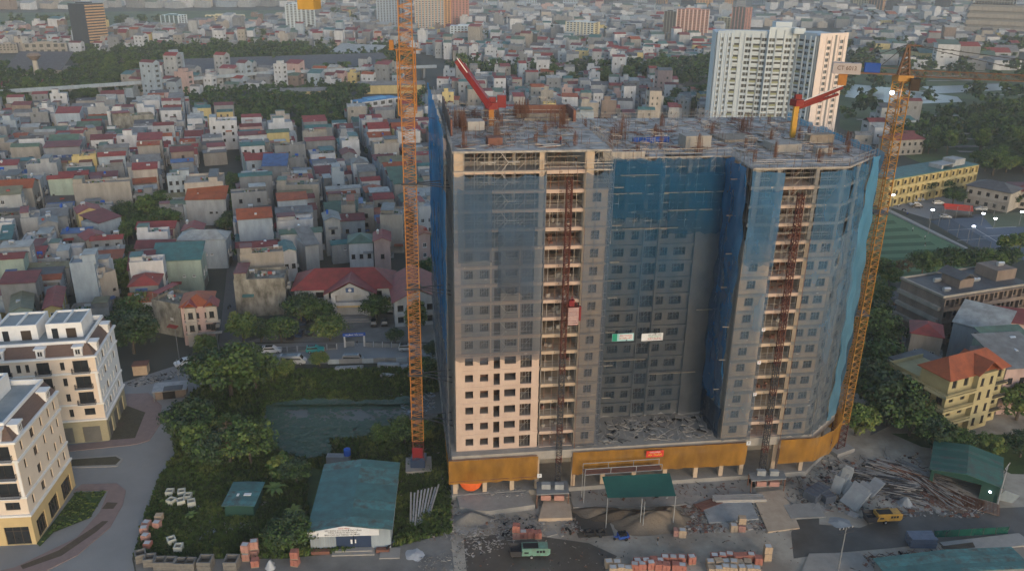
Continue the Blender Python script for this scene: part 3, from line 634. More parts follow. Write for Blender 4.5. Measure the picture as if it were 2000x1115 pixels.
mb.build('counter_jib', ['crane_brown'], r, rz=g)
cw = MB().box(-11.6, -.9, zt+.75, -7.0, .9, zt+2.6).build('counterweight', ['counter_grey'], r, rz=g) if mat('counter_grey', (.42, .38, .37), (.34, .30, .29), 1) else None
text('CT 6013', cw, (-9.3, -.92, zt+1.75), (PI/2, 0, 0), 1.0, 'num_ink', sx=.9)
MB().box(-6.4, -.7, zt+1.2, -3.9, .7, zt+2.7).build('winch', ['boom_blue'], r, rz=g); MB().box(-10.4, -.6, zt-1.2, -9.0, .6, zt+.7).build('counterweight', ['crane_orange'], r, rz=g)
mb = MB(); mb.bar((.2, 0, top), (34, 0, zt+2.6), .09); mb.bar((.2, .3, top), (18, .3, zt+2.6), .08); mb.bar((-.2, 0, top), (-10, 0, zt+2), .08); mb.bar((-.2, .4, top), (-4, .4, zt+2), .08)
mb.build('pendant_cable', ['dark_steel'], r, rz=g)
MB().box(1.1, -1.9, zt-1.4, 2.6, -.6, zt+.6).build('cab', ['frame_brown'], r, rz=g)
MB().box(20, -.5, zt+.5, 21.2, .5, zt+1.1).bar((20.6, 0, zt+.5), (20.6, 0, zt-1.2), .15).build('trolley', ['dark_steel'], r, rz=g)
emit('lamp_white', (.85, .85, 1), 25)
lx, ly, lz = -1.9, -1.2, hgt(bx, by, 180)
l = MB().bar((lx, ly, lz), (-.9, -.9, lz), .06).sphere((lx, ly, lz), .35, 1, 8, 5).build('floodlight', ['dark_steel', 'lamp_white'], r)
# ================================================================ concrete placing booms
def placing(u, v, z, mastm, boom, label, pts, wd):
    b = BW(u, v, z); r = thing('concrete_placing_boom', label, 'placing boom', b)
    MB().cbox(0, 0, 0, .9, .9, pts[0][2], 0).build('mast', [mastm], r)
    MB().cbox(0, 0, pts[0][2]-.1, 1.8, 1.8, 1.2, 0, .4).cbox(.2, .3, pts[0][2]+1.0, 1.2, 1.0, 1.0, 0).build('turret', [boom], r)
    for i in range(len(pts)-1): MB().bar(pts[i], pts[i+1], wd, 0, 4, wd*.8).build('boom_arm', [boom], r)
    a, c = Vector(pts[0]), Vector(pts[1]); o = Vector((.0, -.5, .45)); MB().bar(a+o, c+o, .09, 0, 6).bar(a-o*.6+Vector((.3, 0, 0)), c-o*.6, .07, 0, 6).build('delivery_pipe', ['white_paint'], r)
    return r, b
u, v = 8.4, 21.5; b = BW(u, v, LV(20)); tz = hgt(b[0], b[1], 212)-LV(20)
ex, ey = -6.4, 1.0; zz = hgt(b[0]+ex, b[1]+ey, 118)-LV(20)
r, b = placing(u, v, LV(20), 'crane_orange', 'boom_red', 'red folded concrete placing boom pointing up from the left wing roof', [(0, 0, tz), (ex*.97, ey, zz), (-.9, 1.5, tz+1.2), (ex*.86, 1.6, zz-.9), (-.2, -.6, tz+.4), (ex*.7, .4, zz-2.2)], .8)
MB().box(1.0, -.5, tz+.2, 2.6, .5, tz+2.4).build('counterweight', ['boom_red'], r); MB().cbox(0, 0, tz-2, 3, 3, .15).build('platform', ['rust'], r)
b = BW(67, 22.8, LV(19)); tz = hgt(b[0], b[1], 212)-LV(19)
r, b = placing(67, 22.8, LV(19), 'boom_yellow', 'boom_red2', 'dark red placing boom on a yellow mast on the wing roof near the second crane', [(0, 0, tz+.6), (9.0, 2, tz+2.6+1.2), (.6, 1.2, tz-.2), (8.6, 2.6, tz+2.4)], .36) if mat('boom_red2', (.25, .035, .03), (.16, .03, .025), 1.2) else None
# green sun-shade net and pipe frame in front of the podium
# ================================================================ ground and setting
mat('ground', (.075, .075, .062), (.045, .05, .038), .02, sharp=.15); mat('grass', (.06, .095, .028), (.03, .05, .016), .25, sharp=.18, bump=.6); mat('field', (.085, .12, .05), (.05, .075, .035), .03, sharp=.12)
mat('asphalt', (.27, .268, .262), (.20, .198, .195), .09, sharp=.3, rough=.9, bump=.15); mat('asphalt_old', (.13, .125, .12), (.10, .095, .09), .15, bump=.15)
mat('paving_red', (.26, .19, .175), (.20, .15, .14), .8, bump=.1); mat('kerb', (.33, .31, .29), (.26, .25, .23), .8); mat('island_soil', (.10, .085, .055), (.06, .055, .035), 1.2, bump=.4)
mat('site_dirt', (.40, .355, .29), (.24, .205, .165), .12, sharp=.12, bump=.25, rough=.7); mat('wet_road', (.115, .105, .095), (.07, .062, .052), .13, sharp=.15, rough=.45, bump=.1); mat('yard', (.24, .23, .21), (.13, .12, .11), .2, bump=.1)
mat('pitch', (.11, .19, .10), (.09, .16, .085), .3); mat('pitch_dark', (.055, .11, .055), (.05, .095, .05), .3); mat('court', (.10, .13, .17), (.08, .10, .13), .15); mat('court_green', (.12, .14, .09), (.09, .11, .07), .15); mat('line_white', (.5, .5, .5))
mat('sand', (.20, .16, .12), (.14, .11, .08), .5, bump=.5); mat('sand_dark', (.11, .085, .06), (.08, .06, .045), .5, bump=.5)
def water(name, c, r=.15):
    m = mat(name, c, tuple(q*.8 for q in c), .05, rough=r, spec=.6)
    return m
water('pond_water', (.085, .085, .075), .5); water('river_water', (.30, .32, .33), .35)
def sheet(name, P, z, m, kind='structure', px=True, t=0, sub=None):
    Q = [at(*p)[:2] for p in P] if px else P
    a = sum(Q[i][0]*Q[(i+1) % len(Q)][1]-Q[(i+1) % len(Q)][0]*Q[i][1] for i in range(len(Q)))
    if a < 0: Q = Q[::-1]
    if t: return MB().prism(Q, z, z+t, 0).build(name, [m] if isinstance(m, str) else m, kind=kind)
    return MB().quad([(x, y, z) for x, y in Q]).build(name, [m], kind=kind)
MB().quad([(-7000, -600, 0), (7000, -600, 0), (7000, 12000, 0), (-7000, 12000, 0)]).build('ground', ['ground'], kind='structure')
sheet('grass_lot', [(345, 885), (322, 812), (385, 760), (500, 722), (880, 712), (888, 1040), (770, 1070), (560, 1090), (262, 1092), (282, 1010), (312, 930)], .004, 'grass')
sheet('access_road', [(-250, 1300), (300, 1300), (258, 1090), (283, 1010), (313, 930), (346, 882), (323, 810), (388, 756), (480, 715), (700, 708), (885, 714), (885, 672), (640, 668), (480, 672), (330, 718), (245, 745), (100, 800), (-300, 860)], .006, 'asphalt')
sheet('side_street', [(425, 690), (490, 690), (478, 560), (476, 480), (470, 400), (466, 340), (450, 340), (448, 400), (448, 480), (440, 560)], .008, 'asphalt_old')
sheet('front_road', [(262, 1092), (560, 1090), (770, 1068), (880, 1040), (905, 1300), (300, 1300)], .010, 'yard')
sheet('site_ground', [(870, 716), (1640, 716), (2200, 780), (2300, 1000), (2300, 1400), (905, 1400), (880, 1040)], .006, 'site_dirt')
sheet('wet_site_road', [(1560, 1020), (1680, 1030), (1760, 1000), (2100, 985), (2150, 1045), (1900, 1052), (1740, 1070), (1560, 1085)], .010, 'wet_road')
sheet('wet_patch', [(905, 1050), (1000, 1040), (1080, 1050), (1150, 1060), (1205, 1085), (1190, 1110), (1010, 1200), (920, 1200)], .011, 'wet_road')
sheet('wet_patch', [(1560, 1000), (1600, 1012), (1600, 1060), (1585, 1085), (1550, 1090), (1545, 1040)], .012, 'wet_road'); sheet('wet_patch', [(1110, 1000), (1180, 990), (1200, 1045), (1130, 1050)], .012, 'wet_road')
sheet('school_yard', [(480, 668), (600, 632), (700, 610), (860, 620), (880, 660), (870, 668)], .010, 'yard')
# pavements round the white corner buildings, with kerb
def pavement(P, m='paving_red'):
    sheet('pavement', P, .0, [m], t=.13)
pavement([(245, 770), (290, 768), (316, 792), (312, 830), (292, 860), (266, 868), (134, 882), (134, 870), (213, 862)])
pavement([(-150, 1150), (30, 1108), (150, 1050), (195, 1000), (212, 958), (145, 958), (160, 946), (228, 944), (246, 958), (240, 985), (215, 1030), (150, 1085), (40, 1140), (-100, 1210)])
sheet('planting_bed', [(245, 792), (284, 806), (264, 856), (214, 860)], .14, 'island_soil'); sheet('planting_bed', [(148, 962), (208, 960), (176, 1012), (105, 1040), (78, 1068), (72, 1062)], .14, 'grass')
sheet('traffic_island', [(138, 896), (228, 889), (241, 897), (230, 911), (140, 914)], 0, ['kerb'], t=.14); sheet('island_bed', [(140, 898), (226, 892), (236, 898), (226, 908), (140, 911)], .145, 'island_soil')
for q in ((222, 830, .9), (215, 988, 1)): x, y, _ = at(q[0]+ (10 if q[1] < 900 else 0), q[1]); sheet('tree_pit', [(x-1, y-1), (x+1, y-.9), (x+1, y+.9), (x-1, y+1)], .142, 'sand_dark', px=False)
# trench in the broken pavement
sheet('pavement_trench', [(45, 1112), (120, 1086), (190, 1038), (212, 1018), (200, 1018), (180, 1032), (115, 1075), (40, 1105)], .135, 'sand_dark')
pond = [(520, 792), (600, 783), (760, 786), (800, 775), (868, 762), (876, 800), (820, 830), (730, 852), (640, 862), (648, 884), (600, 900), (545, 880), (505, 850)]
sheet('pond', pond, .012, 'pond_water')
# lily pads and water hyacinth
mb = MB(); k = 0
mat('pads', (.045, .095, .05), (.02, .045, .03), 1.5, rough=.5); mat('pads_light', (.11, .13, .10))
while k < 11000:
    px, py = rnd.uniform(500, 800), rnd.uniform(778, 900)
    if not inpoly(px, py, pond): continue
    k += 1
    d = .05+1.2*max(0, (py-818)/30)+1.3*max(0, (800-py)/10)+.8*max(0, (560-px)/40)+(.5 if abs(px-612-(py-800)*.1) < 8 else 0)
    if rnd.random() > d*(.5+.8*math.sin(px*.07)*math.sin(py*.11)**2+.4): continue
    x, y, _ = at(px, py); r = rnd.uniform(.25, .7); a = rnd.random()*6; z = .05+rnd.random()*.5*(py > 835 or py < 792)
    mb.quad([(x+r*math.cos(a+q), y+r*math.sin(a+q), z+rnd.uniform(0, .1)) for q in (0, 1.25, 2.5, 3.75, 5)], 0 if rnd.random() < .9 else 1)
mb.build('water_plants', ['pads', 'pads_light'], kind='stuff')
# grass tufts and weeds over the lot
mat('tuft_a', (.075, .13, .028), (.04, .07, .016), .8); mat('tuft_b', (.14, .18, .04), (.07, .10, .03), .8); mat('tuft_c', (.045, .075, .025), (.03, .045, .018), .8)
lot = [(345, 885), (322, 812), (385, 760), (500, 724), (880, 716), (880, 1040), (770, 1066), (560, 1088), (264, 1088), (284, 1010), (314, 930)]
V = []; F = []; MI = []
def tuft(x, y, h, z0=0, n=3, mi=0, sp=.5):
    for _ in range(n):
        a = rnd.random()*6.28; r = rnd.random()*sp; cx, cy = x+r*math.cos(a), y+r*math.sin(a); b = rnd.random()*6.28; wd = rnd.uniform(.1, .28); lean = rnd.uniform(-.3, .3)*h
        i = len(V); c, s_ = math.cos(b)*wd, math.sin(b)*wd
        V.extend([(cx-c, cy-s_, z0), (cx+c, cy+s_, z0), (cx+c*.6+lean, cy+s_*.6+lean, z0+h), (cx-c*.8+lean, cy-s_*.8, z0+h*.8)]); F.append((i, i+1, i+2, i+3)); MI.append(mi)
k = 0
while k < 26000:
    px, py = rnd.uniform(262, 885), rnd.uniform(712, 1090)
    if not inpoly(px, py, lot) or inpoly(px, py, pond): k += .2; continue
    if 600 < px < 770 and 915 < py < 1065: k += .2; continue
    k += 1; q = math.sin(px*.05)*math.cos(py*.08+px*.02)
    x, y, _ = at(px, py); tuft(x, y, rnd.uniform(.25, .8)*(1.3 if q > .3 else 1), 0, 3, 1 if (q > .45 and rnd.random() < .5) else (2 if rnd.random() < .4 else 0))
for P in ([(148, 962), (208, 960), (176, 1012), (105, 1040), (78, 1066)],):
    for _ in range(900):
        px, py = rnd.uniform(75, 210), rnd.uniform(958, 1068)
        if inpoly(px, py, P): x, y, _z = at(px, py); tuft(x, y, rnd.uniform(.1, .3), .14, 2, rnd.choice([0, 1, 2]), .3)
me = bigmesh('lot_grass', V, F, ['tuft_a', 'tuft_b', 'tuft_c'], MI); obj('lot_grass', me, kind='stuff')
# --- right side: sports ground, yard, courts
PW = [at(*p)[:2] for p in ((1600, 392), (1728, 408), (1912, 499), (1890, 545), (1560, 560))]
sheet('sports_pitch', PW, .02, 'pitch', px=False)
for i in range(9):
    y0 = 436+i*13.5; P = [(1620, y0+4), (1745+i*24 if i < 6 else 1900, y0-5.5+i*0.4), (1752+i*25 if i < 6 else 1900, y0+1+i*.4), (1620, y0+10.5)]
    sheet('mown_stripe', P, .03, 'pitch_dark')
def strip(name, p0, p1, wd, z, h, m, kind='structure'):
    a, b = at(*p0), at(*p1); L = math.hypot(b[0]-a[0], b[1]-a[1]); nx, ny = -(b[1]-a[1])/L*wd/2, (b[0]-a[0])/L*wd/2
    return MB().prism([(a[0]+nx, a[1]+ny), (a[0]-nx, a[1]-ny), (b[0]-nx, b[1]-ny), (b[0]+nx, b[1]+ny)], z, z+h).build(name, [m], kind=kind)
strip('paved_path', (1722, 404), (1914, 499), 2.2, 0, .12, 'kerb')
o = strip('boundary_wall', (1722, 409), (1916, 503), .3, 0, .6, 'bare_concrete', 'thing'); tag(o, 'low concrete wall along the slanting edge of the striped green pitch', 'wall')
sheet('parking_yard', [(1650, 372), (1760, 372), (1890, 392), (1900, 425), (1815, 428), (1728, 402), (1640, 388)], .03, 'asphalt')
sheet('tennis_court', [(1816, 432), (1870, 420), (2060, 415), (2100, 520), (1930, 500)], .03, 'court'); sheet('court_margin', [(1915, 418), (2060, 412), (2100, 440), (1940, 445)], .04, 'court_green')
for p0, p1 in (((1850, 450), (1905, 447)), ((1905, 447), (1960, 480)), ((1920, 462), (1985, 458)), ((1925, 446), (1985, 443)), ((1870, 470), (1925, 466))): strip('court_line', p0, p1, .3, .045, .01, 'line_white')
sheet('verge', [(1740, 846), (2150, 850), (2150, 930), (1975, 925), (1900, 888), (1800, 872)], .009, 'grass')
sheet('back_lane', [(1725, 560), (1765, 560), (1770, 700), (1760, 820), (1700, 850), (1715, 700)], .012, 'asphalt_old')
# --- far fields, water and park
for P, m, z, n in (([(-400, 30), (560, 20), (600, 28), (520, 44), (300, 50), (-400, 62)], 'field', .1, 'far_field'), ([(1640, 130), (2600, 120), (2700, 330), (1800, 320), (1640, 250)], 'field', .1, 'park_meadow'),
    ([(1250, 180), (1400, 172), (1400, 205), (1280, 198)], 'field', .12, 'park_meadow'), ([(1660, 165), (1740, 172), (1870, 190), (1880, 200), (1760, 205), (1650, 190)], 'pond_far', .2, 'park_pond'),
    ([(1270, 172), (1400, 170), (1400, 184), (1290, 186)], 'pond_far', .2, 'park_pond'), ([(1800, 170), (1950, 165), (1980, 176), (1830, 184)], 'pond_far', .2, 'park_pond'), ([(700, 14), (1300, 20), (1700, 34), (1700, 38), (1250, 31), (900, 24)], 'river_water', .2, 'river'),
    ([(1650, 52), (1800, 42), (2500, 50), (2500, 53), (1800, 46), (1650, 56)], 'river_water', .25, 'river')):
    if m == 'pond_far': water('pond_far', (.22, .25, .26), .3)
    sheet(n, P, z, m)
for i in range(26):   # pale paths through the park
    px, py = rnd.uniform(1660, 2000), rnd.uniform(140, 300); a = rnd.uniform(-.25, .1)*40
    strip('park_path', (px, py), (px+rnd.uniform(40, 120), py+a*.4), 3.5, .2, .05, 'kerb')
mat('kerb', (.3, .3, .3))
# ================================================================ building kit
for n_, c in dict(w_grey=(.24, .25, .255), w_pale=(.36, .375, .38), w_cream=(.43, .39, .34), w_white=(.56, .57, .58), w_blue=(.34, .40, .45), w_green=(.34, .42, .36), w_yellow=(.58, .47, .22), w_pink=(.48, .35, .32), w_brown=(.24, .19, .16), w_beige=(.34, .315, .275)).items():
    mat(n_, c, tuple(q*.58 for q in c), .45, stretch=(1, 1, .3), sharp=.28)
for n_, c in dict(r_red=(.27, .05, .045), r_darkred=(.18, .05, .05), r_orange=(.34, .09, .035), r_teal=(.06, .17, .17), r_green=(.10, .17, .13), r_grey=(.20, .21, .21), r_dark=(.10, .105, .11), r_blue=(.07, .14, .30), r_pale=(.36, .38, .37), r_olive=(.20, .20, .13)).items():
    mat(n_, c, (c[0]*.5+.02, c[1]*.5+.012, c[2]*.5+.01), .45, rough=.6, sharp=.2, bump=.1)
mat('tank_steel', (.60, .62, .64), rough=.3, metal=.6); mat('tank_blue', (.02, .10, .45)); mat('mould_wall', (.30, .29, .25), (.09, .085, .07), .5, stretch=(1, 1, .5), sharp=.18)
WALLN = dict(w_grey='grey', w_pale='pale grey', w_cream='cream', w_white='white', w_blue='pale blue', w_green='pale green', w_yellow='yellow', w_pink='pink', w_brown='brown', w_beige='beige', mould_wall='mouldy grey', white_paint='white', sunlit_cream='cream')
ROOFN = dict(r_red='red', r_darkred='dark red', r_orange='orange', r_teal='teal', r_green='green', r_grey='grey', r_dark='charcoal', r_blue='blue', r_pale='pale grey', r_olive='olive')
_mc = {}
def cmesh(key, fn):
    if key not in _mc: _mc[key] = fn()
    return _mc[key]
def f_window(w_, h, fr='frame_white'):
    def fn():
        mb = MB().box(-w_/2, -.03, 0, w_/2, .08, h, 0); t = .07
        for a, b in ((-w_/2, -w_/2+t), (w_/2-t, w_/2), (-t/2, t/2)): mb.box(a, -.08, 0, b, -.031, h, 1)
        for a in (0, h-t): mb.box(-w_/2+t, -.079, a, w_/2-t, -.032, a+t, 1)
        mb.box(-w_/2-.12, -.16, -.12, w_/2+.12, .05, -.01, 1); return mb.mesh('window', ['glass_dark', fr])
    return cmesh(('w', w_, h, fr), fn)
def f_balcony(w_):
    def fn():
        mb = MB().box(-w_/2, -1.0, -.15, w_/2, 0, 0, 0)
        for a, b in ((-w_/2, -w_/2+.08), (w_/2-.08, w_/2)): mb.box(a, -1, 0, b, 0, .85, 0)
        mb.box(-w_/2+.08, -1, .75, w_/2-.08, -.93, .86, 0); x = -w_/2+.2
        while x < w_/2-.1: mb.box(x, -.98, 0, x+.07, -.94, .75, 0); x += .28
        return mb.mesh('balcony', ['w_pale'])
    return cmesh(('b', w_), fn)
def f_tank(m):
    return cmesh(('t', m), lambda: MB().bar((-.7, 0, .75), (.7, 0, .75), .42, 0, 8).box(-.6, -.3, 0, -.5, .3, .45).box(.5, -.3, 0, .6, .3, .45).mesh('water_tank', [m]))
def gable(mb, x0, x1, y0, y1, z, rise, ov=.4, m=0, t=.12, axis='x', hip=0, mg=None):
    a0, a1, b0, b1 = (x0-ov, x1+ov, y0-ov, y1+ov)
    if axis == 'y': a0, a1, b0, b1 = b0, b1, a0, a1
    sw = (lambda a, b, c: (a, b, c)) if axis == 'x' else (lambda a, b, c: (b, a, c))
    bm = (b0+b1)/2; h = hip
    for dz, fl in ((0, 1), (t, 0)):
        E = [sw(a0, b0, z+dz), sw(a1, b0, z+dz), sw(a1, b1, z+dz), sw(a0, b1, z+dz), sw(a0+h, bm, z+rise+dz), sw(a1-h, bm, z+rise+dz)]
        if fl: low = E; continue
        up = E
        for q in ((0, 1, 5, 4), (2, 3, 4, 5)): mb.quad([up[i] for i in q], m); mb.quad([low[i] for i in reversed(q)], m)
        if h:
            for q in ((1, 2, 5), (3, 0, 4)): mb.quad([up[i] for i in q], m)
        for i, j in ((0, 1), (2, 3)) + (((1, 2), (3, 0)) if h else ((1, 5), (5, 2), (3, 4), (4, 0))): mb.quad([low[i], low[j], up[j], up[i]], m)
    return mb
HN = [0]
def f_clutter(i):
    def fn():
        R_ = random.Random(i*7+1); mb = MB()
        for _ in range(7): mb.cbox(R_.uniform(-2.6, 2.6), R_.uniform(-1, 1), 0, R_.uniform(.2, .8), R_.uniform(.2, .7), R_.uniform(.2, .9), R_.randint(0, 4), R_.random())
        for _ in range(3): a, b = R_.uniform(-2.6, 2.4), R_.uniform(-1, 1); mb.bar((a, b, 0), (a, b, R_.uniform(1, 2.2)), .03, 5, 3)
        a = R_.uniform(-1, 0); mb.bar((a-1, .5, 1.5), (a+1.4, .5, 1.5), .02, 5, 3).quad([(a-.6, .5, 1.5), (a+.8, .5, 1.5), (a+.8, .5, .8), (a-.6, .5, .8)], R_.randint(0, 4))
        for _ in range(5): mb.sphere((R_.uniform(-2.6, 2.6), R_.uniform(-1.1, 1.1), .3), R_.uniform(.2, .45), 6, 5, 4)
        return mb.mesh('roof_clutter', ['w_white', 'w_grey', 'r_red', 'w_blue', 'r_teal', 'w_pale', 'tuft_a'])
    return cmesh(('cl', i), fn)
def f_awning(i):
    def fn():
        mb = MB(); q = [(-1.5, -1.1, -.35), (1.5, -1.1, -.35), (1.5, 0, .1), (-1.5, 0, .1)]; mb.quad(q); mb.quad([(a, b, c-.06) for a, b, c in q][::-1]); mb.quad([(-1.5, -1.1, -.41), (1.5, -1.1, -.41), (1.5, -1.1, -.35), (-1.5, -1.1, -.35)]); return mb.mesh('awning', [['r_red', 'r_teal', 'r_grey', 'r_blue', 'r_orange'][i]])
    return cmesh(('aw', i), fn)
OCC = []
def house(loc, rz, W, D, h, wm, roof, rm, label, nf=0, ends=(1, 0), fh=3.3, group=None, detail=1, name='house', z_off=0, gwin=True, cat='house'):
    r = thing(name, label, cat, (loc[0], loc[1], 0), rz, group); R_ = rnd.random
    mb = MB().box(0, 0, 0, W, D, h)
    if roof == 'flat':
        p = .8
        for q in ((0, 0, W, .15), (0, D-.15, W, D), (0, .15, .15, D-.15), (W-.15, .15, W, D-.15)): mb.box(q[0], q[1], h, q[2], q[3], h+p)
    rise = min(D, W)*.22
    if roof == 'gable':
        i = len(mb.v)
        if W >= D:
            for x in (0.01, W-.01): mb.quad([(x, 0, h), (x, D, h), (x, D/2, h+rise)])
        else:
            for y in (0.01, D-.01): mb.quad([(0, y, h), (W, y, h), (W/2, y, h+rise)])
    mb.build('wall', [wm], r)
    if roof == 'gable': gable(MB(), 0, W, 0, D, h, rise, axis='x' if W >= D else 'y').build('roof', [rm], r)
    elif roof == 'hip': gable(MB(), 0, W, 0, D, h, rise*1.2, axis='x' if W >= D else 'y', hip=min(W, D)/2).build('roof', [rm], r)
    elif roof == 'shed':
        mb = MB(); s = rnd.choice([.12, .22, .35]); z1, z2 = h+.25+max(0, -s*D), h+.25+max(0, s*D)
        for dz, rev in ((0, 1), (.1, 0)):
            q = [(-.3, -.4, z1+dz), (W+.3, -.4, z1+dz), (W+.3, D+.3, z2+dz), (-.3, D+.3, z2+dz)]; mb.quad(q[::-1] if rev else q)
            low = q if rev else low
        for i in range(4): mb.quad([low[i], low[(i+1) % 4], q[(i+1) % 4], q[i]])
        mb.build('roof', [rm], r)
    elif roof == 'flat':
        if detail:
            a = rnd.uniform(.25, .6)*W; b = rnd.choice([0, W-a-.3]) + .15; k = rnd.random()
            if k < .65:     # corrugated canopy on posts over part of the terrace
                mb = MB(); zc = h+rnd.uniform(2.0, 2.6); mb.box(b, .2, zc, b+a, D-.2, zc+.12, 0)
                for x in (b+.2, b+a-.3):
                    for y in (.3, D-.4): mb.box(x, y, h, x+.12, y+.12, zc, 1)
                if rnd.random() < .6: mb.box(b+.1, D*.3, h+.01, b+a-.1, D-.5, zc-.01, 1)
                mb.build('roof_canopy', [rm, wm], r)
            else:
                MB().box(b+.1, .25, h+.01, b+3.2, D-.3, h+2.4, 0).box(b, .18, h+2.4, b+3.4, D-.22, h+2.55, 1).build('stair_tower', [wm, rm], r)
    if detail:
        if rnd.random() < (.75 if roof == 'flat' else .4):
            obj('water_tank', f_tank(rnd.choice(['tank_steel']*5+['tank_blue'])), r, (W*rnd.uniform(.15, .85), D/2, h+(.82 if roof == 'flat' else rise+.1 if roof != 'shed' else .6)), rnd.choice([0, PI/2]))
        if rnd.random() < .55: MB().cbox(W*rnd.uniform(.2, .8), D*.4, h+.8 if roof == 'flat' else h+.3, rnd.uniform(.6, 1.6), rnd.uniform(.5, 1), rnd.uniform(.5, 1.2)).build('rooftop_box', [rnd.choice(['w_pale', 'w_grey', 'r_red', 'w_white'])], r)
        if roof == 'flat' and W > 6: obj('roof_clutter', f_clutter(rnd.randint(0, 7)), r, (W*rnd.uniform(.35, .65), D/2, h+.01), rnd.choice([0, PI]), kind='stuff')
        if rnd.random() < .4 and h > 5: obj('awning', f_awning(rnd.randint(0, 4)), r, (W*rnd.uniform(.2, .8), 0, min(h-.8, fh*rnd.randint(1, 3)-.2)))
        nfl = max(1, int(h/fh)); fr = rnd.choice(['frame_white', 'frame_brown', 'frame_brown'])
        for side in (0, 1):
            if not ends[side]: continue
            x, a = (W, PI/2) if side == 0 else (0, -PI/2)
            for k in range(nfl):
                z = k*fh+(.9 if k else .05)
                if z+1.6 > h: break
                if k == 0: obj('shutter', cmesh(('s', round(D, 0)), lambda: MB().box(-D*.32, -.06, 0, D*.32, .05, 2.6).mesh('shutter', ['shutter_grey'])), r, (x+(.03 if side == 0 else -.03), D/2, 0), a); continue
                for c in ((.3, .7) if D > 5 else (.5,)): obj('window', f_window(1.1, 1.5, fr), r, (x, D*c, z), a)
                if rnd.random() < .5: obj('balcony', f_balcony(3.0), r, (x, D/2, k*fh), a)
        for k in range(1, nfl):
            for i in range(nf):
                if isinstance(nf, int) and k*fh+2.4 < h: obj('window', f_window(1.1, 1.4, fr), r, (W*(i+.5)/nf, 0, k*fh+.9), 0)
        if nf == 0 and gwin and rnd.random() < .7:
            for _ in range(rnd.randint(1, 3)):
                k = rnd.randint(1, max(1, nfl-1))
                if k*fh+2 < h: obj('window', f_window(.7, .6, fr), r, (W*rnd.uniform(.12, .88), 0, k*fh+1.2), 0)
    return r
def RH(pL, pR, h, D, wm, roof, rm, label, **k):
    a, b = at(pL[0], pL[1], h), at(pR[0], pR[1], h); W = math.hypot(b[0]-a[0], b[1]-a[1]); rz = math.atan2(b[1]-a[1], b[0]-a[0])
    cx, cy = a[0]+math.cos(rz)*W/2-math.sin(rz)*D/2, a[1]+math.sin(rz)*W/2+math.cos(rz)*D/2
    OCC.append((a[0], a[1], rz, W, D))
    return house(a, rz, W, D, h, wm, roof, rm, label, **k)
def free(x, y, m=1.5):
    for a, b, rz, W, D in OCC:
        dx, dy = x-a, y-b; u = dx*math.cos(rz)+dy*math.sin(rz); v = -dx*math.sin(rz)+dy*math.cos(rz)
        if -m < u < W+m and -m < v < D+m: return False
    return True
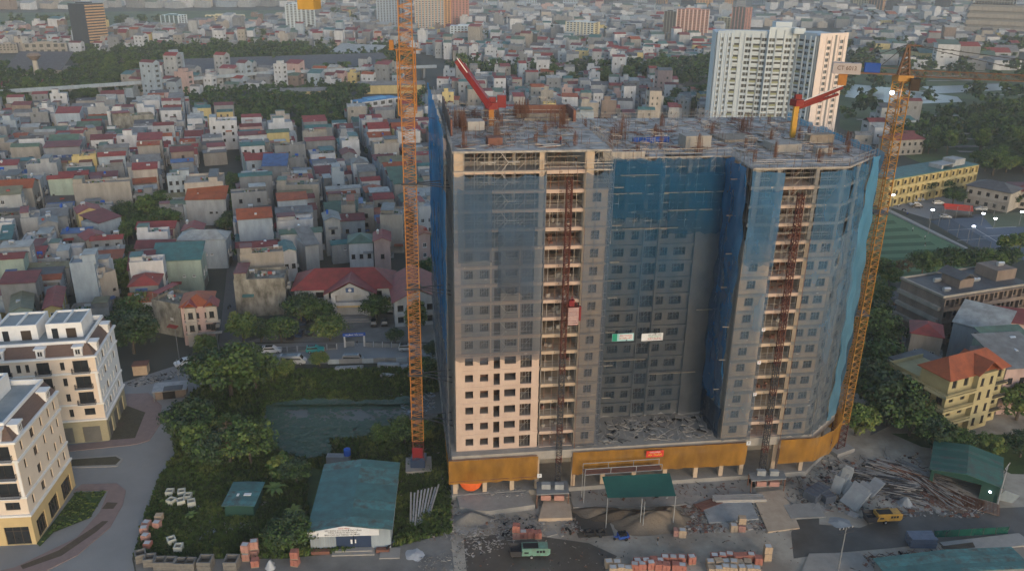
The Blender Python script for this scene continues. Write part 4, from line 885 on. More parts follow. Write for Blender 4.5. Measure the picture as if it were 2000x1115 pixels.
# ================================================================ the two white corner blocks
def corner_block(c, rz, Lf, Ls, label, z0=5.2, z5=19.0, sidecols=(), frontcols=(), gfront=(), gside=(), wm='sunlit_cream', sm='shaded_white'):
    r = thing('shophouse_block', label, 'building', (c[0], c[1], 0), rz); fh = (z5-z0)/4
    for nm, O, D, L, colsx, g, m in (('front_wall', (-Lf, 0), (1, 0), Lf, frontcols, gfront, wm), ('side_wall', (0, 0), (0, 1), Ls, sidecols, gside, sm)):
        off = Lf if nm == 'front_wall' else 0; H = []; bal = []
        for k in range(4):
            for (a, b, kind) in colsx:
                z = z0+fh*k
                if kind == 'b' and k > 0: H.append((a+off, b+off, z+.12, z+2.7)); bal.append((a+off, b+off, z))
                elif kind == 'b': H.append((a+off+.5, b+off-.3, z+1.0, z+2.5))
                else: H.append((a+off, b+off, z+.8, z+2.5))
        MB().wall(O, D, L, z0, z5, H, .2, 0).build(nm, [m], r); put_windows(r, O, D, H, .2, 'brown')
        G = [(a+off, b+off, .1, 3.6) for a, b in g]
        MB().wall(O, D, L, 0, z0, G, .25, 0).build('ground_floor_wall', ['olive_paint' if z0 < 5.3 else 'gold_paint'], r)
        for a, b, za, zb in G:
            n = (-D[1], D[0]); w_ = b-a; o = MB().box(0, 0, 0, w_, .06, zb-za, 0)
            if z0 > 5.3:
                for q in (0, .33, .66, 1): o.box(w_*q-.06, -.06, 0, w_*q+.06, -.003, zb-za, 1)
                o.box(0, -.07, 2.5, w_, -.004, 2.62, 1)
            ob = o.build('shutter' if z0 < 5.3 else 'shop_window', ['shutter_grey' if z0 < 5.3 else 'glass_dark', 'frame_brown'], r); ob.location = (O[0]+D[0]*a+n[0]*.22, O[1]+D[1]*a+n[1]*.22, za); ob.rotation_euler[2] = math.atan2(D[1], D[0])
        for a, b, z in bal:
            def fn(w_=round(b-a+.5, 2)):
                mb = MB().box(0, -.75, -.1, w_, 0, .05, 1)
                for zz in (.95, .15): mb.box(0, -.75, zz, w_, -.7, zz+.06, 0); mb.box(0, -.7, zz, .05, 0, zz+.06, 0); mb.box(w_-.05, -.7, zz, w_, 0, zz+.06, 0)
                x = 0
                while x <= w_: mb.box(x, -.74, .2, x+.04, -.71, .95, 0); x += .16
                for y in (-.5, -.3, -.1): mb.box(0, y, .2, .04, y+.04, .95, 0); mb.box(w_-.04, y, .2, w_, y+.04, .95, 0)
                return mb.mesh('balcony', ['iron', 'frame_white'])
            obj('balcony', cmesh(('ib', round(b-a+.5, 2)), fn), r, (O[0]+D[0]*(a-.25)+D[1]*.0, O[1]+D[1]*(a-.25), z+.1), math.atan2(D[1], D[0]))
    mb = MB()
    for z, o in ((z0-.2, .35), (z0+fh*1.0-.15, .25), (z0+fh*3-.15, .3), (z5-.1, .5)):
        mb.box(-Lf, -o, z, o, 0, z+.35); mb.box(0, 0, z, o, Ls, z+.35)
    for x in [0]+[a-.5 for a, b, k in frontcols if k == 'b'][1:]: mb.box(x-.5, -.12, z0+fh, x-.05, 0, z0+fh*3-.2)
    mb.build('cornice', ['white_paint'], r)
    zt = z5+2.6; mb = MB()
    mb.quad([(-Lf, .1, z5+.25), (-.1, .1, z5+.25), (-1.6, 1.4, zt), (-Lf, 1.4, zt)]); mb.quad([(-.1, .1, z5+.25), (-.1, Ls, z5+.25), (-1.6, Ls-.6, zt), (-1.6, 1.4, zt)]); mb.quad([(-.1, Ls, z5+.25), (-Lf, Ls, z5+.25), (-Lf, Ls-.6, zt), (-1.6, Ls-.6, zt)])
    for i in range(1, 8):
        t = i/8; x = -.1-1.5*t; y = .1+1.3*t; z = z5+.25+(zt-z5-.25)*t; mb.box(-Lf, y-.06, z, x, y-.02, z+.05)
    mb.build('mansard_roof', ['brown_tile'], r)
    MB().box(-Lf, 1.4, zt-.9, -1.6, Ls-.6, zt-.6).build('roof_terrace', ['roof_slab'], r)
    mb = MB().box(-Lf, 1.25, zt-.6, -1.45, 1.6, zt+.3).box(-1.8, 1.6, zt-.6, -1.45, Ls-.6, zt+.3).box(-Lf, Ls-.9, zt-.6, -1.8, Ls-.55, zt+.3); mb.build('parapet', ['white_paint'], r)
    for x in [(a+b)/2 for a, b, k in frontcols if k == 'b']:
        d = MB().box(x-.75, -.15, z5+.3, x+.75, 1.5, z5+2.0).box(x-1.0, -.35, z5+2.0, x+1.0, 1.6, z5+2.3); d.build('dormer', ['white_paint'], r); obj('window', f_window(.95, 1.1), r, (x, -.16, z5+.65))
    for y in (2.6, Ls-3.4):
        MB().box(-1.5, y-.75, z5+.3, .15, y+.75, z5+2.0).box(-1.6, y-1, z5+2.0, .35, y+1, z5+2.3).build('dormer', ['white_paint'], r); obj('window', f_window(.95, 1.1), r, (.16, y, z5+.65), PI/2)
    pen = [(-9.6, -3.0), (-18.5, -11.2), (-28, -20)] if Lf > 12 else [(-Lf, -5.0)]
    if Ls > 15.5: pen = [(-14, -6.2), (-26, -16)]
    for a, b in pen:
        p = MB().box(a, 5.2, zt-.6, b, Ls-2.2, zt+2.0, 0); 
        for q in ((a, 5.2, b, 5.5), (a, Ls-2.5, b, Ls-2.2), (a, 5.5, a+.3, Ls-2.5), (b-.3, 5.5, b, Ls-2.5), ((a+b)/2-.15, 5.5, (a+b)/2+.15, Ls-2.5)): p.box(q[0], q[1], zt+2.0, q[2], q[3], zt+2.5, 0)
        p.build('penthouse', ['white_paint'], r); MB().box(a+.3, 5.5, zt+2.01, b-.3, Ls-2.5, zt+2.12).build('penthouse_roof', ['roof_slab'], r)
        MB().box(a+1, 5.12, zt-.59, a+2.1, 5.19, zt+1.5).build('door', ['glass_dark'], r); MB().box(b-3, 5.12, zt-.59, b-1.2, 5.19, zt+1.4).build('door', ['frame_brown'], r)
    MB().box(-Lf, .3, 0, -.3, Ls, z5).build('inner_wall', [wm], r)
    return r
mat('gold_paint', (.56, .43, .22), (.48, .36, .19), .5)
fc = []
for s in (0, -14.0, -28): fc += [(-4.2+s, -1.4+s, 'b'), (-6.5+s, -5.7+s, 'w'), (-10.7+s, -8.4+s, 'b'), (-12.7+s, -12.0+s, 'w'), (-14.3+s, -13.5+s, 'w')]
fc = [q for q in fc if q[0] > -30 and not (q[0] < -14.5 and q[2] == 'w' and -16 < q[0] < -14.5)]
ca = at(215, 860); corner_block(ca, math.radians(11), 30, 14.5, 'white five-storey corner block with olive ground floor and roof penthouses by the asphalt junction', sidecols=[(.9, 1.5, 'w'), (2.6, 3.2, 'w'), (4.4, 5.7, 'w'), (7.0, 7.6, 'w'), (9.0, 9.6, 'w'), (11.2, 12.3, 'w')], frontcols=fc, gfront=[(-4.7, -1.4), (-9.5, -6.5), (-15, -12)], gside=[(1.2, 3.8), (5.2, 8.2), (9.4, 12.6)])
cb = at(72, 1062); corner_block(cb, math.radians(6), 22, 16.8, 'sunlit cream five-storey corner block with gold ground floor, nearer and lower in the photo corner', z0=5.9, z5=19.6, sidecols=[(1.8, 2.5, 'w'), (5.4, 6.7, 'w'), (9.2, 9.9, 'w'), (12.2, 12.9, 'w'), (14.6, 15.3, 'w')], frontcols=[(-4.0, -.9, 'b'), (-8.4, -5.6, 'b'), (-12, -11, 'w')], gfront=[(-4.6, -.7), (-10, -6)], gside=[(1.4, 4.6), (6.2, 9.8), (11.6, 15.4)], sm='sunlit_cream')
# ================================================================ white residential tower, far right of the middle distance
tw = thing('white_residential_tower', 'tall white and pale blue residential tower standing behind the roof of the unfinished block', 'tower', (0, 0, 0))
mat('tower_white', (.50, .56, .59), (.43, .49, .52), .2); mat('tower_blue', (.36, .43, .50), (.32, .39, .46), .2); mat('tower_sunlit_pink', (.70, .60, .54), (.64, .54, .48), .2); mat('tower_fin', (.56, .62, .65)); mat('tower_grey', (.22, .22, .21)); mat('balc_dark', (.08, .085, .08)); mat('balc_green', (.30, .32, .20))
ZT = 57.0; TP = [at(1400, 60, ZT), at(1434, 59, ZT), at(1500, 61, ZT), at(1555, 61.5, ZT), at(1600, 66, ZT), at(1655, 64, ZT)]
def seg(a, b): L = math.hypot(b[0]-a[0], b[1]-a[1]); return L, ((b[0]-a[0])/L, (b[1]-a[1])/L)
fm = ['tower_blue', 'tower_white', 'tower_white', 'tower_blue', 'tower_sunlit_pink']  # pink of the last face paints the warm sun falling on it
MB().prism([(p[0], p[1]) for p in TP]+[(TP[5][0]-6, TP[5][1]+26), (TP[0][0]+4, TP[0][1]+28)], 0, ZT-1.3).build('core', ['tower_white'], tw)
nfl = 18; fh = ZT/nfl
colspec = [[(.27, .15, 'n'), (.7, .15, 'n')], [(.10, .17, 'g'), (.47, .18, 'n'), (.69, .22, 'g'), (.92, .14, 'n')], [(.12, .2, 'n'), (.4, .24, 'g'), (.7, .2, 'n'), (.93, .08, 'n')], [(.12, .18, 'n'), (.36, .22, 'g'), (.62, .18, 'n'), (.86, .14, 'g')], [(.33, .13, 'p'), (.78, .13, 'p')]]
for i in range(5):
    a, b = TP[i], TP[i+1]; L, D = seg(a, b); zt = ZT+(2.2 if i == 2 else 0)
    H = [((c-w_/2)*L, (c+w_/2)*L, fh*k+.8, fh*k+2.6) for c, w_, kd in colspec[i] for k in range(2, nfl-1)]
    N = (-D[1], D[0]); O = (a[0]-N[0]*1.2-(N[0]*1.5 if i == 2 else 0), a[1]-N[1]*1.2-(N[1]*1.5 if i == 2 else 0))
    MB().wall(O, D, L, 0, zt, H, .5, 0).quad([(O[0], O[1], zt), (O[0]+D[0]*L, O[1]+D[1]*L, zt), (O[0]+D[0]*L+N[0]*2.6, O[1]+D[1]*L+N[1]*2.6, zt), (O[0]+N[0]*2.6, O[1]+N[1]*2.6, zt)]).build('front_wall', [fm[i]], tw)
    kinds = [kd for c, w_, kd in colspec[i] for k in range(2, nfl-1)]
    for (q0, q1, za, zb), kd, k in zip(H, kinds, [k for _ in colspec[i] for k in range(2, nfl-1)]):
        def fn(w_=round(q1-q0, 1), kd=kd, par=k % 2):
            mb = MB().box(0, .3, 0, w_, .45, zb-za, 0)
            if kd == 'g': mb.box(0, -.3, -.3, w_, -.2, .75, 1)
            else: mb.box(w_*.47, .2, 0, w_*.53, .29, zb-za, 2)
            return mb.mesh('window', ['balc_dark', 'balc_green' if par else 'tower_fin', 'tower_fin'])
        obj('window', cmesh(('tw', round(q1-q0, 1), kd, k % 2 if kd == 'g' else 0), fn), tw, (O[0]+D[0]*q0, O[1]+D[1]*q0, za), math.atan2(D[1], D[0]))
    mb = MB(); rz = math.atan2(D[1], D[0])
    for c, w_, kd in colspec[i]:
        for e in (-1, 1):
            x = (c+e*(w_/2+.025))*L; mb.box(x-.25, -.5, 0, x+.25, 0, zt-1.5)
    if i == 4: mb.box(L*.53, -.03, 0, L*.6, 0, zt-1, 1); mb.box(L*.53-.01, 0, 0, L*.6+.01, .02, 0.1)
    mb.build('facade_fin', ['tower_fin' if i < 4 else 'tower_sunlit_pink', 'tower_grey'], tw, loc=(O[0], O[1], 0), rz=rz)
MB().cbox((TP[2][0]+TP[3][0])/2+2, (TP[2][1]+TP[3][1])/2+8, ZT, 9, 7, 4.5).cbox(TP[4][0]-8, TP[4][1]+10, ZT-1, 6, 5, 3).build('plant_room', ['tower_white'], tw)
# ================================================================ school with the red roof
a = at(575, 566, 7.4); b = at(766, 561, 7.4); L, D = seg(a, b); rz = math.atan2(D[1], D[0])
OCC.append((a[0], a[1], rz, L+16, 20)); sc_ = thing('school', 'long white two-storey school with red hipped roofs and a clock gable behind the parking yard', 'school', (a[0], a[1], 0), rz)
def along(px): p = at(px, 564, 7.4); return (p[0]-a[0])*D[0]+(p[1]-a[1])*D[1]
c0, c1 = along(648), along(722)
H = [(x, x+2.2, z, z+2.1) for x in (1.5, 5.5, 9.0, c1+1, c1+4.5) for z in (.9, 4.4) if x+2.2 < L]
MB().wall((0, 0), (1, 0), L, 0, 7.4, H, 1.2, 0).build('wall', ['w_white'], sc_); put_windows(sc_, (0, 0), (1, 0), H, 1.2, 'brown')
mb = MB(); gable(mb, 0, L, 0, 12, 7.4, 3.8, .9, hip=6); mb.build('roof', ['r_red'], sc_)
MB().box(.2, 1.4, 0, L-.2, 12, 7.3).box(0, -.25, 3.3, c0, 0, 3.9).box(c1, -.25, 3.3, L, 0, 3.9).build('balcony', ['w_white'], sc_)
g0 = c0; gw = c1-c0; H = [(1.2, gw-1.2, 4.3, 6.6), (1.4, gw-1.4, 0, 3.0)]
mb = MB().wall((g0, -3), (1, 0), gw, 0, 7.2, H, 1.5, 0); mb.quad([(g0, -3, 7.2), (g0+gw, -3, 7.2), (g0+gw/2, -3, 10)]); mb.box(g0, -2.95, 0, g0+.3, 2, 7.2); mb.box(g0+gw-.3, -2.95, 0, g0+gw, 2, 7.2); mb.box(g0+.3, -1.3, 0, g0+gw-.3, -1.2, 7.2); mb.box(g0+1.2, -3.4, 3.7, g0+gw-1.2, -3, 4.6); mb.build('entrance_wall', ['w_white'], sc_)
gable(MB(), g0-1.5, g0+gw+1.5, -3.4, 7, 7.0, 3.6, .5, axis='y').build('roof', ['r_red'], sc_)
MB().box(g0+gw/2-1.1, -3.5, 7.6, g0+gw/2+1.1, -3.3, 8.8, 0).build('clock_panel', ['r_blue'], sc_); MB().bar((g0+gw/2, -3.5, 8.2), (g0+gw/2, -3.6, 8.2), .45, 0, 16).build('clock', ['white_paint'], sc_)
MB().box(g0-.5, -6.5, 0, g0+gw+.5, -3.1, .3).box(g0+.3, -5.5, .3, g0+gw-.3, -3.1, .6).build('steps', ['kerb'], sc_); MB().box(g0+1.3, -3.2, 3.1, g0+gw-1.3, -3.02, 3.7).build('entrance_sign', ['gold_paint'], sc_)
a2 = at(770, 590, 7.2); b2 = at(864, 584, 7.2); L2, D2 = seg(a2, b2)
w2 = thing('school_wing', 'white school wing with red gabled roof directly behind the orange crane mast', 'school', (a2[0], a2[1], 0), math.atan2(D2[1], D2[0])); OCC.append((a2[0], a2[1], math.atan2(D2[1], D2[0]), L2, 20))
H = [(x, x+1.6, z, z+1.9) for x in (.8, 3.2, 6.4, 8.6, 10.6) for z in (.9, 4.2) if x+1.6 < L2]
MB().wall((0, 0), (1, 0), L2, 0, 7.2, H, .6, 0).quad([(.1, .02, 7.2), (L2-.1, .02, 7.2), (L2/2, .02, 10)]).build('wall', ['w_white'], w2); put_windows(w2, (0, 0), (1, 0), H, .6, 'brown'); MB().box(.1, .9, 0, L2-.1, 16, 7.1).box(0, -.3, 3.2, L2, 0, 3.7).build('balcony', ['w_white'], w2)
gable(MB(), 0, L2, -.2, 18, 7.1, 3.6, .7, axis='y').build('roof', ['r_red'], w2)
# ================================================================ houses placed one by one
SP = [
 ((136, 520), (184, 516), 17.5, 6, 'w_blue', 'flat', 'r_pale', 'tall pale blue five-storey house with white framed side windows above the white corner block', dict(ends=(1, 0))),
 ((186, 545), (226, 532), 12.5, 9, 'w_cream', 'flat', 'r_dark', 'cream four-storey house with balconies behind the tall pale blue house', dict(ends=(1, 0))),
 ((20, 610), (62, 604), 10.0, 12, 'w_green', 'gable', 'r_olive', 'pale green gable-fronted house directly behind the white corner block', dict(nf=2)),
 ((85, 604), (118, 600), 10.0, 14, 'w_yellow', 'gable', 'r_red', 'narrow yellow-fronted house with long bright red roof beside the pale green gable house', dict(nf=1)),
 ((352, 600), (412, 596), 10.5, 9, 'w_pink', 'hip', 'r_orange', 'ornate pink three-storey villa with twin front gables on the street corner', dict(nf=3, fh=3.2, gwin=False)),
 ((296, 590), (350, 600), 8.5, 8, 'mould_wall', 'flat', 'r_red', 'mouldy grey house with water tanks beside the ornate pink villa', dict()),
 ((456, 552), (556, 548), 10.0, 9, 'mould_wall', 'flat', 'r_darkred', 'mouldy windowless grey wall house next to the school', dict(gwin=False)),
 ((476, 505), (540, 502), 7.6, 13, 'w_cream', 'hip', 'r_red', 'house with a big plain red hip roof beside the lane', dict(nf=2)),
 ((551, 493), (578, 490), 9.5, 9, 'w_white', 'gable', 'r_teal', 'narrow white house with teal roof next to the big red hip roof', dict(nf=2)),
 ((596, 482), (622, 478), 9.5, 9, 'w_pale', 'shed', 'r_grey', 'pale grey house with grey lean-to roof left of the white villa', dict()),
 ((681, 476), (728, 474), 9.2, 8, 'w_white', 'hip', 'r_green', 'white villa with grey-green hip roof just behind the school roof', dict(nf=3)),
 ((730, 472), (762, 471), 9.8, 9, 'w_pink', 'gable', 'r_red', 'narrow house with red gable roof and dark shutter between white villa and crane', dict(nf=1)),
 ((742, 424), (786, 424), 12.5, 10, 'w_cream', 'flat', 'r_grey', 'tall blank cream house end wall left of the crane mast', dict(gwin=False)),
 ((818, 460), (840, 458), 11.5, 8, 'w_pink', 'gable', 'r_orange', 'narrow orange-roofed house with arched balconies between crane and blue netting', dict(nf=1)),
 ((818, 408), (846, 406), 12.5, 8, 'w_white', 'flat', 'r_red', 'white terraced house with red canopy between crane and blue netting', dict(nf=2)),
 ((700, 412), (730, 411), 10, 8, 'w_beige', 'flat', 'r_blue', 'beige house with bright blue canopy on its terrace', dict(nf=1)),
 ((666, 405), (694, 404), 11.5, 9, 'w_beige', 'flat', 'r_orange', 'beige four-storey house with orange roof panel', dict(nf=1)),
 ((634, 432), (664, 430), 12.0, 9, 'w_pale', 'gable', 'r_grey', 'pale tall narrow house with grey gable and open top balcony', dict(nf=1)),
 ((648, 340), (672, 339), 13, 8, 'w_blue', 'flat', 'r_pale', 'narrow pale blue tower-like house with stacked balconies', dict(nf=1)),
 ((540, 366), (622, 364), 12.5, 7, 'w_beige', 'flat', 'r_green', 'wide house with a large blank beige side wall in the middle of the quarter', dict(gwin=False)),
 ((512, 326), (560, 325), 10, 9, 'w_grey', 'shed', 'r_blue', 'house with a bright blue tin roof', dict()),
 ((470, 352), (520, 350), 9, 9, 'w_grey', 'shed', 'r_pale', 'grey house with a pale mint tin roof beside the lane', dict()),
 ((360, 362), (436, 358), 13.5, 14, 'w_cream', 'flat', 'r_dark', 'tall cream house with roof terrace at the turn of the lane', dict(nf=0)),
 ((362, 392), (440, 390), 9.5, 8, 'w_pale', 'shed', 'r_orange', 'low house with orange strip roof below the tall cream terrace house', dict()),
 ((142, 364), (254, 358), 12.5, 6, 'w_beige', 'flat', 'r_olive', 'very wide blank beige wall house with planted roof terrace', dict(gwin=False)),
 ((152, 418), (198, 412), 10, 8, 'w_yellow', 'gable', 'r_red', 'bright yellow house with a red gable roof and balconies', dict(nf=2)),
 ((192, 438), (236, 424), 9, 8, 'w_blue', 'shed', 'r_darkred', 'pale blue house with dark red roof beside the yellow house', dict(nf=1)),
 ((78, 440), (112, 436), 11, 8, 'w_grey', 'gable', 'r_grey', 'grey gabled house with blank walls left of the yellow house', dict(gwin=False)),
 ((40, 432), (78, 428), 9.5, 9, 'w_pale', 'flat', 'r_red', 'pale house with small red canopy roofs left of the grey gabled house', dict(nf=2)),
 ((266, 448), (340, 446), 8.5, 7, 'w_cream', 'gable', 'r_red', 'long cream house with red roof right of the dark garden trees', dict(nf=1)),
 ((264, 486), (338, 484), 8.5, 7, 'w_beige', 'gable', 'r_darkred', 'long house with dull red roof in front of the long cream house', dict()),
 ((345, 470), (440, 468), 9.5, 8, 'w_blue', 'hip', 'r_pale', 'wide pale blue house with stepped rear balconies beside the lane', dict(ends=(1, 0))),
 ((355, 452), (395, 450), 8.5, 7, 'w_pale', 'gable', 'r_red', 'small house with red roof behind the wide pale blue house', dict()),
 ((296, 512), (392, 508), 9.5, 8, 'w_green', 'shed', 'r_teal', 'green-walled house with a wide teal tin roof', dict(nf=0)),
 ((250, 530), (300, 526), 9, 8, 'w_grey', 'shed', 'r_darkred', 'grey blank-walled house left of the teal tin roof', dict(gwin=False)),
 ((408, 240), (462, 238), 14, 10, 'w_white', 'flat', 'r_pale', 'large ornate white house with a small roof pavilion near the tree belt', dict(nf=3)),
 ((145, 262), (190, 258), 12, 9, 'w_beige', 'flat', 'r_grey', 'beige house with cream upper walls below the viaduct', dict(nf=2)),
 ((220, 232), (300, 226), 12, 8, 'mould_wall', 'flat', 'r_red', 'large stained concrete building with red rooftop boxes near the viaduct', dict(gwin=False)),
 ((65, 512), (130, 506), 7.5, 7, 'w_pale', 'flat', 'r_pale', 'low house with pale flat canopy left of the tall pale blue house', dict()),
 ((0, 470), (22, 468), 8, 9, 'w_grey', 'shed', 'r_teal', 'grey house with teal roof at the left edge', dict()),
 ((168, 470), (210, 462), 8.5, 7, 'w_beige', 'gable', 'r_red', 'house with bright red roof in front of the pale blue house', dict()),
 ((1098, 222), (1160, 222), 14, 9, 'w_blue', 'flat', 'r_green', 'pale blue painted building right behind the red formwork on the roof', dict(nf=0)),
 ((1062, 205), (1086, 205), 17, 6, 'w_yellow', 'flat', 'r_dark', 'cream bell-tower-like house with arched windows behind the formwork', dict(nf=2)),
]
for pl, pr, h, D_, wm, rf, rm, lb, kw in SP: RH(pl, pr, h, D_, wm, rf, rm, lb, **kw)
v = [o for o in bpy.data.objects if o.get('label', '').startswith('ornate pink')][0]   # villa's front gables
W = 10
MB().box(1, -.9, 0, 3.6, 0, 10.4).box(6, -.9, 6.5, 8.6, 0, 10.4).box(5.6, -1.2, 6.3, 9, 0, 6.6).box(.7, -1.2, 3.2, 9.2, 0, 3.4).box(.7, -1.2, 6.6, 4, 0, 6.75).build('bay_front', ['w_cream'], v)
for x in (2.3, 7.3): gable(MB(), x-1.5, x+1.5, -1.0, 3, 10.4, 1.4, .3, axis='y').build('gable_roof', ['r_red'], v)
for x in (2.3, 7.3):
    for z in (4.2, 7.6): obj('window', f_window(1.1, 1.6, 'frame_brown'), v, (x, -.92, z))
# ================================================================ the crowded quarter: houses in rows along the lanes
OU, OVv = (.958, .285), (-.285, .958); RZ = math.atan2(.285, .958)
QP = [(-260, 232), (350, 207), (470, 250), (640, 262), (700, 236), (852, 200), (852, 508), (575, 508), (560, 560), (455, 560), (420, 560), (350, 560), (330, 600), (240, 640), (-260, 650)]
OCC.append((-84, 190, RZ, 8, 200))
ords = lambda n: '%d%s' % (n, 'th' if 10 <= n % 100 <= 20 else {1: 'st', 2: 'nd', 3: 'rd'}.get(n % 10, 'th'))
num = ['zero', 'one', 'two', 'three', 'four', 'five', 'six']
cand = []
bands = []
def mkbands(sg, nm, tot):
    R_ = random.Random(5 if sg > 0 else 9); u = 3.6; row = 0
    while u < tot:
        for g in (R_.choice([.3, .3, 1.2]), R_.choice([2.0, 2.6, 4.4])):
            w_ = R_.uniform(8.5, 14.5); row += 1; bands.append((u, u+w_, nm, row) if sg > 0 else (-u-w_, -u, nm, row)); u += w_+g
mkbands(1, 'east', 310); mkbands(-1, 'west', 400)
GARDEN = [(235, 405), (330, 400), (335, 470), (262, 480), (262, 640), (215, 640)]
wl = ['w_grey']*6+['w_pale']*6+['w_beige']*3+['w_cream']*2+['w_white']*7+['w_blue']*3+['w_green']*1+['w_pink']+['w_yellow']+['w_brown']
rl = ['r_red']*4+['r_darkred']*4+['r_teal']*3+['r_green']*3+['r_grey']*5+['r_dark']*3+['r_pale']*2+['r_orange']*2+['r_blue']+['r_olive']
for u0, u1, sd_, row in bands:
    v = rnd.uniform(-30, -24); n = 0
    while v < 460:
        D_ = rnd.uniform(3.6, 5.6) if rnd.random() < .82 else rnd.uniform(7.5, 11); W = (u1-u0)*rnd.uniform(.72, .99); e = (u1-u0-W)*(1 if sd_ == 'west' and row % 2 else 0)+u0+rnd.uniform(-.9, .9)+1.6*math.sin(v*.045+row)
        x, y = -76+OU[0]*e+OVv[0]*v, 202+OU[1]*e+OVv[1]*v; cx, cy = x+OU[0]*W/2+OVv[0]*D_/2, y+OU[1]*W/2+OVv[1]*D_/2; px, py = proj(cx, cy, 3)
        if inpoly(px, py, QP) and not inpoly(px, py, GARDEN) and all(free(x+OU[0]*t*W+OVv[0]*s*D_, y+OU[1]*t*W+OVv[1]*s*D_, .05) for t in (0, .5, 1) for s in (0, 1)) and rnd.random() < .95:
            n += 1; cand.append((math.hypot(cx, cy), x, y, W, D_, sd_, row, n, px))
        else: D_ = min(D_, 2.2)
        v += D_+(.15 if rnd.random() < .88 else rnd.uniform(1, 4))
cand.sort()
HB = []
def hpick(): return rnd.choice([4.5, 6.3, 6.6, 6.9, 7.2, 7.5, 8.4, 9.9, 10.2, 12.6, 13.6])+rnd.uniform(-.5, .5)
NI = 0
for d, x, y, W, D_, sd_, row, n, px in cand:
    h = hpick(); wm = rnd.choice(wl); rf = rnd.choice(['flat', 'flat', 'gable', 'gable', 'shed', 'shed', 'hip' if D_ > 6 else 'shed']); rm = rnd.choice(rl); rz = RZ+rnd.uniform(-.04, .04)+.1*math.sin(x*.02+1)*math.sin(y*.013)
    if NI < 255 and -40 < px < 850:
        NI += 1; st = max(1, min(5, round(h/3.3)))
        lb = '%s %s-storey house with %s %s, %s in %s row %s of lane' % (WALLN[wm], num[st], ROOFN[rm], {'flat': 'terrace canopy', 'gable': 'gable roof', 'shed': 'lean-to roof', 'hip': 'hip roof'}[rf], ords(n), ords(row), sd_)
        house((x, y), rz, W, D_, h, wm, rf, rm, lb, group='houses of the crowded quarter', detail=1, ends=(1, 0), nf=rnd.choice([0, 0, 0, 0, 1, 2, 3]))
    else: HB.append((x, y, rz, W, D_, h, wm, rf, rm))
# ================================================================ far city: thousands of small houses as one mass
cm = ['w_grey', 'w_pale', 'w_cream', 'w_white', 'w_blue', 'w_pink', 'w_yellow', 'w_brown', 'w_beige', 'r_red', 'r_darkred', 'r_teal', 'r_grey', 'r_dark', 'r_pale', 'r_orange', 'balc_dark', 'r_green']
ci = {n_: i for i, n_ in enumerate(cm)}
def mass(name, rows, win=True):
    V = []; F = []; I = []
    def q4(p, m): i = len(V); V.extend(p); F.append((i, i+1, i+2, i+3)); I.append(m)
    for x, y, rz, W, D_, h, wm, rf, rm in rows:
        c, s = math.cos(rz), math.sin(rz); P = lambda a, b, z: (x+a*c-b*s, y+a*s+b*c, z); wi = ci.get(wm, 0); ri = ci.get(rm, 9)
        q4([P(0, 0, 0), P(W, 0, 0), P(W, 0, h), P(0, 0, h)], wi); q4([P(W, 0, 0), P(W, D_, 0), P(W, D_, h), P(W, 0, h)], wi); q4([P(0, D_, 0), P(0, 0, 0), P(0, 0, h), P(0, D_, h)], wi); q4([P(W, D_, 0), P(0, D_, 0), P(0, D_, h), P(W, D_, h)], wi)
        if rf in ('gable', 'hip'):
            r = h+min(W, D_)*.25; q4([P(0, 0, h), P(W, 0, h), P(W, D_/2, r), P(0, D_/2, r)], ri); q4([P(W, D_, h), P(0, D_, h), P(0, D_/2, r), P(W, D_/2, r)], ri); q4([P(W, 0, h), P(W, D_, h), P(W, D_/2, r), P(W, D_/2, r-.01)], wi)
        else:
            rr = h+(D_*.25 if rf == 'shed' else 0)
            if rf == 'shed': q4([P(W, 0, h), P(W, D_, h), P(W, D_, rr), P(W, D_, rr-.01)], wi)
            q4([P(0, 0, h), P(W, 0, h), P(W, D_, rr), P(0, D_, rr)], ri if rf == 'shed' else ci['w_pale'] if rnd.random() < .5 else ci['r_grey'])
            if rf == 'flat':
                a = rnd.uniform(0, W*.4); b = a+W*rnd.uniform(.3, .5); z = h+2.2
                q4([P(a, .3, h), P(b, .3, h), P(b, .3, z), P(a, .3, z)], wi); q4([P(b, .3, h), P(b, D_*.8, h), P(b, D_*.8, z), P(b, .3, z)], wi); q4([P(a, .3, z), P(b, .3, z), P(b, D_*.8, z), P(a, D_*.8, z)], ri); q4([P(a, D_*.8, h), P(a, .3, h), P(a, .3, z), P(a, D_*.8, z)], wi)
        if rnd.random() < .45:
            a, b = W*rnd.uniform(.1, .7), D_*rnd.uniform(.1, .5); z = h+(.9 if rf == 'flat' else .5); s_ = rnd.uniform(.7, 1.8); q4([P(a, b, z), P(a+s_, b, z), P(a+s_, b+s_, z), P(a, b+s_, z)], ci['w_white']); q4([P(a, b, h), P(a+s_, b, h), P(a+s_, b, z), P(a, b, z)], ci['w_white'])
        if win:
            for k in range(1, int(h/3.3)):
                z = k*3.3+.8
                for t in ((.2, .32), (.6, .72)):
                    if rnd.random() < .6: q4([P(W*t[0], -.05, z), P(W*t[1], -.05, z), P(W*t[1], -.05, z+1.4), P(W*t[0], -.05, z+1.4)], ci['balc_dark'])
                if x < 150: q4([P(W+.05, D_*.25, z), P(W+.05, D_*.7, z), P(W+.05, D_*.7, z+1.5), P(W+.05, D_*.25, z+1.5)], ci['balc_dark'])
                if x > 0: q4([P(-.05, D_*.7, z), P(-.05, D_*.25, z), P(-.05, D_*.25, z+1.5), P(-.05, D_*.7, z+1.5)], ci['balc_dark'])
    me = bigmesh(name, V, F, cm, I); return obj(name, me, kind='stuff')
for i in range(260):     # quarter behind the block, right of the centre
    pass
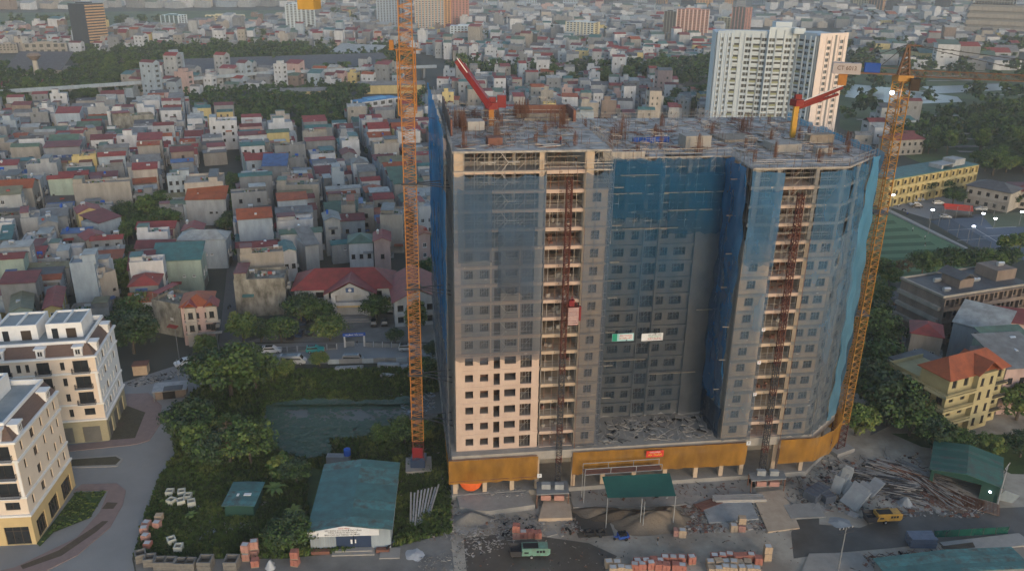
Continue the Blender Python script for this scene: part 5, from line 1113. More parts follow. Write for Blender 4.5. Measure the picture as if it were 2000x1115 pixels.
# regions (photo outline of ground area, spacing)
REG = [([(845, 160), (1250, 165), (1400, 215), (1390, 262), (845, 262)], 11), ([(1640, 245), (1760, 240), (1770, 300), (1640, 300)], 14), ([(215, 170), (400, 158), (770, 150), (770, 168), (560, 172), (215, 196)], 13),
       ([(-60, 70), (560, 82), (780, 88), (1000, 128), (1390, 116), (1390, 128), (1000, 144), (780, 102), (550, 102), (250, 106), (-60, 100)], 13),
       ([(-60, 66), (330, 60), (560, 44), (760, 32), (1000, 40), (1400, 62), (1400, 128), (1000, 125), (780, 92), (-60, 85)], 17), ([(1640, 62), (2060, 52), (2060, 100), (1800, 118), (1640, 112)], 17), ([(560, 12), (1700, 30), (2060, 30), (2060, 52), (1640, 58), (1000, 44), (560, 34)], 24), ([(-40, 2), (560, 2), (560, 14), (-40, 20)], 34), ([(1500, -8), (2100, -8), (2100, 26), (1500, 24)], 34), ([(1700, 118), (1950, 112), (1960, 140), (1700, 140)], 30)]
rows = list(HB)
for P, sp in REG:
    G = [at(*p)[:2] for p in P]; x0, x1, y0, y1 = min(g[0] for g in G), max(g[0] for g in G), min(g[1] for g in G), max(g[1] for g in G); base = rnd.uniform(-.4, .4)
    y = y0
    while y < y1:
        x = x0
        while x < x1:
            if inpoly(x, y, G) and rnd.random() < .86:
                z = rnd.uniform(-.15, .15)+base*(1 if math.sin(x*.004+y*.003) > 0 else -.6); W = rnd.uniform(.55, .95)*sp; D_ = rnd.uniform(.4, .7)*sp
                rows.append((x+rnd.uniform(-3, 3), y+rnd.uniform(-3, 3), z, W, D_, (hpick() if rnd.random() < .95 else rnd.uniform(13, 22))*(1.1 if sp < 25 else 1.4), rnd.choice(wl+['w_white']*5+['w_pale']*4), rnd.choice(['flat', 'gable', 'gable', 'shed']), rnd.choice(rl)))
            x += sp*rnd.uniform(.9, 1.3)
        y += sp*rnd.uniform(.75, 1.1)
rows = [r if r[1] < 1000 else r[:7]+(r[7], rnd.choice(['r_grey', 'r_pale', 'r_grey', 'r_green', 'r_pale', 'r_dark', r[8]])) for r in rows]  # roofs farther off are greyed, distance haze put into their colours
rows = [r for r in rows if r[1] < 2300 and not (95 < r[0] < 200 and 465 < r[1] < 520)]
print('far houses', len(rows), 'near', NI)
mass('distant_houses', [r for r in rows if r[1] < 900]); mass('distant_houses', [r for r in rows if r[1] >= 900], False)
# ================================================================ towers of the middle distance and the skyline
mat('far_dark', (.045, .06, .075), rough=.4); mat('stripe_sunlit_gold', (.55, .36, .22)); mat('far_orange', (.60, .34, .16)); mat('far_pink', (.46, .24, .20)); mat('far_yel', (.58, .52, .34)); mat('glass_teal', (.14, .22, .24), rough=.25); mat('neon_blue', (.1, .2, .9)); emit('neon', (.1, .25, 1), 3)
def ray_hit(p, ang, px, py=400):
    X, Y, _ = at(px, py); q = X/Y; dx, dy = math.cos(ang), math.sin(ang); t = (q*p[1]-p[0])/(dx-q*dy); return t
def ftower(pl, pc, pr, pyb, pyt, wf, ws, nfl, nc, ncs, label, kind='grid', name='tower_block', delta=28, cat='tower', top=None):
    c = at(pc, pyb); az = math.degrees(math.atan2(c[0], c[1])); s = 1 if pr-pc > 0.1 else 0
    af = math.radians(-az-(delta if s else 0)); asd = af+PI/2; zt = hgt(c[0], c[1], pyt); Lf = -ray_hit(c, af, pl, pyb); Ls = ray_hit(c, asd, pr, pyb) if s else 18
    Lf = max(4, min(120, Lf)); Ls = max(4, min(80, Ls)); r = thing(name, label, cat, (c[0], c[1], 0), af)
    MB().box(-Lf, 0, 0, 0, Ls, zt, 0).build('wall', [wf], r)
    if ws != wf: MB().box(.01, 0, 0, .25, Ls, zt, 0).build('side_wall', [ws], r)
    fh = zt/nfl; mb = MB()
    for k in range(1, nfl):
        if kind == 'bands':
            mb.box(.26, 0, k*fh, 1.3, Ls, k*fh+fh*.5, 1); continue
        for i in range(nc): x = -Lf+Lf*(i+.5)/nc; w_ = Lf/nc*.5; mb.box(x-w_/2, -.12, k*fh+fh*.25, x+w_/2, -.01, k*fh+fh*.8, 0)
        for i in range(ncs): y = Ls*(i+.5)/ncs; w_ = Ls/ncs*.5; mb.box(.26, y-w_/2, k*fh+fh*.25, .38, y+w_/2, k*fh+fh*.8, 0)
    if kind == 'grid':
        for i in range(nc+1): x = -Lf+Lf*i/nc; mb.box(x-.4, -.7, 0, x+.4, -.013, zt, 2)
        for i in range(ncs+1 if ncs else 0): y = Ls*i/ncs; mb.box(.265, y-.4, 0, .9, y+.4, zt, 2)
    mb.build('windows' if kind != 'bands' else 'floor_bands', ['balc_dark', 'stripe_sunlit_gold' if top == 'gold' else wf, ws], r, kind='stuff')
    MB().box(-Lf*.75, Ls*.2, zt, -Lf*.3, Ls*.7, zt+1.2).build('plant_room', [wf if top != 'gold' else 'far_dark'], r)
    return r, Lf, Ls, zt
ftower(147, 178, 215, 100, 8, 'far_dark', 'far_dark', 17, 6, 1, 'dark office tower with sun-tinted bronze floor bands on its sunlit face', 'bands', top='gold', delta=50)  # gold band colour carries the low sun on the right face
ftower(562, 592, 617, 74, 9, 'tower_white', 'tower_white', 20, 4, 3, 'white residential tower alone beyond the tree belt, left of the crane')
ftower(738, 778, 790, 62, -30, 'tower_blue', 'tower_blue', 28, 7, 2, 'grey-blue high tower partly hidden by the crane mast', delta=20)
ftower(812, 868, 880, 72, -30, 'tower_white', 'far_orange', 28, 9, 2, 'cream high tower with an orange-lit edge right of the crane mast', delta=18)  # orange side wall colour stands for warm light on that edge
ftower(866, 876, 915, 66, -30, 'far_dark', 'far_pink', 28, 2, 6, 'dark and pink high tower behind the red-roofed white block', delta=60)
ftower(880, 940, 940.05, 92, 52, 'tower_white', 'tower_white', 9, 9, 0, 'white nine-storey block with red roof edges below the high towers'); 
ftower(1104, 1158, 1168, 92, 45, 'tower_white', 'far_yel', 12, 8, 1, 'pale gridded apartment block with yellow end wall', delta=20)
ftower(1026, 1048, 1048.05, 104, 66, 'far_dark', 'far_dark', 10, 4, 0, 'small dark office block in front of the pale gridded block')
ftower(1293, 1316, 1316.05, 88, 23, 'far_dark', 'tower_grey', 20, 4, 0, 'narrow dark tower joined to the pink tower')
ftower(1318, 1380, 1380.05, 84, 20, 'far_pink', 'tower_sunlit_pink', 20, 8, 0, 'pink twin-bodied residential tower left of the white tower')
ftower(1400, 1425, 1425.05, 60, 36, 'far_yel', 'far_yel', 8, 4, 0, 'low yellow-green tower above the white tower')
ftower(1426, 1452, 1463, 66, 15, 'tower_grey', 'far_pink', 18, 4, 2, 'grey and red tower rising behind the white tower', delta=25)
ftower(318, 352, 368, 68, 31, 'glass_teal', 'tower_white', 10, 4, 3, 'teal glass office block with blue lit roof edge', delta=25)
ftower(1140, 1168, 1204, 110, 95, 'tower_white', 'tower_white', 4, 5, 5, 'low white and pink school-like building in the middle of the far quarter', 'grid', 'low_block', cat='building', delta=40)
ftower(300, 325, 325.05, 84, 60, 'far_dark', 'tower_grey', 7, 4, 0, 'dark small block before the teal glass office')
ftower(50, 134, 136, 116, 84, 'w_beige', 'w_beige', 3, 6, 0, 'wide windowless beige hall behind the viaduct', 'grid', 'hall', cat='building', delta=8)
ftower(404, 480, 480.05, 56, 30, 'far_yel', 'far_yel', 6, 9, 0, 'long yellow building with orange-lit roof far behind', 'grid', 'low_block', cat='building')
ftower(0, 35, 38, 104, 86, 'w_beige', 'w_beige', 4, 5, 0, 'low building with dark window bands at the left edge', 'grid', 'low_block', cat='building', delta=8)
ftower(690, 712, 785, 246, 200, 'r_blue2', 'w_white', 4, 2, 5, 'bright blue and white four-storey school among trees left of the crane', 'grid', 'school_block', cat='school', delta=52) if mat('r_blue2', (.10, .28, .50)) else None
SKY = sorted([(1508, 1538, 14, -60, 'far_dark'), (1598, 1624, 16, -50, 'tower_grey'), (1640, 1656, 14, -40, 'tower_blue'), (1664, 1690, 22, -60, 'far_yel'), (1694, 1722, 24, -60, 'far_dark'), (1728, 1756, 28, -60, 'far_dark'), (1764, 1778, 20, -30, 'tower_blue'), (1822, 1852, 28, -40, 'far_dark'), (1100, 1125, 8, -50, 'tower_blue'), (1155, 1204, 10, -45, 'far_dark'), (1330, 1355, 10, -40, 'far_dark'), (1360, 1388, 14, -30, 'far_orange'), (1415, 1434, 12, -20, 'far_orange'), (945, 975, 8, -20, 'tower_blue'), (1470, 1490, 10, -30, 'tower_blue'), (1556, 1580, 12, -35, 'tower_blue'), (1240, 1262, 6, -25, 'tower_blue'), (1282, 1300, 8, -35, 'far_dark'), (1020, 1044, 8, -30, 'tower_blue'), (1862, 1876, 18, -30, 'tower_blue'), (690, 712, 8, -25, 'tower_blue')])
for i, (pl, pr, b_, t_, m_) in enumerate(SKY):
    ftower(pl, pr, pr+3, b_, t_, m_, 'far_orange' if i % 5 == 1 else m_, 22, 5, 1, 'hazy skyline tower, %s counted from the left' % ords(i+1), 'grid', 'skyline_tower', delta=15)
# half-built tower with podium, top right
c = at(1880, 74); r = thing('half_built_tower', 'bare concrete high-rise shell on a wide podium at the top right', 'tower', (c[0], c[1], 0), math.radians(-26))
sc2 = c[1]/1633*1.0; k = 1.08*c[1]/1633; mb = MB()
for i in range(5): mb.box(0, 0, i*9, 92*k, 60, i*9+5)
mb.build('podium', ['w_beige'], r); MB().box(2, 2, 0, 90*k, 58, 44).build('podium_core', ['tower_grey'], r)
mb = MB()
for i in range(34): mb.box(4, 4, 48+i*3.6, 70*k, 36, 48+i*3.6+1.0)
for i in range(16): x = 4+(70*k-4.8)*i/15; mb.box(x, 3.4, 45, x+.9, 36.5, 170)
mb.build('concrete_frame', ['w_pale'], r, kind='stuff'); MB().box(8, 8, 45, 66*k, 33, 168).build('core_wall', ['tower_grey'], r)
# ================================================================ viaduct, wall, water tower, hangar roofs
va = [at(-200, 222), at(140, 198), at(350, 182), at(500, 168), at(700, 158), at(850, 152)]
r = thing('railway_viaduct', 'long pale grey elevated railway viaduct crossing behind the crowded quarter', 'viaduct', (0, 0, 0)); mb = MB()
for i in range(len(va)-1):
    p, q = va[i], va[i+1]; L, D = seg(p, q); N = (-D[1], D[0]); P = lambda s, o: (p[0]+D[0]*s+N[0]*o, p[1]+D[1]*s+N[1]*o)
    MB().prism([P(0, -4.5), P(L, -4.5), P(L, 4.5), P(0, 4.5)], 8.2, 9.6).build('deck', ['w_pale'], r); MB().prism([P(0, -4.8), P(L, -4.8), P(L, -4.5), P(0, -4.5)], 8.6, 10.8).build('parapet', ['w_blue'], r)
    for s in range(0, int(L), 18): x, y = P(s, 0); MB().cbox(x, y, 0, 2, 5, 8.2, 0, math.atan2(D[1], D[0])).build('pier', ['w_grey'], r)
x, y, _ = at(76, 164); mb = MB().bar((0, 0, 0), (0, 0, 17), 2.4, 0, 12, 1.7).bar((0, 0, 17), (0, 0, 20.5), 1.9, 1, 12, 5.2).bar((0, 0, 20.5), (0, 0, 22.3), 5.2, 1, 12, 3.4)
r = thing('water_tower', 'concrete mushroom-shaped water tower among the trees at upper left', 'water tower', (x, y, 0)); mb.build('shaft', ['w_cream', 'w_brown'], r)
for p, q, h, d, m_, lb in (((0, 168), (152, 160), 4, 10, 'r_red', 'long low shed with red roof beside the water tower'), ((10, 138), (120, 138), 8, 30, 'r_dark', 'large dark-roofed rail shed behind the water tower'), ((300, 148), (770, 130), 6, 34, 'r_dark', 'very long dark-roofed depot sheds in the tree belt'), ((505, 182), (640, 178), 6, 9, 'r_grey', 'long low yellow-walled barrack with grey roof'), ((700, 168), (830, 166), 6, 10, 'r_grey', 'second long yellow-walled barrack nearer the crane'), ((1140, 260), (1250, 262), 6, 12, 'r_blue', 'long blue-roofed shed behind the block roof'), ((640, 106), (730, 110), 8, 30, 'r_pale', 'cluster of pale vaulted market roofs')):
    RH(p, q, h, d, 'w_yellow' if 'yellow' in lb else 'w_beige', 'gable' if d < 20 else 'shed', m_, lb, ends=(0, 0), detail=0, name='shed')
# ================================================================ right side buildings
def facade_house(pL, pR, h, D_, wm, roof, rm, label, fl, ncol, ww=1.4, wh=1.6, name='house', cat='house', frame='brown', rise=2.5, arch=0, balc=False, side=True, zb=.9):
    a, b = at(pL[0], pL[1], h), at(pR[0], pR[1], h); L, D = seg(a, b); rz = math.atan2(D[1], D[0]); r = thing(name, label, cat, (a[0], a[1], 0), rz); OCC.append((a[0], a[1], rz, L, D_)); fh = h/fl
    H = [(L*(i+.5)/ncol-ww/2, L*(i+.5)/ncol+ww/2, k*fh+zb, k*fh+zb+wh) for i in range(ncol) for k in range(fl)]
    MB().wall((0, 0), (1, 0), L, 0, h, H, .25, 0).build('wall', [wm], r); put_windows(r, (0, 0), (1, 0), H, .25, frame); MB().box(.05, .4, 0, L-.05, D_, h-.01).box(0, 0, 0, .05, D_, h).box(L-.05, 0, 0, L, D_, h).build('wall', [wm], r)
    mb = MB()
    for k in range(1, fl+1): mb.box(-.1, -.3 if not balc else -1.0, k*fh-.25, L+.1, 0, k*fh, 0)
    if balc:
        for k in range(1, fl): mb.box(-.1, -1.0, k*fh, L+.1, -.9, k*fh+.8, 0)
        for i in range(ncol+1): mb.box(L*i/ncol-.15, -.95, 0, L*i/ncol+.15, -.05, h-.3, 0)
    mb.build('floor_band', [wm], r)
    if roof == 'flat': MB().box(-.4, -.5, h, L+.4, D_+.4, h+.35).build('roof', [rm], r)
    else: gable(MB(), 0, L, 0, D_, h, rise, .7, hip=D_/2 if roof == 'hip' else 0).build('roof', [rm], r)
    return r, L
r, L = facade_house((1735, 352), (1908, 322), 11.5, 12, 'w_yellow', 'flat', 'r_teal', 'long yellow three-storey building with teal roof and red windows beyond the sports pitch', 3, 13, 1.6, 1.7, balc=True)
MB().box(L*.78, 2, 11.8, L*.9, 8, 14.5).build('stair_tower', ['w_pale'], r); MB().box(L*.6, 1, 13.2, L*.75, 7, 13.5).box(L*.6, 1, 11.8, L*.62, 7, 13.2).box(L*.73, 1, 11.8, L*.75, 7, 13.2).build('roof_canopy', ['w_pale'], r)
facade_house((1740, 275), (1806, 272), 8, 9, 'w_beige', 'hip', 'r_darkred', 'low reddish-roofed building half hidden by trees behind the yellow building', 2, 6)
facade_house((1890, 362), (1975, 378), 8, 12, 'w_cream', 'hip', 'r_dark', 'cream two-storey house with charcoal hip roof right of the yellow building', 2, 5)
facade_house((1978, 372), (2060, 380), 7, 14, 'w_cream', 'hip', 'r_darkred', 'cream house with dark red hip roof at the right edge', 2, 5)
r, L = facade_house((1842, 582), (2010, 556), 13.2, 14, 'w_brown', 'flat', 'r_dark', 'old dark four-storey apartment block with long open balconies and a flat roof', 4, 9, 1.5, 1.7, balc=True, name='apartment_building', cat='apartment block')
MB().box(-.9, 0, 3.1, 0, 14, 4.1).box(-.9, 0, 6.4, 0, 14, 7.4).box(-.9, 0, 9.7, 0, 14, 10.7).box(-.6, -.6, 13.4, 0, 14, 14).box(0, -.6, 13.4, L, -.3, 14).box(0, 13.7, 13.4, L, 14, 14).build('side_balcony', ['w_beige'], r)
MB().box(L*.28, 3, 13.3, L*.44, 9, 16).build('roof_hut', ['w_brown'], r); gable(MB(), L*.27, L*.45, 2.6, 10, 16, 1.4, .2, axis='y').build('roof_hut_cap', ['r_dark'], r); MB().box(L*.75, 4, 13.3, L*.98, 11, 16.5).build('roof_hut', ['w_brown'], r)
for x, y, z in ((L*.1, 3, 13.4), (L*.55, 6, 13.4), (L*.85, 7, 16.6), (L*.2, 9, 13.4)): MB().bar((x, y, z+.8), (x+2.2, y, z+.6), .45, 0, 10).box(x, y-.3, z, x+2, y+.3, z+.35).build('water_tank', ['tank_steel'], r)
c = bpy.data.objects.new('x', None)
# yellow villa with the red roof
r, L = facade_house((1856, 742), (1966, 714), 13.0, 7, 'villa_yellow', 'hip', 'r_orange', 'yellow four-storey villa with orange hip roof and curved balconies near the right edge', 4, 5, 1.3, 2.0, balc=False, rise=3.2) if mat('villa_yellow', (.40, .345, .19), (.32, .27, .15), .5) else (None, 0)
for k in (1, 2, 3):
    mb = MB(); z = k*3.25-.1; mb.box(-2.2, -1.6, z-.2, L*.42, 0, z, 0); mb.box(-2.2, -1.6, z, L*.42, -1.5, z+.25, 0); mb.box(-2.2, -1.6, z+.7, L*.42, -1.5, z+.85, 0); mb.box(-2.2, -1.5, z-.2, -2.1, 11, z, 0); mb.box(-2.2, -1.5, z+.7, -2.1, 11, z+.85, 0); mb.box(-2.1, 0, z-.2, 0, 11, z, 0)
    x = -2.1
    while x < L*.42: mb.box(x, -1.57, z+.25, x+.12, -1.52, z+.7, 0); x += .4
    mb.build('balcony', ['villa_yellow'], r); mb = MB(); mb.box(L*.76, -1.2, z-.2, L, 0, z, 0); mb.box(L*.76, -1.2, z+.6, L, -1.1, z+.8, 1); x = L*.76
    while x < L: mb.box(x, -1.18, z, x+.08, -1.12, z+.6, 1); x += .3
    mb.build('balcony', ['villa_yellow', 'iron'], r)
MB().box(.1, 7.1, 0, L*.6, 15, 9.6).box(0, 7.1, 9.6, .15, 15, 10.4).box(.15, 14.85, 9.6, L*.6, 15, 10.4).build('rear_wing', ['villa_yellow'], r)
for k in (0, 1, 2):
    for y_ in (1.4, 4.2, 8.4, 11.6): obj('window', f_window(1.4, 1.9, 'frame_brown'), r, (-.02, y_, k*3.25+.4), -PI/2)
MB().box(L*.42, -1.2, 0, L*.76, 0, 13.3).build('front_bay', ['villa_yellow'], r); gable(MB(), L*.4, L*.78, -1.4, 5, 13.3, 2.6, .4, axis='y').build('gable_roof', ['r_orange'], r)
for x in (L*.5, L*.66):
    for z in (1.2, 4.2, 7.4, 10.6): obj('window', f_window(.7, 1.7, 'frame_brown'), r, (x, -1.21, z))
r, L = facade_house((1740, 700), (1846, 752), 9, 10, 'w_beige', 'flat', 'r_dark', 'shabby grey-brown house row with clutter behind the trees at the right', 3, 6, 1.2, 1.5, balc=True)
RH((1780, 650), (1842, 660), 9.5, 8, 'w_beige', 'hip', 'r_red', 'low house with orange-red tiled roofs between old block and yellow villa', nf=2)
RH((1862, 630), (1960, 655), 10, 9, 'w_blue', 'shed', 'r_pale', 'pale blue-grey house with white tin roof before the old block', nf=1)
RH((1905, 622), (2060, 640), 9, 10, 'w_pink', 'gable', 'r_darkred', 'house with long dark red roof right of the white tin roof', nf=2)
RH((1966, 722), (2060, 716), 11, 12, 'w_pink', 'shed', 'r_grey', 'pink house adjoining the yellow villa at the right edge', nf=4)
RH((1955, 690), (2040, 684), 12, 9, 'w_green', 'shed', 'r_green', 'house with grey-green tin roof behind the pink house', nf=2)
# ================================================================ trees
for n_, c in dict(l1=(.068, .125, .030), l2=(.12, .18, .045), l3=(.030, .06, .022), l4=(.19, .22, .05), l5=(.042, .075, .040), l6=(.095, .10, .055), dry=(.14, .09, .045)).items(): mat(n_, c, tuple(q*.6 for q in c), 1.2, rough=.7)
mat('bark', (.11, .09, .07), (.06, .05, .04), 2)
def crown(seed, rx, rz, nclump, per, ls, mats, base):
    R_ = random.Random(seed); V = []; F = []; I = []
    for c in range(nclump):
        while 1:
            p = [R_.uniform(-1, 1) for _ in range(3)]; d = math.sqrt(sum(q*q for q in p))
            if .45 < d < 1 and p[2] > -.55: break
        s = R_.uniform(.75, 1.08); cx, cy, cz = p[0]*rx*s, p[1]*rx*s, base+rz*(1+p[2]*s); cr = R_.uniform(.22, .4)*rx; m = R_.choices(range(len(mats)), [5, 3, 3][:len(mats)])[0]
        for k in range(per):
            a, b = R_.uniform(0, 6.28), math.acos(R_.uniform(-.6, 1)); q = cr*R_.uniform(.55, 1.05)
            x, y, z = cx+q*math.sin(b)*math.cos(a), cy+q*math.sin(b)*math.sin(a), cz+q*.75*math.cos(b); n = Vector((math.sin(b)*math.cos(a), math.sin(b)*math.sin(a), math.cos(b)+.35)).normalized()
            n = (n+Vector((R_.uniform(-.6, .6), R_.uniform(-.6, .6), R_.uniform(-.6, .6)))).normalized(); t = n.orthogonal().normalized(); u = n.cross(t); l = ls*R_.uniform(.6, 1.3); an = R_.uniform(0, 6.28); t, u = t*math.cos(an)+u*math.sin(an), u*math.cos(an)-t*math.sin(an); i = len(V)
            for e, f in ((-.5, 0), (0, -.32), (.5, 0), (0, .32)): V.append((x+t.x*e*l*1.5+u.x*f*l*1.5, y+t.y*e*l*1.5+u.y*f*l*1.5, z+t.z*e*l*1.5+u.z*f*l*1.5))
            F.append((i, i+1, i+2, i+3)); I.append(m if R_.random() < .8 else R_.randrange(len(mats)))
    return np.array(V), np.array(F), np.array(I)
def trunkmesh(seed, h, rx):
    R_ = random.Random(seed); mb = MB().bar((0, 0, -.1), (.15, .1, h*.55), .28, 0, 7, .2).bar((.15, .1, h*.55), (.2, -.1, h), .2, 0, 6, .08)
    for i in range(5): a = i*1.3; mb.bar((.15, .1, h*(.4+.08*i)), (rx*.6*math.cos(a), rx*.6*math.sin(a), h*(.75+.09*i)), .12, 0, 5, .04)
    return mb.mesh('trunk', ['bark'])
SPECIES = {'dark': (4.2, 3.0, 2.2, ['l3', 'l1', 'l5']), 'mid': (4.5, 2.8, 2.4, ['l1', 'l2', 'l3']), 'light': (3.6, 2.9, 2.0, ['l2', 'l4', 'l1']), 'yellow': (3.0, 2.6, 1.4, ['l4', 'l2', 'l1']), 'tall': (2.8, 4.6, 2.4, ['l1', 'l3', 'l2']), 'dry': (3.2, 2.4, 2.6, ['dry', 'l6', 'l4']), 'spread': (5.2, 1.9, 3.4, ['l2', 'l1', 'l4'])}
PROT = {}
for j, (k_, (rx, rz_, b_, ms)) in enumerate(SPECIES.items()):
    for v_ in range(2):
        V, F, I = crown(j*10+v_, rx, rz_, 60 if k_ != 'dry' else 30, 62 if k_ != 'dry' else 26, .38, ms, b_-.6); PROT[k_, v_] = (bigmesh('crown', V, F, ms, I), trunkmesh(j*10+v_, b_+rz_, rx))
def tree(x, y, s, kind, label, group=None, z=0, name='tree', sz=None):
    r = thing(name, label, 'tree', (x, y, z), rnd.random()*6.28, group); v_ = rnd.randint(0, 1); r.scale = (s, s, sz or s*rnd.uniform(.85, 1.1))
    obj('crown', PROT[kind, v_][0], r); obj('trunk', PROT[kind, v_][1], r); return r
TL = [(452, 775, 1.75, 'mid', 'largest dark tree at the north edge of the overgrown lot'), (415, 765, 1.3, 'dark', 'dark tree just left of the largest tree on the overgrown lot'), (500, 760, 1.2, 'mid', 'bushy tree between the largest lot tree and the pond weeds'), (405, 700, .8, 'light', 'small light tree beside the white parked saloon'), (485, 745, 1.0, 'yellow', 'yellow-green tree above the van on the pond road'),
 (375, 868, 1.25, 'dark', 'dark broad bush-like tree bulging over the road edge'), (388, 905, 1.0, 'tall', 'slender tree by the road bend below the dark broad tree'), (400, 885, 1.0, 'yellow', 'bright yellow-green tree near the road bend'), (450, 905, 1.15, 'dry', 'sparse brown dying tree in the middle of the lot'), (440, 870, 1.0, 'light', 'light-topped tree behind the brown dying tree'), (420, 915, 1.0, 'dark', 'dark tree left of the brown dying tree'), (490, 905, 1.1, 'mid', 'tree between the brown dying tree and the pond'), (510, 880, .8, 'light', 'low light tree at the pond edge'),
 (552, 935, .85, 'yellow', 'yellow-green round bush behind the small green shed'), (580, 945, .7, 'dark', 'dark shrub between the small green shed and the big green roof'), (828, 860, .7, 'yellow', 'yellow-green shrub at the foot of the orange crane'), (790, 865, .75, 'mid', 'green shrub beside the pond left of the orange crane'), (745, 865, .6, 'mid', 'low shrub beside the pond south bank'), (570, 1075, .85, 'dark', 'dense dark bush in front of the green-roofed site office'), (548, 1078, .6, 'mid', 'smaller bush beside the dense dark bush at the site office'),
 (262, 690, 1.45, 'dark', 'large dark tree behind the corner of the white block'), (270, 640, 1.2, 'mid', 'tree above the large dark tree near the mouldy house'), (248, 655, 1.1, 'dark', 'dark tree pressed against the white corner block'), (476, 668, 1.15, 'light', 'round leafy tree at the corner of the lane and pond road'), (550, 668, 1.05, 'mid', 'round tree in the school yard, second along the fence'), (590, 635, 1.15, 'dark', 'dark tree beside the mouldy grey wall'), (625, 635, .9, 'mid', 'small dark tree before the school balcony'), (645, 665, 1.0, 'spread', 'flat-topped spreading tree over the parked cars in the school yard'),
 (735, 622, .95, 'mid', 'round tree in front of the school entrance'), (815, 655, .95, 'tall', 'tall tree behind the orange crane mast'), (772, 672, .55, 'dark', 'small round tree by the school gate'), (510, 668, .8, 'dark', 'small dark tree between the two round fence trees'), (830, 742, .8, 'mid', 'tree on the lot right of the orange crane mast'), (845, 700, .6, 'dark', 'small tree close to the left wall of the block'), (560, 735, .6, 'light', 'light shrub near the parked van'), (625, 715, .5, 'spread', 'feathery shrub on the pond road verge'), (380, 640, .6, 'dark', 'small dark tree beside the ornate pink villa'),
 (1697, 800, 1.5, 'dark', 'dark tree behind the foot of the yellow crane'), (1712, 745, 1.6, 'mid', 'large tree in the middle of the row behind the yellow crane'), (1702, 690, 1.5, 'mid', 'dense tree in the row behind the yellow crane, level with the red tiled roofs'), (1690, 640, 1.3, 'dark', 'dark tree in the row behind the yellow crane, level with the old block'), (1710, 600, 1.2, 'light', 'lighter tree at the upper end of the row behind the yellow crane'), (1735, 830, 1.6, 'dark', 'wide dark tree near the lower end of the row by the yellow crane'), (1670, 850, 1.1, 'light', 'light tree right beside the skirt corner'), (1775, 850, 1.2, 'mid', 'tree in front of the shabby house row'), (1820, 876, .9, 'dark', 'dark tree at the foot of the shabby house row'), (1868, 884, .7, 'mid', 'tree below the yellow villa, left of two'), (1930, 892, .7, 'light', 'tree below the yellow villa, right of two'), (1992, 892, .8, 'dark', 'dark tree behind the green shed at the far right'), (1985, 820, 1.3, 'light', 'light green tree at the right edge below the pink house'),
 (1705, 548, 1.2, 'mid', 'tree at the near corner of the striped pitch'), (1735, 560, 1.0, 'light', 'yellowish tree at the head of the back lane'), (1760, 545, 1.1, 'dry', 'tree with red blossom tips below the pitch'), (1800, 540, 1.1, 'mid', 'tree below the middle of the striped pitch'), (1845, 538, 1.15, 'dark', 'dark tree below the pitch wall'), (1890, 540, 1.1, 'dark', 'dark tree behind the old block roof'), (1930, 532, 1.1, 'mid', 'tree behind the old block near the courts'), (1965, 525, 1.0, 'dark', 'dark tree left of the bright round trees by the courts'), (1960, 490, .9, 'yellow', 'bright yellow-green round tree beside the courts'), (1990, 492, 1.0, 'light', 'bright green round tree at the right edge of the courts'),
 (1800, 385, 1.1, 'dark', 'dark tree before the yellow building entrance'), (1835, 378, 1.2, 'mid', 'tree in front of the middle of the yellow building'), (1860, 402, 1.1, 'dark', 'round dark tree beside the red awning'), (1935, 395, .9, 'mid', 'small tree before the cream charcoal-roofed house'), (1860, 365, 1.0, 'dark', 'dark tree behind the cream house corner'), (1970, 405, .9, 'dark', 'dark tree beside the courts fence')]
for px, py, s, k_, lb in TL:
    x, y, _ = at(px, py); tree(x, y, s, k_, lb)
WOODS = [([(-40, 140), (215, 150), (225, 190), (330, 182), (120, 205), (-40, 222)], 11, 'tree in the belt beside the railway viaduct', 'trees along the railway viaduct'), ([(360, 202), (480, 190), (640, 180), (770, 178), (690, 205), (735, 248), (620, 266), (480, 254), (440, 236), (370, 214)], 10, 'dark tree in the wood above the crowded quarter', 'wood above the crowded quarter'),
 ([(130, 122), (330, 104), (560, 102), (800, 106), (800, 150), (770, 152), (400, 158), (330, 164), (215, 172)], 13, 'tree in the belt around the depot sheds', 'trees around the depot sheds'), ([(880, 140), (1050, 150), (1260, 142), (1400, 130), (1400, 172), (1240, 180), (1040, 172), (880, 160)], 15, 'tree in the belt left of the white tower', 'tree belt left of the white tower'),
 ([(1280, 205), (1400, 185), (1400, 225), (1300, 225)], 11, 'tree round the small park pond', 'trees by the small park pond'), ([(1720, 260), (1900, 225), (2040, 215), (2040, 345), (1920, 345), (1880, 305), (1740, 300)], 11, 'tree on the green slope behind the yellow building', 'trees behind the yellow building'), ([(1900, 225), (2080, 205), (2080, 260), (1900, 262)], 11, 'large tree at the upper right meadow', 'upper right meadow trees'),
 ([(806, 190), (850, 190), (858, 560), (845, 640), (822, 520)], 9, 'tree in the narrow street between crane and block', 'trees between crane and block'), ([(235, 405), (330, 405), (330, 460), (262, 470), (268, 600), (240, 600), (244, 470)], 6, 'garden tree among the crowded houses', 'dark garden trees in the quarter'), ([(430, 340), (468, 335), (474, 470), (440, 470)], 9, 'street tree along the lane', 'street trees along the lane')]
MASSW = [([(1640, 100), (2060, 92), (2060, 118), (1640, 135)], 20), ([(-60, 50), (330, 42), (330, 56), (-60, 70)], 26), ([(560, 30), (780, 34), (780, 48), (560, 46)], 28), ([(1640, 135), (2080, 130), (2080, 215), (1640, 250)], 30), ([(820, 80), (1400, 70), (1400, 100), (820, 110)], 60), ([(-60, 70), (780, 75), (780, 110), (-60, 118)], 48)]
far = []
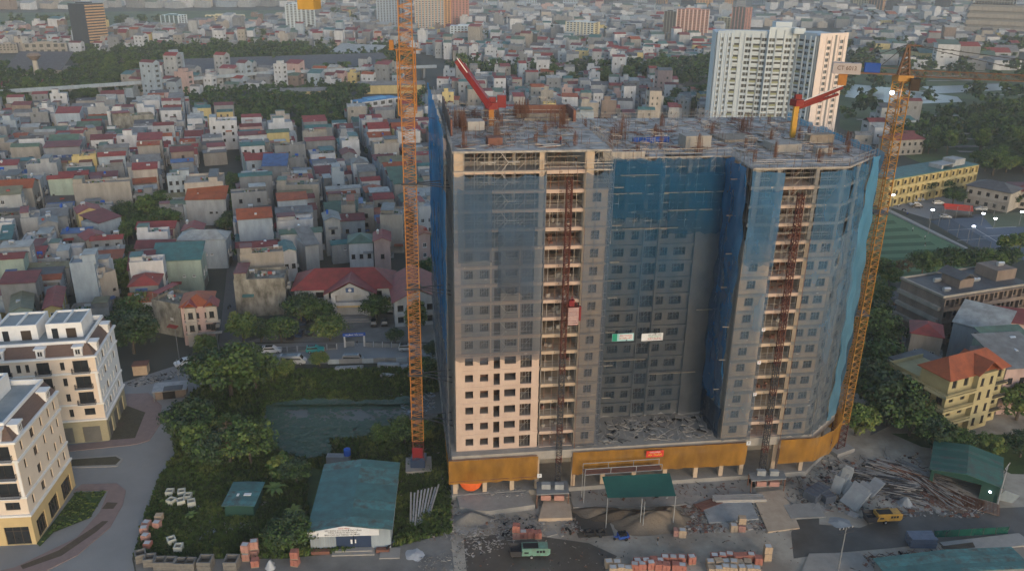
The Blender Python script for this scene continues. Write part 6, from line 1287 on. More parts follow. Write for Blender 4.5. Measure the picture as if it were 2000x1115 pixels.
for P, sp, lb, gp in WOODS:
    G = [at(*p)[:2] for p in P]; x0, x1, y0, y1 = min(g[0] for g in G), max(g[0] for g in G), min(g[1] for g in G), max(g[1] for g in G); y = y0; sp *= .82; n = 0; wl_ = []
    while y < y1:
        x = x0
        while x < x1:
            X, Y = x+rnd.uniform(-.4, .4)*sp, y+rnd.uniform(-.4, .4)*sp
            if inpoly(X, Y, G) and rnd.random() < .88 and (free(X, Y, .5) or 'street between' in lb) and not (8 < (proj(X, Y)[0]-840) and proj(X, Y)[1] > 260 and proj(X, Y)[0] < 1600):
                s = rnd.uniform(.8, 1.45)*(sp/8.5 if sp > 8 else .8); k_ = rnd.choice(['dark', 'mid', 'dark', 'tall', 'light', 'mid'])
                if n < 30: wl_.append((proj(X, Y)[0], tree(X, Y, s, k_, lb, gp)))
                else: far.append((X, Y, s, k_))
                n += 1
            x += sp
        y += sp
    for i, (_, o) in enumerate(sorted(wl_, key=lambda q: q[0])): o['label'] = '%s, %s counting from the left' % (lb, ords(i+1))
for P, sp in MASSW:
    G = [at(*p)[:2] for p in P]; x0, x1, y0, y1 = min(g[0] for g in G), max(g[0] for g in G), min(g[1] for g in G), max(g[1] for g in G); y = y0
    while y < y1:
        x = x0
        while x < x1:
            X, Y = x+rnd.uniform(-.5, .5)*sp, y+rnd.uniform(-.5, .5)*sp
            if inpoly(X, Y, G) and rnd.random() < .7: far.append((X, Y, rnd.uniform(1.0, 2.2), rnd.choice(['dark', 'mid'])))
            x += sp
        y += sp
for HBx in rnd.sample(cand, 150):   # small trees squeezed between houses
    far.append((HBx[1]-.5, HBx[2]-.5, rnd.uniform(.35, .6), rnd.choice(['dark', 'mid'])))
lo = [crown(90+i, rx, rz_, 16, 15, 1.0, ['l1', 'l2', 'l3'], 1.6) for i, (rx, rz_) in enumerate(((4.2, 3.2), (4.0, 3.0), (3.4, 4.2)))]
VV = []; FF = []; II = []; off = 0
for X, Y, s, k_ in far:
    V, F, I = lo[rnd.randrange(3)]; a = rnd.random()*6.28; c, q = math.cos(a)*s, math.sin(a)*s; W_ = np.empty_like(V); W_[:, 0] = V[:, 0]*c-V[:, 1]*q+X; W_[:, 1] = V[:, 0]*q+V[:, 1]*c+Y; W_[:, 2] = V[:, 2]*s
    VV.append(W_); FF.append(F+off); II.append(I); off += len(V)
obj('distant_trees', bigmesh('distant_trees', np.concatenate(VV), np.concatenate(FF), ['l1', 'l5', 'l3'], np.concatenate(II)), kind='stuff'); print('far trees', len(far))
# banana plants and palms
def leafplant(n, L, seed, w_=.45, th=0):
    R_ = random.Random(seed); mb = MB()
    if th: mb.bar((0, 0, 0), (.1, 0, th), .14, 1, 6)
    for i in range(n):
        a = 6.28*i/n+R_.uniform(-.3, .3); l = L*R_.uniform(.7, 1.1); pts = []
        for k in range(5): t = k/4; pts.append((l*t*.8*math.cos(a), l*t*.8*math.sin(a), th+.4+l*(.9*t-.8*t*t)))
        for k in range(4):
            w0, w1 = w_*math.sin(PI*(k/4*.8+.12)), w_*math.sin(PI*((k+1)/4*.8+.12)); p, q = pts[k], pts[k+1]; sx, sy = -math.sin(a), math.cos(a)
            mb.quad([(p[0]+sx*w0, p[1]+sy*w0, p[2]), (p[0]-sx*w0, p[1]-sy*w0, p[2]), (q[0]-sx*w1, q[1]-sy*w1, q[2]), (q[0]+sx*w1, q[1]+sy*w1, q[2])], 0)
    return mb.mesh('banana_plant', ['l4' if seed % 2 else 'l2', 'l6'])
for i, (px, py, s, lb) in enumerate([(538, 968, 1.2, 'banana plant with long pale leaves right of the small green shed'), (575, 1010, 1.0, 'star-shaped banana plant near the site office wall'), (375, 1012, .6, 'small banana plant beside the white concrete cubes'), (622, 712, 1.1, 'palm with narrow leaves on the pond road verge'), (375, 968, .5, 'low pale leafy plant near the road edge')]):
    x, y, _ = at(px, py); tag(obj('banana_plant', leafplant(11, 2.6, i, .3, .8), None, (x, y, 0), sc=(s, s, s)), lb, 'plant')
# ================================================================ vehicles
for n_, c in dict(car_white=(.68, .69, .70), car_silver=(.40, .42, .44), car_black=(.02, .02, .025), car_teal=(.03, .40, .38), car_navy=(.03, .05, .10), car_grey=(.18, .19, .2)).items(): mat(n_, c, tuple(q*.9 for q in c), .5, rough=.3, spec=.6)
def car_meshes(kind, m):
    P = {'sedan': [(-2.2, .45), (-2.2, .85), (-1.7, .95), (-1.1, 1.42), (.4, 1.45), (1.15, .95), (2.1, .8), (2.25, .45)], 'suv': [(-2.2, .45), (-2.25, 1.0), (-2.0, 1.65), (.3, 1.7), (1.0, 1.1), (2.1, .95), (2.25, .45)], 'van': [(-2.7, .45), (-2.75, 2.1), (1.6, 2.15), (2.3, 1.3), (2.75, 1.05), (2.8, .45)]}[kind]
    def fn():
        mb = MB(); n = len(P); hw = .88
        ins = lambda z: hw-(.16 if z > 1.3 else .05 if z > .9 else 0)
        for s in (-1, 1): mb.quad([(x, s*ins(z), z) for x, z in (P if s > 0 else P[::-1])][::1])
        for i in range(n-1):
            (x0, z0), (x1, z1) = P[i], P[i+1]; mb.quad([(x0, -ins(z0), z0), (x0, ins(z0), z0), (x1, ins(z1), z1), (x1, -ins(z1), z1)])
        mb.box(-2.1, -.8, .3, 2.15, .8, .46); return mb.mesh('body', [m])
    def gl():
        mb = MB(); top = max(z for _, z in P)
        if kind == 'sedan': q = [(-1.55, 1.0), (-1.0, 1.36), (.35, 1.38), (.95, 1.0)]
        elif kind == 'suv': q = [(-2.05, 1.1), (-1.85, 1.55), (.25, 1.6), (.8, 1.12)]
        else: q = [(-2.5, 1.25), (-2.5, 1.85), (1.5, 1.9), (1.95, 1.3)]
        for s in (-1, 1): mb.quad([(x, s*(.885-(.15 if z > 1.3 else .04)), z) for x, z in (q if s > 0 else q[::-1])])
        i = {'sedan': (3, 4), 'suv': (2, 3), 'van': (2, 3)}[kind]
        for A, B in ((P[i[0]+(1 if kind == 'sedan' else 0)], P[i[1]+(1 if kind == 'sedan' else 0)]), (P[2], P[3]) if kind == 'sedan' else (P[1], P[2])):
            L = math.hypot(B[0]-A[0], B[1]-A[1]); nx, nz = -(B[1]-A[1])/L*.012, (B[0]-A[0])/L*.012; f = lambda t: (A[0]+(B[0]-A[0])*t+nx, A[1]+(B[1]-A[1])*t+nz); a, b = f(.1), f(.9); mb.quad([(a[0], -.68, a[1]), (a[0], .68, a[1]), (b[0], .64, b[1]), (b[0], -.64, b[1])])
        return mb.mesh('windows', ['glass_dark'])
    return cmesh(('car', kind, m), fn), cmesh(('glass', kind), gl)
wheel = MB().bar((0, -.12, 0), (0, .12, 0), .33, 0, 10).bar((0, -.13, 0), (0, .13, 0), .19, 1, 8).mesh('wheel', ['rubber', 'tank_steel'])
def car(px, py, ang, kind, m, label, s=1.0, group=None):
    x, y, _ = at(px, py); r = thing('car' if kind != 'van' else 'van', label, 'car' if kind != 'van' else 'van', (x, y, .03), math.radians(ang), group); b, g = car_meshes(kind, m); obj('body', b, r); obj('windows', g, r); r.scale = (s, s, s)
    k = 1.25 if kind == 'van' else 1
    for wx in (-1.35*k, 1.4*k):
        for wy in (-.78, .78): obj('wheel', wheel, r, (wx, wy, .33))
    mb = MB()
    for wy in (-.6, .6): mb.box(2.16*(k if kind == 'van' else 1), wy-.15, .6, 2.27*(k if kind == 'van' else 1), wy+.15, .75)
    mb.build('headlights', ['frame_white'], r)
for q in [(363, 712, 215, 'sedan', 'car_white', 'white saloon with sunroof parked on the road bend left of the trees', 1.15), (499, 689, 185, 'suv', 'car_white', 'white car behind another on the pond road, nearer the lane'), (533, 688, 5, 'suv', 'car_white', 'white hatchback on the pond road, right of the other white car'), (616, 687, 10, 'suv', 'car_teal', 'turquoise taxi on the pond road outside the fence'), (573, 710, 2, 'van', 'car_silver', 'silver minibus parked on the verge of the pond road', 1.1), (690, 706, 4, 'van', 'car_grey', 'grey lorry-like van parked behind the hoarding', .9), (796, 684, 5, 'suv', 'car_silver', 'silver car just left of the crane mast on the pond road'),
 (731, 634, 95, 'suv', 'car_black', 'black car under the school entrance tree, left one of two'), (752, 633, 95, 'suv', 'car_black', 'black car under the school entrance tree, nearer the crane'), (585, 655, 95, 'sedan', 'car_navy', 'navy car in the school yard closest to the fence tree'), (605, 652, 95, 'sedan', 'car_black', 'dark car in the school yard, middle of the row of three'), (628, 650, 95, 'sedan', 'car_white', 'white car in the school yard under the spreading tree'), (568, 660, 95, 'sedan', 'car_black', 'dark car half hidden by trees in the school yard'), (593, 632, 95, 'sedan', 'car_navy', 'navy car in the rear row of the school yard'),
 (1787, 402, 175, 'sedan', 'car_white', 'white car in the middle of the right parking yard'), (1794, 392, 170, 'sedan', 'car_silver', 'silver car parked under the trees of the right yard'), (1832, 399, 5, 'suv', 'car_white', 'white estate car near the red awning'), (1846, 426, -8, 'sedan', 'car_white', 'white car along the court fence'), (1732, 384, 175, 'sedan', 'car_white', 'white car beside the crane mast in the right yard'), (1915, 411, 170, 'suv', 'car_white', 'white car in front of the cream house steps'), (1790, 406, 175, 'sedan', 'car_black', 'black car right behind the white one in the right yard'), (1776, 393, 175, 'suv', 'car_black', 'dark car at the tree edge of the right yard')]: car(*q)
# motorbikes
def motorbike(px, py, a, label, m='black'):
    x, y, _ = at(px, py); r = thing('motorbike', label, 'motorbike', (x, y, .01), math.radians(a))
    MB().bar((-.6, 0, .6), (.5, 0, .75), .13, 0, 6).box(-.75, -.12, .72, .1, .12, .85).bar((.45, 0, .9), (.7, 0, .3), .05).bar((.4, -.3, 1.0), (.4, .3, 1.0), .03).build('body', [m], r)
    for wx in (-.62, .7): MB().bar((wx, -.06, .3), (wx, .06, .3), .3, 0, 10).build('wheel', ['rubber'], r)
for px, py, a, lb, m in ((760, 1073, 60, 'black motorbike beside the site office', 'black'), (765, 1066, 40, 'second motorbike by the office wall corner', 'car_navy'), (1110, 1040, 120, 'old motorbike with sacks near the green pump', 'black'), (1755, 404, 30, 'motorbike at the path edge of the right yard', 'car_white'), (1765, 412, 0, 'motorbike parked by the pitch path', 'black'), (1772, 420, 50, 'blue motorbike on the right yard', 'boom_blue'), (448, 602, 80, 'motorbike parked in the lane by the pink villa', 'black')): motorbike(px, py, a, lb, m)
# people
def person_mesh(pose, shirt, legs_):
    J = {0: (0, 0, .95), 1: (0, 0, 1.2), 2: (0, 0, 1.42), 3: (0, .01, 1.52), 4: (0, .02, 1.66), 5: (.17, 0, 1.4), 6: (.24, .03+.2*pose, 1.14), 7: (.22, .1+.25*pose, .92), 8: (-.17, 0, 1.4), 9: (-.26, -.02, 1.14), 10: (-.24, .1, .92), 11: (.09, 0, .9), 12: (.11, .12*pose, .5), 13: (.11, .05*pose, .08), 14: (-.09, 0, .9), 15: (-.12, -.08*pose, .5), 16: (-.12, -.22*pose, .08), 17: (.12, .05*pose+.16, .04), 18: (-.12, -.22*pose+.16, .04)}
    E = [(0, 1), (1, 2), (2, 3), (3, 4), (2, 5), (5, 6), (6, 7), (2, 8), (8, 9), (9, 10), (0, 11), (11, 12), (12, 13), (0, 14), (14, 15), (15, 16), (13, 17), (16, 18)]
    Rr = [.14, .13, .15, .06, .115, .065, .05, .04, .065, .05, .04, .09, .07, .05, .09, .07, .05, .045, .045]
    me = bpy.data.meshes.new('person'); me.from_pydata([J[i] for i in range(19)], E, []); o = bpy.data.objects.new('p', me); col.objects.link(o); md = o.modifiers.new('s', 'SKIN'); sv = me.skin_vertices[0].data
    for i, r_ in enumerate(Rr): sv[i].radius = (r_, r_)
    sv[0].use_root = True; o.modifiers.new('u', 'SUBSURF').levels = 1
    bpy.context.view_layer.update(); dg = bpy.context.evaluated_depsgraph_get(); out = bpy.data.meshes.new_from_object(o.evaluated_get(dg)); bpy.data.objects.remove(o)
    out.materials.clear()
    for m_ in ('skin_tone', shirt, legs_, 'black'): out.materials.append(M[m_])
    for p in out.polygons:
        z, x = p.center.z, abs(p.center.x); p.material_index = 3 if (z > 1.68 or z < .1) else 0 if z > 1.47 or (x > .2 and z < 1.1) else 1 if z > .93 else 2; p.use_smooth = True
    out.name = 'person'; return out
mat('skin_tone', (.38, .22, .15))
pm = [person_mesh(.3, 'boom_red2', 'car_navy'), person_mesh(1, 'black', 'w_pale'), person_mesh(.6, 'w_white', 'black')]
def person(loc, rz, i, label): r = obj('person', pm[i], None, loc, rz); tag(r, label, 'person')
u = at(1095, 285, LV(20)); person(u, 2, 0, 'worker in red top standing on the left wing roof deck')
x, y, z = BW(20, 1.6, LV(19)); person((x, y, z), 1, 1, 'worker in black on the storey just under the left wing roof')
for px, py, i, lb in ((1284, 1064, 1, 'person in black top and pale trousers walking on the site road'), (698, 676, 1, 'person in dark clothes at the school gate'), (1806, 468, 2, 'player standing on the middle of the striped pitch'), (1806, 482, 1, 'dark player nearer the bottom of the striped pitch'), (1724, 462, 0, 'player in red near the crane on the pitch'), (1782, 452, 2, 'player in white on the far half of the pitch')): person(at(px, py, .04), 1, i, lb)
# ================================================================ the site
for q_, c_ in (('r_teal', (.06, .17, .17)), ('r_teal2', (.035, .11, .085))): mat(q_+'_worn', tuple(v*1.25 for v in c_), (.07, .08, .07), .6, rough=.6, sharp=.15)
# office shed with the teal roof
def shed(pl, pr, bl, h, label, roofm='r_teal', wallm='w_blue', ridge=1.0, n=8, name='site_office', fgap=None):
    """front eave photo points pl, pr and back point bl on level h"""
    a, b, c = at(*pl, h), at(*pr, h), at(*bl, h); L, D = seg(a, b); rz = math.atan2(D[1], D[0]); Dp = abs((c[0]-a[0])*-D[1]+(c[1]-a[1])*D[0]); r = thing(name, label, 'shed', (a[0], a[1], 0), rz)
    H = fgap or []; MB().wall((0, 0), (1, 0), L, 0, h, H, .1, 0).quad([(0, 0, h), (L, 0, h), (L/2, 0, h+ridge)]).box(0, .02, 0, .1, Dp, h).box(L-.1, .02, 0, L, Dp, h).box(.1, Dp-.1, 0, L-.1, Dp, h).build('wall', [wallm], r)
    for s in (0, 1):
        for i in range(n):
            y0, y1 = -.5+(Dp+.9)*i/n, -.5+(Dp+.9)*(i+1)/n-.03; mb = MB(); x0, x1, z0, z1 = (-.4, L/2, h-.05, h+ridge) if s == 0 else (L/2, L+.4, h+ridge, h-.05)
            lo_ = [(x0, y0, z0), (x1, y0, z1), (x1, y1, z1), (x0, y1, z0)]; up = [(p[0], p[1], p[2]+.08+.004*(i % 2)) for p in lo_]; mb.quad(up); mb.quad(lo_[::-1])
            for k in range(4): mb.quad([lo_[k], lo_[(k+1) % 4], up[(k+1) % 4], up[k]])
            mb.build('roof_sheet', [rnd.choice([roofm, roofm, roofm+'_worn'])], r)
    return r, L, Dp
r, L, Dp = shed((604, 1034), (762, 1030), (641, 908), 4.2, 'site office shed with a big plain teal roof and a white gable banner', fgap=[(4.2, 10.0, 0, 3.0)], ridge=.9)
b_ = MB().quad([(-.2, -.62, 3.2), (11.4, -.62, 3.25), (11.4, -.62, 4.4), (5.7, -.62, 5.2), (-.2, -.62, 4.1)]).quad([(-.2, -.56, 4.1), (5.7, -.56, 5.2), (11.4, -.56, 4.4), (11.4, -.56, 3.25), (-.2, -.56, 3.2)]).build('gable_banner', ['banner_white'], r)
for s, x, z, sz in (('CÔNG TRÌNH', 5.7, 4.75, .3), ('XÂY DỰNG KHU NHÀ Ở CAO TẦNG', 5.6, 4.35, .36), ('TỔNG CÔNG TY XÂY DỰNG', 5.5, 3.95, .36), ('BAN CHỈ HUY CÔNG TRƯỜNG', 5.4, 3.52, .4)): text(s, b_, (x, -.65, z), (PI/2, 0, 0), sz, 'ink_dark' if sz > .35 else 'ink_red')
MB().box(4.2, .05, 0, 7.05, .1, 3.0).box(7.15, .05, 0, 10.0, .1, 3.0).box(6.6, -.02, 1.2, 6.9, .04, 2.0, 1).box(7.3, -.02, 1.3, 7.5, .04, 2.0, 1).build('door', ['car_navy', 'white_paint'], r)
MB().box(3.6, -1.6, 0, 10.6, 0, .25).box(4, -.9, .25, 10.2, 0, .45).build('steps', ['kerb'], r); MB().box(.2, -1.1, 0, 3.2, -.3, .6).box(10.8, -1.1, 0, 13, -.3, .6).build('planter', ['ply_red'], r); MB().box(11.5, -2.6, .01, 14.8, 0, .2).build('side_slab', ['kerb'], r)
for i in range(9): MB().box(.4+i*.42, -.06, 0, .44+i*.42, -.003, 3.1).build('wall_rib', ['w_pale'], r) if i < 9 else None
t = at(672, 916); tag(MB().bar((.6, 0, 2.6), (.6, 0, 3.9), .65, 0, 12).bar((.6, 0, 3.9), (.6, 0, 4.1), .35, 0, 10).cbox(-1.2, 0, 0, 4.4, 1.4, 2.5, 1).build('water_barrel', ['tank_blue', 'w_grey'], loc=(t[0], t[1]+1, 0)), 'bright blue water barrel on a grey block behind the office roof', 'barrel')
t = at(748, 925, 4); tag(MB().cbox(0, 0, 2, .9, .8, 2.2).cbox(0, .3, 0, 2.4, 1.2, 2.2, 1).build('air_tank', ['tank_steel', 'ply_red'], loc=(t[0]+.5, t[1]+1.5, 0)), 'steel tank on a brick ledge at the back corner of the office roof', 'tank')
r, L, Dp = shed((438, 985), (494, 985), (452, 943), 2.9, 'small dark green tin shed standing in the overgrown lot', 'r_teal', 'ship_green', .1, 5, 'tin_shed') if mat('ship_green', (.02, .07, .055)) else 0
MB().box(L*.3, 2.2, 3.12, L*.38, 2.9, 3.2).box(L*.55, 2.3, 3.12, L*.8, 3.0, 3.22).build('roof_patch', ['white_paint'], r)
for i in range(4): tag(MB().box(0, 0, .02, .3, 4.5, .12).build('plank', ['ply_pale'], loc=at(505+i*5, 990-i*6), rz=-.45), 'loose %s plank leaning on the grass right of the tin shed' % ['first', 'second', 'third', 'fourth'][i], 'plank')
# concrete cubes (tree pits) along the lot edge
def cube_pit(px, py, s, h, a, m, label, rows_=5):
    x, y, _ = at(px, py); r = thing('concrete_tub', label, 'concrete tub', (x, y, 0), a, 'hollow concrete tubs along the lot'); n = rows_
    for k in range(n):
        z0, z1 = h*k/n, h*(k+1)/n-.03; o = (k % 2)*.03; mb = MB(); q = s/2-o
        for c in ((-q, -q, q, -q+.22), (-q, q-.22, q, q), (-q, -q+.22, -q+.22, q-.22), (q-.22, -q+.22, q, q-.22)): mb.box(c[0], c[1], z0, c[2], c[3], z1)
        mb.build('ring', [m], r)
    MB().cbox(0, 0, .02, s-.46, s-.46, h*.55).build('fill', ['sand_dark'], r)
mat('tub_grey', (.20, .19, .175), (.13, .125, .115), 1.5); mat('tub_white', (.52, .52, .45), (.36, .36, .31), 1.2)
tl = [(276, 1092, .5), (294, 1100, .15), (314, 1106, .05), (334, 1106, 0), (354, 1108, 0), (373, 1108, 0), (403, 1108, 0), (454, 1108, 0)]
for i, (px, py, a) in enumerate(tl): cube_pit(px, py, 1.75 if i not in (6, 7) else 2.2, 1.5 if i < 6 else 1.9, a, 'tub_grey', 'grey ribbed concrete tub at the road edge, %s counted from the left' % ords(i+1))
for i, (px, py, a) in enumerate([(333, 968, .1), (356, 968, .3), (368, 976, .1), (354, 986, .5), (375, 988, .4), (336, 985, 1.2), (336, 1062, .6), (350, 1076, .1)]): cube_pit(px, py, 1.35, 1.3, a, 'tub_white', 'pale hollow concrete tub on the grass, %s counting from the top' % ords(i+1), 1)
# brick pallets
mat('brick_red', (.42, .17, .13), (.30, .12, .09), 1.5); mat('brick_pink', (.46, .25, .20), (.34, .18, .15), 1.5); mat('brick_tan', (.48, .36, .25), (.36, .27, .19), 1.5)
def pallet_mesh(m, w_=1.1, h=1.2, d=1.0, wrap=True):
    def fn():
        mb = MB().box(-w_/2, -d/2, 0, w_/2, d/2, .12, 1)
        for k in range(5):
            for i in range(2):
                for j in range(2): o = rnd.uniform(-.02, .02); mb.box(-w_/2+i*w_/2+.015+o, -d/2+j*d/2+.015, .12+k*(h-.12)/5, -w_/2+(i+1)*w_/2-.015+o, -d/2+(j+1)*d/2-.015, .12+(k+1)*(h-.12)/5-.02, 0)
        if rnd.random() < .4: mb.box(-w_*.4, -d*.4, h, w_*.35, d*.3, h+.02, 2)
        return mb.mesh('brick_pallet', [m, 'ply', 'w_white'])
    return cmesh(('pal', m, w_, h, d, wrap, rnd.randint(0, 2)), fn)
def pallet(px, py, a, m, label, s=1.0, z=0, group='pallets of bricks on the site'):
    x, y, _ = at(px, py); o = obj('brick_pallet', pallet_mesh(m), None, (x, y, z), a, (s, s, s*rnd.uniform(.9, 1.1))); tag(o, label, 'brick pallet', group)
k = 0
for row, (y0, xs, m) in enumerate([(1094, range(1395, 1475, 14), 'brick_red'), (1107, range(1385, 1475, 15), 'brick_tan'), (1119, range(1388, 1480, 15), 'brick_tan'), (1098, range(1300, 1350, 16), 'brick_red'), (1103, range(1245, 1300, 15), 'brick_red'), (1112, range(1238, 1350, 16), 'brick_red'), (1106, range(1188, 1215, 16), 'brick_tan'), (1118, range(1195, 1240, 16), 'brick_tan')]):
    for i, x in enumerate(xs): pallet(x+rnd.uniform(-2, 2), y0+rnd.uniform(-2, 2), rnd.uniform(-.15, .15), m, '%s brick pallet in the front yard, %s of row %s on the %s' % ({'brick_red': 'red', 'brick_tan': 'pale'}[m], ords(i+1), ords(row % 3+1), 'wider field' if row < 3 else 'smaller field' if row < 6 else 'outer heap'), 1.15)
for i, (px, py, m, z, lb) in enumerate([(1480, 1100, 'brick_red', 0, 'red pallet standing taller beside the pale field'), (1497, 1092, 'brick_tan', 0, 'pale tall pallet stack at the end of the brick field'), (1497, 1092, 'brick_tan', 1.4, 'upper pallet on the pale tall stack'), (1432, 1036, 'brick_tan', 0, 'pale pallet in front of the timber heap, left one'), (1447, 1036, 'brick_pink', 0, 'pink pallet in front of the timber heap, tall'), (1447, 1034, 'brick_tan', 1.4, 'top pallet on the pink one before the timber heap'), (1322, 1045, 'brick_pink', 0, 'pink pallet beside the sand heap'), (1332, 1047, 'brick_tan', 0, 'pallet with white wrap beside the sand heap'),
  (482, 1092, 'brick_pink', 0, 'pink brick stack at the lot edge, left of three'), (498, 1085, 'brick_pink', 0, 'pink brick stack at the lot edge, rear right'), (499, 1104, 'brick_red', 0, 'pink brick stack at the lot edge, nearest the road'), (577, 1102, 'brick_red', 0, 'single red brick stack before the office bush'), (577, 1102, 'brick_red', 1.4, 'upper half of the single red brick stack'), (482, 1090, 'brick_pink', 1.4, 'upper stack on the pink bricks, left'), (499, 1083, 'brick_pink', 1.4, 'upper stack on the pink bricks, rear right'),
  (288, 1030, 'brick_pink', 0, 'pink brick heap block at the road edge, topmost'), (283, 1042, 'brick_pink', 0, 'pink brick heap block at the road edge, second down'), (286, 1056, 'brick_pink', 0, 'pink brick heap block at the road edge, third down'), (290, 1070, 'brick_red', 0, 'pink brick heap block at the road edge, lowest'), (308, 1032, 'brick_pink', 0, 'pink brick block right of the roadside heap'), (312, 1018, 'brick_tan', 0, 'tan brick block above the roadside heap'),
  (1008, 1050, 'brick_pink', 0, 'pink pallet behind the green pump, left of four'), (1022, 1049, 'brick_red', 0, 'red pallet behind the green pump, second of four'), (1036, 1048, 'brick_red', 0, 'red pallet behind the green pump, third of four'), (1050, 1049, 'brick_red', 0, 'red pallet behind the green pump, right of four'), (1008, 1050, 'brick_red', 1.3, 'upper pallet behind the green pump, left end')]): pallet(px, py, rnd.uniform(-.2, .2), m, lb, 1.15, z)
# concrete pumps
def pump(px, py, a, m, label):
    x, y, _ = at(px, py); r = thing('concrete_pump', label, 'concrete pump', (x, y, 0), a)
    MB().box(-1.4, -.9, .7, 2.9, .9, 2.1).box(-1.2, -.7, 2.1, 1.3, .5, 2.25, 1).quad([(2.9, -.9, .7), (3.3, -.7, .9), (3.3, -.7, 1.9), (2.9, -.9, 2.1)]).build('housing', [m, 'black'], r); mb = MB()
    for i in range(3): mb.box(1.0+i*.5, -.93, 1.3, 1.4+i*.5, -.9, 1.75)
    mb.box(-1, -.93, 1.2, -.3, -.9, 1.5); mb.build('vent', ['black'], r)
    MB().box(-3.2, -.8, .5, -1.4, .8, 1.0).quad([(-3.2, -.9, 1.0), (-1.5, -.9, 1.0), (-1.3, -1.1, 1.8), (-3.4, -1.1, 1.8)]).quad([(-3.2, .9, 1.0), (-3.4, 1.1, 1.8), (-1.3, 1.1, 1.8), (-1.5, .9, 1.0)]).quad([(-3.2, -.9, 1.0), (-3.4, -1.1, 1.8), (-3.4, 1.1, 1.8), (-3.2, .9, 1.0)]).quad([(-1.5, .9, 1.0), (-1.3, 1.1, 1.8), (-1.3, -1.1, 1.8), (-1.5, -.9, 1.0)]).build('hopper', ['dark_steel'], r)
    for wy in (-.85, .85): MB().bar((.2, wy-.12, .42), (.2, wy+.12, .42), .42, 0, 12).bar((.2, wy-.13, .42), (.2, wy+.13, .42), .2, 1, 8).build('wheel', ['rubber', 'tank_steel'], r)
    MB().bar((2.6, -.7, 0), (2.6, -.7, .7), .06).bar((2.6, .7, 0), (2.6, .7, .7), .06).bar((-2.9, -.7, 0), (-2.9, -.7, .5), .06).bar((3.2, 0, .6), (4.2, 0, .4), .06).box(-3, -.5, .55, 2.8, .5, .7).build('chassis', ['dark_steel'], r)
mat('pump_green', (.16, .36, .29), (.12, .16, .12), 1.2, rough=.45); mat('pump_yellow', (.60, .33, .04), (.28, .17, .06), 1.2, rough=.45)
pump(1035, 1085, .06, 'pump_green', 'mint green concrete pump standing in front of red brick pallets'); pump(1722, 1018, .1, 'pump_yellow', 'yellow concrete pump under the leaning formwork panels')
# cargo tricycle
x, y, _ = at(1215, 1052); r = thing('cargo_tricycle', 'blue and red cargo tricycle loaded with black baskets beside the sand heap', 'tricycle', (x, y, 0), .25); MB().box(-.8, -.6, .4, 1.1, .6, .9).box(-.8, -.6, .9, -.7, .6, 1.2).bar((-1.6, 0, .9), (-1.2, 0, .3), .06).bar((-1.5, -.35, 1.05), (-1.5, .35, 1.05), .03).box(-1.3, -.1, .5, -.8, .1, .8).build('body', ['boom_blue'], r); MB().box(.9, -.62, .35, 1.2, .62, .6).build('tailboard', ['boom_red'], r)
for i in range(6): MB().bar((-.5+.5*(i % 3), -.3+.6*(i//3), .9), (-.5+.5*(i % 3), -.3+.6*(i//3), 1.35), .24, 0, 8, .28).build('basket', ['black'], r)
for wx, wy in ((-1.3, 0), (.5, -.65), (.5, .65)): MB().bar((wx, wy-.06, .3), (wx, wy+.06, .3), .3, 0, 10).build('wheel', ['rubber'], r)
for i, px in enumerate((1150, 1172)):
    x, y, _ = at(px, 1046); r = thing('mixer_cart', 'small black mixing cart on wheels, %s of the two behind the tricycle' % ('left' if i == 0 else 'right'), 'cart', (x, y, 0), .1*i); MB().box(-.8, -.5, .5, .8, .5, 1.0).bar((-.3, 0, 1.0), (.3, 0, 1.5), .4, 0, 8, .2).build('body', ['black'], r); MB().bar((0, -.55, .3), (0, .55, .3), .3, 0, 8).build('wheel', ['rubber'], r)
# green shade canopy, rack, sand
zc = 7.2; q = [at(1187, 972, 6.2), at(1320, 968, 6.2), at(1308, 926, 6.2), at(1176, 933, 6.2)]
r = thing('shade_canopy', 'dark green fabric shade canopy on thin poles over the sand heap', 'canopy', (0, 0, 0)); mb = MB(); n = 8
for j in range(n+1):
    for i in range(n+1):
        t, s_ = i/n, j/n; x = (q[0][0]*(1-t)+q[1][0]*t)*(1-s_)+(q[3][0]*(1-t)+q[2][0]*t)*s_; y = (q[0][1]*(1-t)+q[1][1]*t)*(1-s_)+(q[3][1]*(1-t)+q[2][1]*t)*s_; mb.v.append((x, y, 6.2+s_*.3-.25*math.sin(PI*t)*math.sin(PI*s_)))
for j in range(n):
    for i in range(n): mb.f.append((j*9+i, j*9+i+1, j*9+i+10, j*9+i+9)); mb.m.append(0)
mat('canopy_green', (.02, .12, .10), (.015, .095, .08), .6); mb.build('fabric', ['canopy_green'], r)
for p in (q[0], q[1], ((q[0][0]+q[1][0])/2, q[0][1])): MB().bar((p[0], p[1], 0), (p[0], p[1], 6.2), .08).build('pole', ['w_pale'], r)
r = thing('pipe_rack', 'pale pipe railing platform hung above the green shade canopy', 'rack', BW(22.6, -5.2, 6.2), BR); mb = MB()
for z in (0, 1.2):
    for yy in (0, 1.8): mb.bar((0, yy, z), (14.2, yy, z), .07)
for x in (0, 4.7, 9.4, 14.2):
    for yy in (0, 1.8): mb.bar((x, yy, 0 if x else -6), (x, yy, 1.2), .06)
    mb.bar((x, 0, 0), (x, 1.8, 0), .06)
mb.build('frame', ['w_pale'], r); MB().box(0, .1, .05, 14.2, 1.7, .12).build('deck', ['ply_red'], r)
